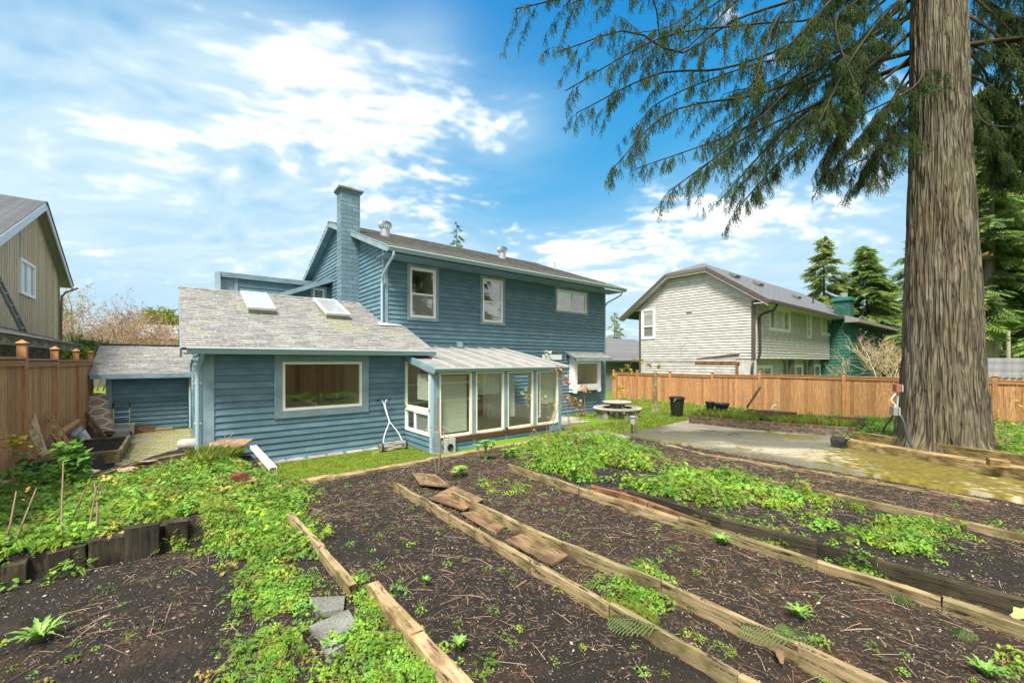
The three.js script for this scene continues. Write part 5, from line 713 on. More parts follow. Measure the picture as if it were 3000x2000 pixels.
// ---------- brick planter ----------
{
  const t = thing('brick_planter', 'two-tier dark brick planter edging the concrete pad', 'planter'); seed = 61; const bm = [[.26, .205, .14], [.20, .16, .11], [.31, .24, .16], [.17, .145, .10], [.27, .235, .165]].map(c => mat(c, .95, { map: rep(tGrit, 2, 2) })), red = mat([.30, .12, .08], .95, { map: rep(tGrit, 2, 2) }), mort = mat([.085, .08, .065], 1, { map: tGrit });
  const A = [15.58,-7.90], B = [14.59,-3.06], C = [17.80,-8.69], x0 = (A[0] + B[0]) / 2;
  const wall = (n, a, b, base, hs, w = .11, capRed = .15) => { const g = part(t, n), L = Math.hypot(b[0] - a[0], b[1] - a[1]), ry = Math.atan2(-(b[1] - a[1]), b[0] - a[0]), sx = (b[0] - a[0]) / L, sz = (b[1] - a[1]) / L; for (let c = 0; c < 12; c++) for (let s = (c % 2 ? -.105 : 0); s < L - .02; s += .212) { const p = Math.max(0, s), q = Math.min(L, s + .203), m = (p + q) / 2, H2 = hs(m / L); if (c * .074 + .066 > H2 + .02 || q - p < .03) continue; const x = a[0] + sx * m, z = a[1] + sz * m; add(g, 'brick', bx(q - p, .066, w, .1 * (c % 5)), c * .074 + .14 > H2 + .02 && rnd() < capRed * 2 ? red : pick(bm), x + rr(-.003, .003), base(x, z) + c * .074, z + rr(-.003, .003), ry + rr(-.01, .01)); }
    for (let i = 0; i < 3; i++) { const m = L * (i + .5) / 3, x = a[0] + sx * m, z = a[1] + sz * m; add(g, 'mortar', bx(L / 3, Math.min(hs((i + .2) / 3), hs((i + .8) / 3)) - .03, w - .03), mort, x, base(x, z) - .04, z, ry); } };
  const base = (x, z) => padY(x, z) - .0, X2 = x0 + 1.05;
  wall('front_wall', [x0, A[1]], [x0, B[1]], base, () => .3); wall('end_wall', [x0 + .06, B[1]], [X2 - .06, B[1]], base, () => .3); wall('back_wall', [X2, -8.02], [X2, B[1] + .1], base, f => f < .36 ? .44 : f < .66 ? .58 : .52, .2, .3);
  add(t, 'planter_soil', sheet(axis([[x0 + .03, X2 - .06, .12]]), axis([[-B[1] + .03, -A[1] - .03, .2]]), (x, z) => padY(x, z) + .22 + .05 * vn(x * 4, z * 4), .6), mat([.28, .25, .20], 1, { map: tSoil }));
  t.userData.planter = undefined; delete t.userData.planter;
  globalThis.PL = { x0, X2, z0: A[1], z1: B[1] };
  // pots and oddments on the back wall
  const pot = (lab, p, r, h, k) => { const o = thing('plant_pot', lab, 'pot'); add(o, 'pot', lathe([[0, 0], [r * k, 0], [r * .97, h * .85], [r * 1.06, h * .86], [r * 1.06, h], [r * .96, h], [r * .9, h * .8], [0, h * .78]], 24), MT.blackPot, ...p); add(o, 'potting_soil', cyl(r * .9, r * .9, .02, 20), mat([.05, .04, .03], 1), p[0], p[1] + h * .78, p[2]); const tw = new Sticks(); for (let i = 0; i < 5; i++) tw.push([[p[0], p[1] + h * .8, p[2]], [p[0] + rr(-.1, .1), p[1] + h * .8 + rr(.1, .3), p[2] + rr(-.1, .1)]], .006, 4, .003); add(o, 'dry_stem', tw.geo(), MT.bareTwig); };
  const zz = px => -7.63; pot('upright black pot with a dry stem on the brick wall', [X2, base(X2, -8) + .44, -7.62], .17, .33, .75); pot('wide shallow black pot on the brick wall', [X2, base(X2, -7.6) + .44, -7.18], .27, .3, .6);
  const bd = [18.78,0.36,-7.29], be = [20.30,1.13,-7.34]; tag(between(scene, 'leaning_board', bd, be, .14, .04, oldM([.20, .18, .15]), { rough: .01 }), 'grey board leaning on the fence behind the brick wall', 'board');
  tag(add(scene, 'garden_stake', tube([[18.71,0.32,-7.48], [18.75,0.73,-7.45], [18.77,1.08,-7.43]], .018, 4, 6, .01), MT.bareTwig), 'thin upright stake between pot and leaning board', 'stake');
  tag(add(scene, 'white_pipe', tube([[19.01,0.36,-6.47], [19.09,0.53,-6.40], [19.17,0.55,-6.33], [19.31,0.35,-6.22]], .03, 16, 8), MT.plasticWhite), 'bent white plastic pipe behind the brick wall', 'pipe');
}
// ---------- rubbish bin ----------
{
  const t = thing('rubbish_bin', 'black round plastic bin with yellow sticker by the fence', 'bin'), p = [16.90,-9.42], y = Y(...p), g = part(t, 'body', p[0], y, p[1], 0, .03); g.rotation.z = .05;
  add(g, 'barrel', lathe([[0, 0], [.27, 0], [.29, .02], [.36, .78], [.40, .79], [.41, .86], [.385, .88], [.36, .87], [.35, .8], [.28, .05], [0, .04]], 36).scale(.8, 1, .8), mat([.02, .024, .022], .5)); for (const yy of [.2, .35, .5, .65]) add(g, 'rib', new THREE.TorusGeometry(.22 + yy * .088, .008, 6, 32).rotateX(Math.PI / 2), MT.black, 0, yy, 0);
  add(g, 'rim', new THREE.TorusGeometry(.32, .022, 8, 36).rotateX(Math.PI / 2), MT.blackPot, 0, .86, 0); add(t, 'handle', tube([[p[0] - .32, y + .68, p[1] + .08], [p[0] - .39, y + .70, p[1] + .08], [p[0] - .4, y + .78, p[1] + .13], [p[0] - .32, y + .82, p[1] + .16]], .018, 12, 6), MT.grey);
  const a = .55; add(g, 'sticker', new THREE.CylinderGeometry(.292, .286, .16, 8, 1, true, .25, .6).translate(0, .62, 0), mat([.72, .68, .02], .6));
}
// ---------- concrete picnic table with ring bench ----------
{
  const t = thing('picnic_table', 'round concrete picnic table with ring bench on the lawn', 'table'), p = [14.6, -10.85], y = Y(...p) + .01, cm = mat([.55, .51, .45], .9, { map: rep(tGrit, .8, .8), bumpMap: rep(tGritB, 2, 2), bumpScale: .003 }), leg = mat([.40, .385, .33], .92, { map: rep(tGrit, .8, .8) });
  add(t, 'table_top', lathe([[0, .64], [.56, .64], [.61, .66], [.61, .70], [.59, .715], [0, .72]], 48), cm, p[0], y, p[1]);
  add(t, 'bench_ring', lathe([[.66, .38], [1.0, .38], [1.02, .40], [1.02, .44], [1.0, .46], [.66, .46], [.64, .44], [.64, .40], [.66, .38]], 56), cm, p[0], y, p[1]);
  for (let k = 0; k < 4; k++) { const a = k * Math.PI / 2 + .62; const s = new THREE.Shape([[.08, 0], [.72, 0], [.98, .38], [.70, .38], [.62, .30], [.5, .12], [.34, .10], [.22, .2], [.2, .45], [.4, .64], [.06, .64]].map(q => new THREE.Vector2(...q))); const h = new THREE.Path(); h.absarc(.72, .19, .0001, 0, 6.28); const g = new THREE.ExtrudeGeometry(s, { depth: .1, bevelEnabled: true, bevelSize: .01, bevelThickness: .01, bevelSegments: 1 }).translate(0, 0, -.05); add(t, 'leg', g, leg, p[0], y, p[1], a); }
  for (let k = 0; k < 4; k++) { const a = k * Math.PI / 2 + .62 + Math.PI / 4; const s = new THREE.Shape([[-.34, 0], [.34, 0], [.30, .38], [-.30, .38]].map(q => new THREE.Vector2(...q))); const h = new THREE.Path(); h.absarc(0, .2, .15, 0, 6.2832); s.holes.push(h); const g = new THREE.ExtrudeGeometry(s, { depth: .07, bevelEnabled: false, curveSegments: 18 }); add(t, 'bench_support', g, leg, p[0] + Math.cos(a) * .82, y, p[1] - Math.sin(a) * .82, a + Math.PI / 2); }
}
// ---------- reel mower ----------
{
  const t = thing('reel_mower', 'old push reel mower with silver handle leaning on the blue wall', 'mower'), x = 4.44, z = -10.45, ax = z - .06; const wheel = k => { const g = part(t, 'wheel', x + k * .33, .15, z); add(g, 'tyre', new THREE.TorusGeometry(.125, .024, 8, 26).rotateY(Math.PI / 2), MT.black); add(g, 'rim', cyl(.105, .105, .03, 22).rotateZ(Math.PI / 2).translate(.015, 0, 0), mat([.50, .48, .40], .7, { map: tGrit })); add(g, 'hub', cyl(.03, .03, .06, 12).rotateZ(Math.PI / 2).translate(.03, 0, 0), MT.darkSteel); }; wheel(-1); wheel(1);
  const pale = mat([.56, .54, .46], .6, { map: tGrit }); const bl = []; for (let k = 0; k < 5; k++) { const P = [], I = []; for (let i = 0; i <= 14; i++) { const a = k * 1.2566 + i * .09, X = -.28 + i * .04; P.push(X, Math.cos(a) * .085, Math.sin(a) * .085, X, Math.cos(a + .25) * .06, Math.sin(a + .25) * .06); if (i) { const o = i * 2; I.push(o - 2, o - 1, o + 1, o - 2, o + 1, o); } } bl.push(geoOf(P, null, I)); } add(t, 'reel', merge(bl), pale, x, .14, z + .05); add(t, 'axle', cyl(.014, .014, .6, 8).rotateZ(Math.PI / 2).translate(.3, 0, 0), MT.steel, x, .14, z + .05); add(t, 'roller', cyl(.035, .035, .58, 12).rotateZ(Math.PI / 2).translate(.29, 0, 0), MT.bareTwig, x, .045, z - .12); add(t, 'frame_bar', cyl(.018, .018, .62, 10).rotateZ(Math.PI / 2).translate(.31, 0, 0), pale, x, .24, z);
  for (const k of [-1, 1]) { add(t, 'fork_arm', tube([[x + k * .27, .22, z - .02], [x + k * .2, .42, z - .1], [x + .0 + k * .02, .72, z - .22]], .013, 10, 8), MT.plasticWhite); add(t, 'side_plate', bx(.02, .16, .2), pale, x + k * .3, .08, z); }
  add(t, 'handle_bar', tube([[x + .01, .70, z - .21], [x - .06, 1.0, z - .33], [x - .10, 1.2, z - .38], [x - .12, 1.28, z - .40], [x - .17, 1.33, z - .40]], .014, 14, 8), MT.plasticWhite); add(t, 'handle_bar', tube([[x - .01, .70, z - .21], [x - .04, 1.0, z - .33], [x - .07, 1.2, z - .38], [x - .05, 1.28, z - .40], [x + .0, 1.33, z - .40]], .014, 14, 8), MT.plasticWhite);
  add(t, 'grip', tube([[x - .17, 1.33, z - .40], [x - .3, 1.32, z - .39]], .02, 4, 8), MT.black); add(t, 'grip', tube([[x, 1.33, z - .40], [x + .13, 1.34, z - .41]], .02, 4, 8), MT.black);
}
// ---------- foundation pavers, bricks and things along the lawn strip ----------
seed = 88; for (let i = 0; i < 7; i++) tag(add(scene, 'edging_stone', plankGeo(rr(.34, .42), .06, .2, .012, 3, .02), MT.concrete, 1.75 + i * .45, .0, -10.86 + rr(-.03, .03), rr(-.06, .06)), 'flat grey stone in the row along the blue wall foot', 'stone', 'stones along the wall foot');
{ const p = [0.75,-7.73], q = [0.99,-7.91]; tag(between(scene, 'loose_board', [p[0] - .18, Y(p[0], p[1]) + .075, p[1] - .02], [p[0] + .24, Y(p[0], p[1]) + .075, p[1] - .1], .03, .22, oldM([.44, .32, .22]), {}), 'short board under the red brick on the cross timber', 'board');
  const b = thing('red_brick', 'rust-red hollow brick standing on the cross timber', 'brick'); add(b, 'body', plankGeo(.22, .12, .12, .004, 3, .008), mat([.26, .075, .04], .9, { map: rep(tGrit, 3, 3) }), p[0] + .02, Y(p[0], p[1]) + .106, p[1] - .05, .15); for (const k of [-.05, .05]) add(b, 'hole', cyl(.022, .022, .004, 12), MT.black, p[0] + .02 + k, Y(p[0], p[1]) + .225, p[1] - .05);
  const c = thing('paving_block', 'dark weathered block with holes tilted against the cross timber', 'block'), g = part(c, 'body', q[0], Y(q[0], q[1]) + .02, q[1] + .06, .7, .5); add(g, 'block', plankGeo(.26, .08, .15, .006, 3, .01), mat([.15, .125, .10], .95, { map: rep(tGrit, 3, 3) })); for (const k of [-.07, .05]) add(g, 'hole', cyl(.026, .026, .004, 12), MT.black, k, .082, 0); }
{ const a = [1.25,0.61,-10.19], b = [1.32,0.52,-8.33]; const t = thing('white_channel', 'white plastic channel lying along the pale retaining timber', 'channel'); between(t, 'base', [a[0], a[1] - .02, a[2]], [b[0], b[1] - .02, b[2]], .015, .12, MT.plasticWhite, { rough: .001 }); between(t, 'lip', [a[0] + .055, a[1] - .06, a[2]], [b[0] + .055, b[1] - .06, b[2]], .05, .015, MT.plasticWhite, { rough: .001 }); between(t, 'lip', [a[0] - .055, a[1] - .06, a[2]], [b[0] - .055, b[1] - .06, b[2]], .05, .015, MT.plasticWhite, { rough: .001 }); add(t, 'stub_post', bx(.09, .3, .09), TM[2], b[0] + .03, b[1] - .36, b[2] - .05);
  const c = [0.06,0.58,-11.42], d = [0.55,0.59,-11.15]; tag(add(scene, 'carpet_roll', tube([c, [(c[0] + d[0]) / 2, c[1] + .01, (c[2] + d[2]) / 2], d], .12, 12, 16), mat([.52, .49, .46], 1, { map: tGrit })), 'dirty white carpet roll at the plot edge beside the downspout', 'carpet roll');
  const e = [[0.55,0.67,-11.15],[1.30,0.70,-10.54],[1.02,0.55,-10.38],[0.52,0.53,-10.65]]; tag(add(scene, 'stone_slab', hexa([...[e[3], e[2], e[1], e[0]].map(q => [q[0], q[1] - .04, q[2]]), e[3], e[2], e[1], e[0]]), mat([.36, .25, .17], .95, { map: tGrit })), 'brown stone slab tilted against the blue wall corner', 'slab'); }
// ---------- scrap by the left fence ----------
{
  seed = 44; // scrap boards: four corners of the broad face and a thickness
  const slab = (lab, q, th, m, edge) => { const [a, b, c] = q.map(p => new THREE.Vector3(...p)), n = b.clone().sub(a).cross(c.clone().sub(b)).normalize(); if (n.z < 0) n.negate(); const bk = q.map(p => [p[0] - n.x * th, p[1] - n.y * th, p[2] - n.z * th]), t = thing('scrap_board', lab, 'board'); add(t, 'board', hexa([bk[3], bk[2], q[2], q[3], bk[0], bk[1], q[1], q[0]], rnd(), rnd()), m); if (edge) add(t, 'painted_edge', hexa([bk[3], bk[3], q[3], q[3], bk[0], bk[0], q[0], q[0]].map((p, k) => [p[0] - (k % 4 === 0 || k % 4 === 3 ? .008 : .001), p[1], p[2] + .001])), edge); return t; };
  slab('white-faced board with red edge leaning on the orange fence', [[-2.23,1.32,-11.73],[-2.11,1.41,-11.76],[-1.79,0.85,-10.73],[-1.86,0.79,-10.65]], .06, oldM([.62, .56, .47]), mat([.22, .03, .035], .7));
  slab('broad splintered plank leaning beside the white-faced board', [[-2.19,1.26,-12.86],[-2.13,1.36,-12.94],[-1.61,0.79,-11.62],[-1.69,0.72,-11.55]], .05, oldM([.50, .36, .23])); slab('thick brown slab end resting under the splintered plank', [[-1.96,0.96,-12.15],[-1.84,0.98,-12.19],[-1.58,0.74,-11.33],[-1.64,0.70,-11.25]], .06, oldM([.40, .26, .15]));
  slab('short dark plank standing behind the splintered plank', [[-2.27,1.23,-14.21],[-2.17,1.24,-14.13],[-2.02,0.86,-13.62],[-2.11,0.89,-13.70]], .04, oldM([.30, .23, .12])); slab('dark plank leaning below the rolled rug', [[-2.16,0.82,-17.47],[-2.09,0.87,-17.41],[-1.57,0.27,-16.21],[-1.68,0.23,-16.31]], .06, oldM([.24, .18, .14]));
  slab('pale fence offcut propped diagonally on the scrap heap', [[-1.97,0.86,-13.45],[-1.90,0.92,-14.94],[-1.90,0.85,-14.94],[-1.94,0.80,-13.43]], .05, woodM([.58, .38, .22])); slab('black plastic panel lying beside the dark plank', [[-2.04,0.46,-16.99],[-1.97,0.52,-17.06],[-1.71,0.23,-16.33],[-1.84,0.21,-16.31]], .05, MT.black);
  slab('white scrap panel lying among the boards by the rug', [[-2.05,0.42,-15.57],[-1.96,0.50,-16.27],[-1.80,0.27,-15.89],[-1.90,0.31,-15.46]], .03, mat([.62, .61, .57], .8, { map: tGrit })); slab('grey crumpled panel beside the white scrap panel', [[-2.04,0.60,-14.79],[-1.97,0.66,-15.77],[-1.92,0.57,-15.73],[-1.99,0.48,-14.89]], .03, mat([.45, .48, .48], .8, { map: tGrit }));
  slab('pale plank end lying at the foot of the white-faced board', [[-1.88,0.76,-10.80],[-1.77,0.78,-11.35],[-1.72,0.76,-11.31],[-1.83,0.71,-10.76]], .06, oldM([.55, .46, .34])); slab('long grey timber lying in front of the scrap heap', [[-1.98,0.63,-11.14],[-1.40,0.48,-11.70],[-1.40,0.39,-11.70],[-1.98,0.52,-11.14]], .12, oldM([.46, .40, .28])); slab('diagonal fence rail offcut at the fence foot', [[-2.20,0.73,-10.55],[-2.15,0.79,-11.54],[-2.14,0.74,-11.53],[-2.18,0.69,-10.53]], .04, woodM([.58, .40, .24]));
  slab('rotten brown timber across the heap', [[-2.10,0.74,-12.27],[-1.97,0.76,-13.19],[-1.95,0.68,-13.18],[-2.07,0.66,-12.24]], .08, oldM([.34, .26, .17]));
  // rolled rug with trellis pattern
  const tRug = tex(256, 512, (u, v) => { const s = (x, y) => { const a = Math.cos(x * 6.2832), b = Math.cos(y * 6.2832); return Math.abs(a + b + .35 * Math.cos(x * 12.566) * b); }; const d = s(u * 3, v * 4), g = .08 * (vn(u * 120, v * 240, 120, 240) - .5), k = sm(.30, .18, d); return [lerp(.60, .88, k) + g, lerp(.54, .84, k) + g, lerp(.48, .78, k) + g]; });
  const rb = [-1.73,0.07,-17.38], rt = [-2.01,1.38,-18.38]; const rug = thing('rolled_rug', 'taupe rug with white trellis pattern, rolled and leaning in the fence corner', 'rug'); const gr = new THREE.CylinderGeometry(.27, .29, 1.44, 28, 8); { const p = gr.attributes.position; for (let i = 0; i < p.count; i++) { p.setZ(i, p.getZ(i) * .55); if (p.getY(i) > .6) p.setY(i, p.getY(i) - .25 * Math.pow(p.getX(i) / .27, 2) * .3); } gr.computeVertexNormals(); } const o = add(rug, 'roll', gr, mat([.92, .90, .88], 1, { map: tRug }), (rb[0] + rt[0]) / 2, (rb[1] + rt[1]) / 2, (rb[2] + rt[2]) / 2, 0); o.quaternion.setFromUnitVectors(new THREE.Vector3(0, 1, 0), new THREE.Vector3(rt[0] - rb[0], rt[1] - rb[1], rt[2] - rb[2]).normalize());
  // hand truck
  const ht = thing('hand_truck', 'silver folding hand truck standing before the shed', 'hand truck'), hx0 = -1.53, hx1 = -1.16, z = -17.7; for (const x of [hx0, hx1]) add(ht, 'rail', tube([[x, .02, z], [x, .9, z]], .016, 4, 8), MT.steel); add(ht, 'handle', tube([[hx0, .9, z], [hx0 + .01, 1.08, z], [hx0 + .07, 1.14, z], [hx1 - .07, 1.14, z], [hx1 - .01, 1.08, z], [hx1, .9, z]], .02, 26, 8), MT.black); for (const y of [.22, .42, .62, .78]) add(ht, 'crossbar', tube([[hx0, y, z], [hx1, y, z]], .01, 3, 6), MT.steel); add(ht, 'toe_plate', bx(hx1 - hx0 + .1, .015, .22), MT.steel, (hx0 + hx1) / 2, .05, z + .12); for (const x of [hx0 - .03, hx1 + .03]) add(ht, 'wheel', new THREE.TorusGeometry(.06, .022, 8, 18).rotateY(Math.PI / 2), MT.black, x, .085, z - .03);
  const c = [-1.64,0.16,-19.23]; tag(add(scene, 'plywood_offcut', bx(.2, .62, .03), woodM([.52, .36, .16]), c[0], .22, -18.12, 0, -.08), 'yellow plywood offcut upright behind the hand truck', 'board'); const wb = thing('storage_crate', 'pale plastic crate low behind the hand truck', 'crate'); add(wb, 'body', bx(.52, .3, .3), mat([.5, .5, .47], .6), (hx0 + hx1) / 2 + .02, .02, -17.95); add(wb, 'lid', bx(.56, .05, .34), mat([.42, .42, .30], .7), (hx0 + hx1) / 2 + .02, .32, -17.95);
  [['charred timber offcut along the shed foot', 385, 452, .24, oldM([.32, .21, .12])], ['pale timber offcut along the shed foot', 453, 505, .13, oldM([.5, .38, .25])]].forEach(([l, a, b, h, m], i) => { const xa = [-1.11, -0.57][i], xb = [-0.58, -0.12][i]; tag(add(scene, 'timber_offcut', plankGeo(xb - xa, h, .1, .01), m, (xa + xb) / 2, .01, -18.1), l, 'timber'); });
  // wooden planter box
  const pb = thing('planter_box', 'old timber planter box with soil by the mossy pavers', 'planter'), pm = [TM[2], TM[0], TM[1], TM[2]]; const bb = (x0, z0, x1, z1, i) => between(pb, 'side_board', [x0, .0, z0], [x1, 0, z1], .29, .07, pm[i], { rough: .008 }); bb(-2.0, -13.4, -1.05, -13.4, 0); bb(-1.05, -13.4, -1.05, -15.8, 1); bb(-2.0, -15.8, -1.05, -15.8, 2); bb(-2.02, -13.4, -2.02, -15.8, 3); add(pb, 'planter_soil', sheet(axis([[-2, -1.08, .1]]), axis([[13.43, 15.77, .12]]), (x, z) => .2 + .08 * vn(x * 6, z * 6), .6), mat([.5, .42, .28], 1, { map: tSoil, bumpMap: tSoilB, bumpScale: .03 }));
  // mossy pavers between plot and shed
  const pv = struct('paver_yard', sheet(axis([[-2.1, .44, .3]]), axis([[9.6, 18.3, .3]]), () => .004, .6), mat([.18, .17, .11], 1, { map: tSoil })); seed = 3; const pm2 = [[.36, .34, .20], [.33, .34, .15], [.40, .36, .25], [.34, .38, .11], [.38, .31, .22]].map(q => mat(q, .95, { map: rep(tGrit, 2, 2) })); let k = 0; for (let v = 10.6; v < 18.2; v += .205) for (let x = -1.0 + (Math.round(v / .205) % 2) * .1; x < .36; x += .205) { if (v < 9.7 + (x + 1.1) * 1.24 + .15 || k++ > 290) continue; add(pv, 'paver', bx(.197, .03, .197, .1 * (k % 6)), pick(pm2), x, .004 + rr(0, .006), -v, rr(-.02, .02)); }
  // terracotta and pale shards on the plot
  [['broken terracotta shard half buried in the plot', 250, 1392, .13], ['pink tile fragment beside the terracotta shard', 225, 1378, .11], ['flat pink paver piece in the plot soil', 235, 1362, .16], ['cardboard-like pink slab on the plot edge', 425, 1352, .15]].forEach(([l, x, y, s], i) => { const p = [[-1.09,-9.44], [-0.66,-8.71], [-0.62,-9.24], [-0.40,-9.78]][i]; tag(add(scene, 'tile_fragment', new THREE.CylinderGeometry(s, s * .9, .025, 5), mat([.50, .35, .26], .9, { map: tGrit }), p[0], Y(...p) + .05, p[1], rr(0, 3), .1), l, 'tile piece'); });
}
// ---------- small garden things ----------
{
  const l = thing('garden_light', 'small black and clear path light on the pad corner', 'lamp'), p = [11.04,-7.60], y = Y(...p) + .06; for (const [dx, dz] of [[-.07, 0], [.07, .03]]) add(l, 'stake', bx(.035, .3, .035), MT.darkSteel, p[0] + dx, y, p[1] + dz); add(l, 'lens', cyl(.11, .085, .2, 8), phys([.75, .72, .68], .25, { transmission: .4, thickness: 0 }), p[0], y + .3, p[1]); add(l, 'cap', lathe([[0, .06], [.12, .03], [.13, 0], [0, 0]].reverse(), 8), MT.grey, p[0], y + .5, p[1]);
  const w = thing('weathered_post', 'old weathered post in a concrete foot by the fence', 'post'), q = [17.93,-11.09]; add(w, 'post', plankGeo(1.9, .13, .13, .008).rotateZ(Math.PI / 2), oldM([.44, .41, .34]), q[0] + .06, Y(...q) + 1.0, q[1]); add(w, 'foot', bx(.3, .16, .3), MT.concrete, q[0], Y(...q), q[1]);
  const a = [3.75,-6.79], y0 = Y(...a), c = thing('tomato_cage', 'wire tomato cage around a dead stem in the bed', 'plant cage'); for (const [r, h] of [[.17, .42], [.21, .82]]) add(c, 'hoop', new THREE.TorusGeometry(r, .006, 5, 30).rotateX(Math.PI / 2 + .1), MT.galv, a[0], y0 + h, a[1]); for (let k = 0; k < 3; k++) { const t = k * 2.1 + .4; add(c, 'wire_leg', tube([[a[0] + Math.cos(t) * .05, y0, a[1] + Math.sin(t) * .05], [a[0] + Math.cos(t) * .17, y0 + .42, a[1] + Math.sin(t) * .17], [a[0] + Math.cos(t) * .21, y0 + .84, a[1] + Math.sin(t) * .21]], .005, 5, 5), MT.galv); }
  const d = thing('dead_shrub', 'tall bare pruned stem inside the wire cage', 'plant'); add(d, 'stem', tube([[a[0] + .02, y0, a[1]], [a[0] + .03, y0 + .6, a[1] + .02], [a[0] - .02, y0 + 1.0, a[1]], [a[0] - .01, y0 + 1.42, a[1] + .02]], .024, 14, 7, .012), oldM([.42, .32, .26])); add(d, 'side_stem', tube([[a[0] + .03, y0 + .45, a[1]], [a[0] + .12, y0 + .6, a[1]], [a[0] + .1, y0 + .9, a[1] + .02]], .012, 8, 6, .006), MT.bareTwig);
  const v = thing('wall_box', 'grey box with round black vent at the sunroom corner', 'box'), vp = [4.83,0.38,-8.44]; add(v, 'box', new THREE.BoxGeometry(.3, .42, .06), mat([.42, .44, .45], .6), 5.48, .17, -9.30); add(v, 'vent_ring', new THREE.TorusGeometry(.075, .02, 8, 22), MT.black, 5.47, .16, -9.262); add(v, 'vent_disc', new THREE.CircleGeometry(.07, 20), MT.black, 5.47, .16, -9.266);
}

// ---------- ground plants ----------
// lobed leaf lying in xz, tip towards +z, slightly cupped
function lobed(n = 3, w = .5) { const P = [[0, 0, 0]], I = []; const k = n * 4; for (let i = 0; i <= k; i++) { const t = i / k, a = (t - .5) * 3.9, r = (.55 + .45 * Math.abs(Math.cos((t - .5) * Math.PI * n))) * (1 - .25 * Math.abs(t - .5)); P.push([Math.sin(a) * r * w, .10 * Math.sin(a * 2 + 1) * w + .12 * r * w, .25 + Math.cos(a) * r * w]); if (i) I.push([0, i, i + 1]); } return { P, I }; }
function clump(s, n, R, h, leaf, tilt) { // leaves on short stalks, dome shaped
  seed = s; const pos = [], ix = []; for (let q = 0; q < n; q++) { const a = rr(0, 6.28), t = Math.sqrt(rnd()), b = [Math.cos(a) * R * t, h * (1 - t * t * .6) * rr(.7, 1.1), Math.sin(a) * R * t], sz = R * rr(.24, .5), e = new THREE.Euler(rr(-.5, .5) + t * tilt, Math.PI / 2 - a + rr(-.6, .6), rr(-.5, .5), 'YXZ'), v = new THREE.Vector3(), o = pos.length / 3; for (const p of leaf.P) { v.set(...p).multiplyScalar(sz).applyEuler(e); pos.push(v.x + b[0], Math.max(.0, v.y + b[1]), v.z + b[2]); } for (const i of leaf.I) ix.push(o + i[0], o + i[1], o + i[2]); const c = pos.length / 3; pos.push(0, 0, 0, .006, 0, .004, b[0], b[1], b[2]); ix.push(c, c + 1, c + 2); } return geoOf(pos, null, ix); }
const pinnate = (() => { const P = [], I = []; const n = 6; for (let i = 0; i < n; i++) for (const k of [-1, 1]) { const z = .12 + i * .15, l = .34 * (1 - i * .11), o = P.length; P.push([0, .02 * i, z], [k * l * .6, .05, z + .02], [k * l, .0, z + .16], [k * l * .45, .04, z + .13]); I.push([o, o + 1, o + 2], [o, o + 2, o + 3]); } return { P, I }; })();
const L3 = lobed(3, .55), L5 = lobed(5, .6), weedG = [clump(1, 34, 1, .7, L3, .5), clump(2, 30, 1, .6, L5, .5), clump(3, 30, 1, 1.0, { P: pinnate.P.map(p => p.map(q => q * 1.5)), I: pinnate.I }, .2)];
const weedM = phys([.235, .42, .042], .6, { transmission: .35, thickness: 0, side: THREE.DoubleSide, specularIntensity: .4 });
const weedCol = (y) => { const k = rr(.5, 1.2), t = rnd(); return t < y * .6 ? lin(k * 1.3, k * 1.05, k) : t > .93 ? lin(k * 1.7, k * .8, k * 2) : lin(k * rr(.75, 1.05), k * rr(.9, 1.02), k * rr(.8, 1.8)); };
const weeds = [[], [], []], mixG = [];
const gcol = () => { const k = rr(.65, 1.3); return lin(k * rr(.85, 1.3), k, k * rr(.6, 1.2)); };
function patch(poly, dens, s0, s1, o = {}) {               // scatter clumps inside an outline on the soil
  const xs = poly.map(p => p[0]), zs = poly.map(p => p[1]), a = Math.min(...xs), b = Math.max(...xs), c = Math.min(...zs), d = Math.max(...zs), n = Math.round((b - a) * (d - c) * dens);
  for (let i = 0; i < n; i++) { let x = rr(a, b), z = rr(c, d); if (!inPoly(poly, x, z)) continue; const jt = .34 * Math.pow(rnd(), 3), ja = rr(0, 6.28); x += Math.cos(ja) * jt; z += Math.sin(ja) * jt; const g = .6 * fbm(x * 1.4, z * 1.4, 3, 0, 0, 5) + .4 * fbm(x * 5, z * 5, 2, 0, 0, 15); const th = (o.thin ?? .36) + .06; if (rnd() > sm(th - .09, th + .10, g)) continue; const s = (o.k ?? 1) * rr(s0, s1) * (.6 + .9 * g) * (rnd() < .12 ? 1.4 : rnd() < .3 ? .6 : 1); if (rnd() < .14) { const dry = rnd() < .3, q = s * rr(.6, 1.25); mixG.push({ p: [x, YS(x, z), z], e: [rr(-.3, .3), rr(0, 6.28), rr(-.3, .3)], s: [q, q * (dry ? 1.3 : .9), q], c: dry ? lin(rr(1.1, 1.6), rr(.75, 1), rr(1.5, 3)) : gcol() }); } (o.into ?? weeds)[Math.floor(rnd() * 3)].push({ p: [x, YS(x, z) - .01 + (o.dy ?? 0), z], e: [rr(-.15, .15), rr(0, 6.28), rr(-.15, .15)], s: [s, s * rr(.8, 1.9), s], c: weedCol(o.yel ?? .25).multiplyScalar(.72 + .6 * fbm(x * 3.1, z * 3.1, 2, 0, 0, 61)) }); } }
seed = 2024;
patch([[-2.49,-10.38],[-1.68,-9.84],[-0.73,-8.38],[0.21,-9.79],[0.94,-10.18],[1.26,-8.61],[1.62,-7.41],[1.22,-6.37],[0.78,-5.36],[0.13,-5.93],[-0.15,-6.32],[-0.72,-6.08],[-1.43,-5.98]], 361, 0.041, 0.088, { yel: .4, thin: .36, k: 1.3 });
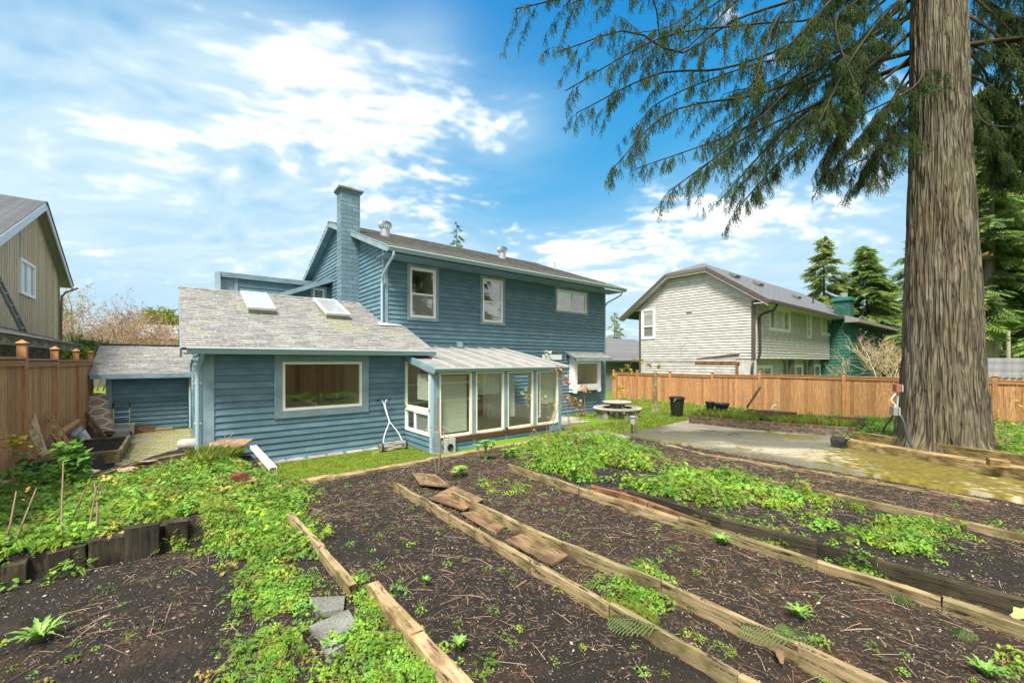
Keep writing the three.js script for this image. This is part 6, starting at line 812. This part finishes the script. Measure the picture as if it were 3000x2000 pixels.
patch([[0.25,-5.94],[0.60,-6.11],[1.36,-6.42],[1.20,-5.51],[0.95,-4.82],[0.68,-5.05],[0.35,-5.51]], 361, 0.041, 0.082, { thin: .2 });
patch([[0.50,-4.83],[0.76,-4.98],[0.97,-4.45],[0.93,-4.02],[0.80,-3.80],[0.57,-3.93],[0.47,-4.40]], 494, 0.041, 0.082, { thin: .12 });
patch([[1.32,-4.09],[1.43,-3.91],[1.39,-3.51],[1.39,-2.74],[1.39,-2.30],[1.13,-2.51],[0.96,-2.97],[1.00,-3.36],[1.19,-3.43]], 494, 0.034, 0.068, { thin: .15 });
patch([[0.36,-3.63],[0.63,-3.55],[0.79,-3.10],[1.05,-2.76],[1.11,-2.36],[0.20,-3.10],[0.26,-3.41]], 399, 0.034, 0.068, { thin: .30 });
patch([[6.27,-7.72],[8.69,-8.22],[10.17,-7.79],[8.61,-5.51],[7.72,-3.65],[7.74,-2.68],[7.12,-2.11],[6.16,-2.35],[6.06,-2.97],[5.85,-3.75],[5.40,-4.78],[5.31,-5.92]], 285, 0.054, 0.116, { thin: .40, yel: .4, k: 1.15 });
patch([[7.23,-2.86],[7.58,-1.93],[7.48,-0.97],[7.34,-0.52],[6.30,-0.68],[6.11,-1.04],[6.26,-1.59],[5.98,-2.50]], 228, 0.041, 0.088, { thin: .46, yel: .4 });
patch([[7.22,-1.84],[8.02,0.15],[7.06,0.14],[6.78,-0.73],[6.67,-1.62]], 114, 0.041, 0.075, { thin: .5 });
patch([[5.49,-2.98],[5.71,-2.18],[5.74,-1.70],[5.32,-1.57],[5.26,-2.08],[5.30,-2.73]], 380, 0.034, 0.075, { thin: .25 });
patch([[5.69,-1.38],[5.60,-0.96],[5.43,-0.83],[5.19,-0.94],[5.37,-1.34]], 418, 0.034, 0.068, { thin: .2 });
patch([[3.29,-2.48],[3.67,-2.43],[3.54,-2.05],[3.13,-1.91],[3.02,-2.13]], 608, 0.034, 0.068, { thin: .05, yel: 0 });
patch([[3.06,-2.75],[3.19,-2.56],[3.03,-2.32],[2.90,-2.49]], 304, 0.027, 0.048, { thin: .2 });
patch([[3.18,-3.54],[3.36,-3.28],[3.21,-3.09],[3.09,-3.28]], 266, 0.027, 0.041, { thin: .3 });
patch([[3.06,-1.58],[3.23,-1.45],[3.00,-1.30],[2.91,-1.42]], 285, 0.027, 0.048, { thin: .3 });
patch([[3.50,-1.03],[3.77,-0.81],[3.28,-0.76],[3.21,-0.93]], 323, 0.034, 0.061, { thin: .2 });
patch([[4.35,-0.21],[4.63,0.02],[4.24,0.01],[3.98,-0.19]], 228, 0.034, 0.061, { thin: .3 });
patch([[3.90,-5.80],[4.93,-5.49],[4.41,-4.92],[3.81,-5.19]], 114, 0.034, 0.061, { thin: .45, yel: .6 });
patch([[20.29,-4.07],[21.72,-2.91],[15.13,-1.96],[13.73,-2.35],[15.84,-3.18]], 171, 0.068, 0.150, { thin: .2, dy: .1 }); patch([[22.86,-0.78],[26.02,0.58],[14.10,0.32],[12.64,-0.13],[15.15,-0.52]], 171, 0.068, 0.136, { thin: .2, dy: .1 });
patch([[-1.8, 4.2], [14, 4.2], [14, 1.6], [4, 1.2], [-1.8, 2.4]], 86, 0.068, 0.150, { thin: .3 });
for (const [a, b, n] of [[.5, 8, 700]]) for (let i = 0; i < n; i++) { const x = rr(-1.6, 10.5), z = -rr(.2, 7.6), s = rr(.018, .05); weeds[Math.floor(rnd() * 3)].push({ p: [x, YS(x, z) - .004, z], e: [rr(-.2, .2), rr(0, 6.28), 0], s, c: weedCol(.5) }); }
weeds.forEach((w, i) => tag(instanced(scene, 'weeds', weedG[i], weedM, w), ['low leafy weeds with three-lobed leaves carpeting the beds', 'low leafy weeds with five-lobed leaves carpeting the beds', 'taller clumped weeds with three-lobed leaves in the beds'][i], 'weeds'));
// ivy and shrubby weeds at the fence foot
{ const w2 = [[], [], []]; seed = 88; for (let i = 0; i < 420; i++) { const v = rr(1, 16), x = 22.3 - Math.abs(rr(0, 1.2)) * rnd(); if (v > 3 && v < 8.5 && rnd() < .5) continue; const s = rr(.10, .22); w2[i % 3].push({ p: [x, Y(x, -v) - .02, -v], e: [0, rr(0, 6.28), 0], s, c: weedCol(.3) }); } w2.forEach((w, i) => tag(instanced(scene, 'fence_foot_weeds', weedG[i], weedM, w), ['leafy weeds growing along the foot of the long orange fence', 'five-lobed weeds along the foot of the long orange fence', 'taller weeds along the foot of the long orange fence'][i], 'weeds')); }
// grass
const tuft = (s, n, spread, lean, w = .035) => { seed = s; const L = []; for (let i = 0; i < n; i++) { const a = rr(0, 6.28), r = spread * Math.sqrt(rnd()), x = Math.cos(a) * r, z = Math.sin(a) * r, b = rr(0, 6.28), h = rr(.6, 1.1), l = lean * rr(.3, 1.2), dx = Math.cos(b), dz = Math.sin(b); L.push([[x - dz * w, 0, z + dx * w], [x + dz * w, 0, z - dx * w], [x + dx * l * .35 + dz * w * .8, h * .6, z + dz * l * .35 - dx * w * .8], [x + dx * l, h, z + dz * l], [x + dx * l * .35 - dz * w * .8, h * .6, z + dz * l * .35 + dx * w * .8]]); } return flat(L); };
const grassM = phys([.34, .46, .07], .7, { transmission: .3, thickness: 0, side: THREE.DoubleSide });
tag(instanced(scene, 'weed_grass', tuft(15, 8, .7, .8, .016), grassM, mixG), 'thin grass blades and dry stalks mixed among the weeds', 'grass');
{
  seed = 70; const g1 = tuft(5, 9, .5, .6), A = [], B = [];
  for (let i = 0; i < 5200; i++) { const x = rr(1.42, 5.1), z = -rr(7.98, 10.8); if (z < -10.3 && x > 3.9) continue; const s = rr(.03, .06); A.push({ p: [x, .008, z], e: [0, rr(0, 6.28), 0], s: [s * 1.3, s, s * 1.3], c: gcol() }); }
  for (let i = 0; i < 9000; i++) { const x = rr(8.2, 22), z = -rr(7.9, 16.5); if (x < 16.1 && z < -12.6) continue; if (x < 13.6 && z < -9.9) continue; if (inPoly([...padFront, ...[...padBack].reverse()], x, z)) continue; const s = rr(.05, .12); B.push({ p: [x, Y(x, z) + .01, z], e: [0, rr(0, 6.28), 0], s: [s * 1.4, s, s * 1.4], c: gcol() }); }
  tag(instanced(scene, 'lawn_grass', g1, grassM, A), 'short lawn grass in the strip along the blue wall', 'grass'); tag(instanced(scene, 'lawn_grass', g1, grassM, B), 'bright lawn grass around the picnic table', 'grass');
  const C = [], D = []; for (let i = 0; i < 520; i++) { const p = [[0.21,-9.62], [0.97,-10.45], [0.33,-8.76]], u = rnd(), v = rnd() * (1 - u); const x = p[0][0] + (p[1][0] - p[0][0]) * u + (p[2][0] - p[0][0]) * v, z = p[0][1] + (p[1][1] - p[0][1]) * u + (p[2][1] - p[0][1]) * v, s = rr(.14, .3); C.push({ p: [x, Y(x, z) - .01, z], e: [rr(-.2, .2), rr(0, 6.28), rr(-.2, .2)], s: [s * .7, s, s * .7], c: gcol() }); } tag(instanced(scene, 'long_grass', tuft(6, 12, .25, .8), grassM, C), 'long fresh grass clump by the carpet roll', 'grass');
  const { x0, X2, z0, z1 } = globalThis.PL; for (let i = 0; i < 1500; i++) { const x = rr(x0 + .1, X2 - .15), z = rr(z0, z1), k = fbm(x * 2, z * 2, 2, 0, 0, 3); if (k < .36) continue; const s = rr(.14, .3) * (.6 + k * .8); D.push({ p: [x, padY(x, z) + .22, z], e: [rr(-.2, .2), rr(0, 6.28), rr(-.2, .2)], s: [s * .8, s, s * .8], c: gcol() }); } tag(instanced(scene, 'planter_grass', tuft(8, 14, .3, .6), grassM, D), 'lush grassy bulbs growing inside the brick planter', 'grass');
}
// litter: twigs, needles, chips
{
  seed = 333; const tw = new Sticks().push([[-.5, 0, 0], [-.1, .02, .03], [.5, 0, .0]], .018, 3, .01).geo(), chip = new THREE.OctahedronGeometry(1, 0).scale(1, .35, .6), T1 = [], T2 = [];
  const tan = [[.44, .30, .19], [.34, .21, .14], [.52, .39, .27], [.24, .155, .10], [.42, .26, .19]];
  for (let i = 0; i < 60000; i++) { let x = rr(-2, 12.4), z = rr(1.2, -8.2); const d = .6304 * x - .7763 * z; if (d > 9.5 && rnd() < .5 || d < 1.6 || (d > 11 && x > 9)) continue; const bed = fbm(x * .8 + 9, z * .8, 3, 0, 0, 44), m = (x > 3.1 && x < 5.1) || x > 7.5 ? .12 : x > 2.9 && x < 3.2 ? 0 : .46; if (bed < m) continue; const big = rnd() < .05; const s = big ? rr(.1, .3) : rr(.02, .075), c = pick(tan), k = rr(.6, 1.3); T1.push({ p: [x, YS(x, z) + .004 + rr(0, .012), z], e: [rr(-.25, .25), rr(0, 6.28), rr(-.25, .25)], s: [s, big ? .14 : .07, big ? .14 : .07], c: lin(c[0] * k, c[1] * k, c[2] * k) }); }
  for (let i = 0; i < 60000; i++) { const t = Math.sqrt(rnd()), x = rr(-2, 11), z = rr(1.2, -7.8); if (.6304 * x - .7763 * z < 1.6) continue; const s = rr(.004, .009) * (rnd() < .08 ? 2.2 : 1), c = rnd() < .22 ? [.42, .37, .29] : rnd() < .5 ? [.17, .125, .085] : [.04, .034, .028], k = rr(.6, 1.3); T2.push({ p: [x, YS(x, z) + .003, z], e: [rr(-.6, .6), rr(0, 6.28), rr(-.6, .6)], s, c: lin(c[0] * k, c[1] * k, c[2] * k) }); }
  for (let i = 0; i < 3600; i++) { const x = rr(-2, 8), z = rr(.8, -7.6); if (.6304 * x - .7763 * z < 1.6) continue; const s = rr(.012, .034), k = rr(.6, 1.3); T2.push({ p: [x, YS(x, z), z], e: [rr(-3, 3), rr(0, 6.28), rr(-1, 1)], s: [s, s * 1.6, s * 1.2], c: lin(.05 * k, .042 * k, .034 * k) }); }
  tag(instanced(scene, 'twig_litter', tw, mat([1, 1, 1], .9), T1), 'dry twigs and needle litter strewn over the beds', 'litter'); tag(instanced(scene, 'bark_chips', chip, mat([1, 1, 1], .95), T2), 'small bark chips and clods over the soil', 'bark chips');
}
// ---------- single plants ----------
const bladeLeaf = (len, w, n = 6, jag = 0, droop = .3) => { const P = [], I = []; for (let i = 0; i <= n; i++) { const t = i / n, hw = w * Math.sin(Math.PI * Math.min(.98, .12 + t * .88)) * (jag && i % 2 ? 1 - jag : 1), y = Math.sin(t * 2.2) * len * droop, z = t * len; P.push(-hw, y + hw * .4, z, 0, y, z, hw, y + hw * .4, z); if (i) { const o = i * 3; I.push(o - 3, o - 2, o + 1, o - 3, o + 1, o, o - 2, o - 1, o + 2, o - 2, o + 2, o + 1); } } return geoOf(P, null, I); };
const freshM = [phys([.17, .36, .05], .5, { transmission: .3, thickness: 0, side: THREE.DoubleSide }), phys([.23, .40, .06], .5, { transmission: .3, thickness: 0, side: THREE.DoubleSide })];
function rosette(name, label, p, n, len, w, o = {}) { seed = Math.floor(Math.abs(p[0] * 313 + p[1] * 77)) + 1; const t = thing(name, label, 'plant'), g = [bladeLeaf(len, w, 8, o.jag ?? .45, o.droop ?? .3), bladeLeaf(len * .75, w * .9, 8, o.jag ?? .45, .42)], y = YS(p[0], p[1]); for (let i = 0; i < n; i++) add(t, 'leaf', g[i % 2], freshM[i % 2], p[0], y + .005, p[1], i / n * 6.28 + rr(-.3, .3), -(o.up ?? .25) - rr(0, .35)); return t; }
rosette('dandelion', 'large jagged-leaved dandelion rosette beside the weathered edging', [4.77,-2.13], 21, 0.163, 0.024); rosette('dock_plant', 'upright broad-leaved dock by the start of the weathered edging', [5.32,-4.85], 19, 0.258, 0.048, { jag: .1, up: .7, droop: .22 }); rosette('thistle', 'pale spiny thistle rosette in the litter bed', [3.88,-1.12], 21, 0.136, 0.020, { jag: .6 }); rosette('dandelion', 'ragged dandelion with long leaves in front of the log edging', [-0.79,-4.56], 17, 0.204, 0.024, { up: .12 }); rosette('thistle', 'bluish thistle rosette near the second thistle bed corner', [4.16,-0.14], 17, 0.136, 0.020, { jag: .55 }); rosette('dandelion', 'small dandelion beside the half buried slab', [0.88,-3.14], 15, 0.109, 0.020); rosette('seedling_plant', 'leafy seedling in the middle of the dark soil bed', [1.79,-3.47], 15, 0.088, 0.020, { up: .6 }); rosette('seedling_plant', 'leafy seedling near the fresh-sawn timber end', [1.57,-2.53], 17, 0.109, 0.027, { up: .5 });
{ // lupines and leafy plants along the cross timber
  const lup = (label, p, n, h) => { seed = Math.floor(p[0] * 100); const t = thing('lupine', label, 'plant'), y = YS(p[0], p[1]), lf = bladeLeaf(.11, .016, 4, 0, .2); for (let i = 0; i < n; i++) { const a = rr(0, 6.28), r = rr(.03, .2), e = [p[0] + Math.cos(a) * r, y + h * rr(.5, 1), p[1] + Math.sin(a) * r]; add(t, 'stalk', new Sticks().push([[p[0], y, p[1]], [(p[0] + e[0]) / 2, y + h * .35, (p[1] + e[2]) / 2], e], .006, 4, .004).geo(), freshM[0]); add(t, 'palmate_leaf', merge(Array.from({ length: 9 }, (_, k) => lf.clone().rotateX(-.35).rotateY(k * .7))), freshM[1], ...e, rr(0, 6), rr(-.3, .3)); } };
  lup('bright lupine with palmate leaves before the brown sill board', [5.14,-7.22], 16, .38); lup('young lupine beside the dead caged stem', [3.93,-6.35], 8, .14); lup('low lupine clump past the bright one', [5.57,-6.86], 9, .2);
  const fern = (label, p, ry, s) => { const t = thing('cedar_frond', label, 'plant'); seed = 5; const y = p[1], S = new Sticks(), L = []; S.push([[0, 0, 0], [0, .06, .3], [0, 0, .6]], .006, 4, .003); for (let i = 0; i < 13; i++) { const z = .05 + i * .042, l = .2 * Math.sin(.5 + i * .19); for (const k of [-1, 1]) for (let q = 0; q < 4; q++) { const u = q / 4; L.push([[k * l * u, .04 - .05 * u, z + l * u * .7], [k * l * (u + .2) , .03 - .06 * u, z + l * (u + .2) * .7 + .006], [k * l * (u + .26), .0 - .06 * u, z + l * (u + .34) * .7], [k * l * (u + .2), .02 - .06 * u, z + l * (u + .2) * .7 - .006]]); } } const o = add(t, 'frond', merge([flat(L), S.geo()]), leafM([.13, .21, .075], .25), ...p, ry, rr(-.1, .1)); o.scale.setScalar(s); return t; };
  const f = (g, d) => [g[0], YS(g[0], g[1]) + d, g[1]]; fern('fallen cedar frond hanging over the split walkway edging', f([2.74,-1.66], .13), 3.6, .62); fern('drooping cedar frond over the deep plank edging', f([3.31,-0.98], .16), 3.4, .55); fern('second cedar frond beside the drooping one over the plank', f([3.36,-0.87], .16), 2.6, .5); fern('fallen frond flat on the needle litter', f([4.75,-0.59], .02), 1.9, .6); fern('small cedar frond on the litter before the thistle', f([4.48,-0.29], .02), 1.5, .42); fern('grey-green frond lying before the log edging', f([0.30,-4.07], .02), 2.4, .5);
  // dry brown leaf
  const dl = [3.19,-1.02]; const q = bladeLeaf(.14, .03, 8, .25, .3); tag(add(scene, 'dry_leaf', q, mat([.17, .10, .055], .9, { side: THREE.DoubleSide }), dl[0], YS(...dl) + .04, dl[1], 2.1, .1), 'large curled brown dry leaf beside the deep plank', 'leaf'); const d2 = [5.06,-0.03]; tag(add(scene, 'dry_leaf', bladeLeaf(.22, .08, 6, .3, .15), leafM([.42, .48, .2]), d2[0], YS(...d2) + .08, d2[1], .8), 'pale yellow-green fallen leaf on the weathered edging', 'leaf');
  // moss on edging
  const ms = [[2.81,-2.12],[2.83,-1.98],[2.86,-1.87]]; seed = 3; const Lm = []; ms.forEach(p => { for (let i = 0; i < 260; i++) Lm.push({ p: [p[0] + rr(-.05, .05), YS(...p) + rr(.02, .12), p[1] + rr(-.11, .11)], e: [rr(-.6, .6), rr(0, 6), rr(-.6, .6)], s: rr(.012, .03), c: lin(rr(.8, 1.3), rr(.8, 1.2), .6) }); }); tag(instanced(scene, 'moss_clump', tuft(4, 8, .5, .7), grassM, Lm), 'yellow-green moss clump on the split walkway edging', 'moss');
}
// rose and cane plants with reddish young leaves
function cane(name, label, p, y, stems, tips, lc, ls = .07, n = 9) { seed = Math.floor(Math.abs(p[0] * 51 + p[1] * 13)); const t = thing(name, label, 'plant'); for (const s of stems) add(t, 'stem', new Sticks().push(s, .012, 5, .006).geo(), MT.twig); const g = flat([[[0, 0, 0], [.35, .12, .3], [0, .05, 1], [-.35, .12, .3]]]), L = []; for (const q of tips) for (let i = 0; i < n; i++) { const k = rr(.7, 1.3), c = pick(lc); L.push({ p: [q[0] + rr(-.09, .09), q[1] + rr(-.08, .1), q[2] + rr(-.09, .09)], e: [rr(-.8, .6), rr(0, 6.28), rr(-.4, .4)], s: ls * rr(.7, 1.4), c: lin(c[0] * k, c[1] * k, c[2] * k) }); } instanced(t, 'leaves', g, leafM([1, 1, 1], .3), L); }
{
  const red = [[.52, .22, .08], [.48, .32, .06], [.55, .18, .12], [.30, .30, .05]], yl = [[.42, .40, .05], [.30, .36, .05], [.5, .3, .06]];
  const S = (...l) => l; const b = [6.52,-5.85], by = Y(...b);
  cane('rose_bush', 'tall rose with orange-red young leaves before the bay window', b, by, [[[7.22,0.06,-6.50],[7.11,0.93,-6.59],[6.98,1.49,-6.70],[6.86,2.12,-6.79]], [[7.25,0.06,-6.48],[7.28,0.93,-6.45],[7.25,1.41,-6.48]], [[7.23,0.06,-6.49],[7.38,0.85,-6.38],[7.36,1.65,-6.39]], [[7.22,0.06,-6.50],[7.07,1.01,-6.63],[7.04,1.33,-6.65]]], [[6.86,2.16,-6.79],[6.98,1.96,-6.70],[7.05,1.84,-6.64],[7.07,1.53,-6.63],[7.22,1.41,-6.50],[7.28,1.33,-6.45],[7.16,1.29,-6.55],[7.36,1.73,-6.39],[7.38,1.68,-6.38],[7.13,1.41,-6.58],[7.31,1.13,-6.43]], red, .085, 16);
  cane('rose_bush', 'slender rose canes with sparse red leaves before the sunroom', [5.55,-5.88], 0, [[[6.36,0.00,-6.69],[6.33,0.61,-6.71],[6.12,0.99,-6.88],[6.02,1.68,-6.96]], [[6.38,0.00,-6.67],[6.42,0.54,-6.64],[6.39,1.15,-6.66]], [[6.27,0.00,-6.76],[6.17,0.54,-6.84],[6.14,0.88,-6.86]], [[6.39,0.00,-6.66],[6.45,0.77,-6.61],[6.60,1.37,-6.49]]], [[6.02,1.68,-6.96],[6.07,1.56,-6.93],[6.09,1.46,-6.90],[6.37,1.49,-6.68],[6.39,1.37,-6.66],[6.59,1.41,-6.50],[6.57,1.30,-6.52],[6.15,0.92,-6.85],[6.37,1.03,-6.68]], red.concat(yl), .07, 8);
  cane('climbing_rose', 'climbing rose with yellow and orange leaves on the weathered post', [17.38,-12.07], 0, [[[16.30,0.12,-11.24],[16.20,1.07,-11.32],[16.10,1.85,-11.40],[16.24,2.32,-11.29]], [[16.39,0.12,-11.17],[16.27,1.38,-11.27],[16.61,2.24,-10.99],[17.22,2.09,-10.49]], [[16.34,0.44,-11.21],[16.12,1.22,-11.38],[15.82,1.54,-11.63]], [[16.85,0.44,-10.79],[17.04,1.22,-10.64],[16.91,1.85,-10.74]]], [[15.63,1.54,-11.78],[15.59,1.69,-11.82],[15.82,1.07,-11.63],[15.90,1.93,-11.56],[16.12,2.09,-11.38],[16.37,2.40,-11.19],[16.61,2.32,-10.99],[16.24,1.85,-11.29],[17.22,2.09,-10.49],[16.85,2.16,-10.79]], yl.concat([[.55, .28, .06]]), .14, 18);
  cane('rose_bush', 'thin rose stem with pale leaves beside the path light', [8.43,-5.97], 0, [[[9.57,0.11,-6.78],[9.53,0.77,-6.82],[9.43,1.33,-6.90]], [[10.00,0.34,-6.82],[10.01,1.01,-6.82],[9.92,1.39,-6.89]]], [[9.43,1.59,-6.90],[9.47,1.53,-6.86],[9.37,1.55,-6.95]], yl, .08, 10);
  cane('sapling', 'yellow-leaved sapling before the left fence', [-1.90,-9.44], 0, [[[-1.75,0.48,-8.64],[-1.73,0.80,-8.62],[-1.72,1.22,-8.61]], [[-1.72,1.13,-8.61],[-1.64,1.17,-8.55],[-1.52,1.08,-8.45]]], [[-1.79,1.27,-8.67],[-1.70,1.30,-8.59],[-1.61,1.23,-8.53],[-1.72,1.27,-8.61]], [[.55, .42, .03], [.42, .42, .04]], .1, 7);
  cane('leafy_shrub', 'bushy green shrub with orange tips at the plot edge', [-1.23,-8.90], 0, [[[-1.21,0.20,-8.19],[-1.25,0.65,-8.49],[-1.26,1.04,-8.75]], [[-1.24,0.59,-8.73],[-1.18,0.89,-8.69],[-1.20,1.09,-8.71]]], [[-1.28,1.11,-8.77],[-1.24,1.06,-8.74],[-1.16,1.01,-8.67],[-1.09,0.96,-8.61],[-1.14,0.89,-8.66],[-1.22,0.94,-8.72],[-1.07,0.89,-8.60],[-1.20,0.81,-8.71],[-1.24,0.82,-8.61],[-1.11,0.81,-8.63],[-1.28,0.94,-8.77],[-1.17,1.09,-8.68]], [[.12, .32, .05], [.18, .38, .05], [.15, .30, .06]], .1, 26);
  cane('leafy_shrub', 'dark leafy shrub beside the grey beam end', [-1.64,-9.23], 0, [[[-1.57,0.49,-9.00],[-1.56,0.69,-9.00],[-1.53,0.79,-8.97]]], [[-1.88,0.65,-9.77],[-1.80,0.68,-9.70],[-1.71,0.65,-9.64],[-1.63,0.63,-9.57],[-1.55,0.69,-9.50],[-1.94,0.79,-10.08],[-1.94,0.66,-9.56],[-1.46,0.63,-9.17],[-1.95,0.59,-9.32],[-1.65,0.64,-9.07]], [[.10, .26, .05], [.14, .30, .06]], .1, 22);
  cane('dry_stalks', 'thin reddish dry stalks rising from the weeds behind the log edging', [-0.92,-6.24], 0, [[[-1.30,0.60,-6.21],[-1.25,0.83,-6.17],[-1.24,1.10,-6.29]], [[-1.23,0.60,-6.15],[-1.18,0.82,-6.24],[-1.11,1.10,-6.31]], [[-0.91,0.54,-6.15],[-0.93,0.89,-6.29],[-0.94,1.33,-6.43]], [[-0.72,0.57,-6.13],[-0.70,0.82,-6.24],[-0.66,1.07,-6.20]], [[-0.88,0.64,-6.25],[-0.83,0.82,-6.34],[-0.75,1.04,-6.28]], [[-0.66,0.60,-6.20],[-0.66,0.85,-6.21],[-0.70,1.08,-6.37]]], [[-1.24,1.10,-6.29],[-1.11,1.10,-6.31]], red, .04, 3);
  cane('cane_shrub', 'thin canes with yellowish buds right of the cedar trunk', [13.38,-0.27], 0, [[[13.93,0.21,-0.28],[13.90,0.88,-0.30],[14.10,1.47,-0.14],[14.28,1.99,0]], [[13.94,0.21,-0.27],[13.82,0.95,-0.38],[13.79,1.69,-0.40]], [[13.93,0.35,-0.28],[14.16,0.88,-0.09],[14.33,1.10,0.05]], [[13.96,0.28,-0.26],[14.05,1.02,-0.19],[14.02,1.62,-0.21]]], [[14.25,2.03,-0.02],[14.16,1.40,-0.09],[13.79,1.62,-0.40],[14.05,1.10,-0.19],[13.67,0.99,-0.49],[13.82,1.25,-0.38],[14.25,1.25,-0.02],[14.10,0.95,-0.14]], yl, .08, 5);
  const bl = thing('dead_twig', 'pale forked dry twig sticking up before the blue wall', 'plant'), q = [0.78,0.69,-10.71]; add(bl, 'twig', new Sticks().push([[q[0], q[1] - .1, q[2]], [q[0] + .02, q[1] + .1, q[2]], [q[0] + .04, q[1] + .22, q[2]]], .008, 4, .004).push([[q[0] + .01, q[1], q[2]], [q[0] + .1, q[1] + .06, q[2]], [q[0] + .17, q[1] + .16, q[2]]], .007, 4, .003).push([[q[0], q[1], q[2]], [q[0] - .1, q[1] + .08, q[2]]], .006, 4, .003).geo(), MT.bareTwig);
}

// ---------- set every thing's origin at its base ----------
for (const o of scene.children) { if (!o.isGroup || !o.children.length) continue; o.updateMatrixWorld(true); const b = new THREE.Box3().setFromObject(o), c = b.getCenter(new THREE.Vector3()); c.y = b.min.y; if (!isFinite(c.x)) continue; o.position.copy(c); for (const k of o.children) k.position.sub(c); }

renderer.render(scene, camera);
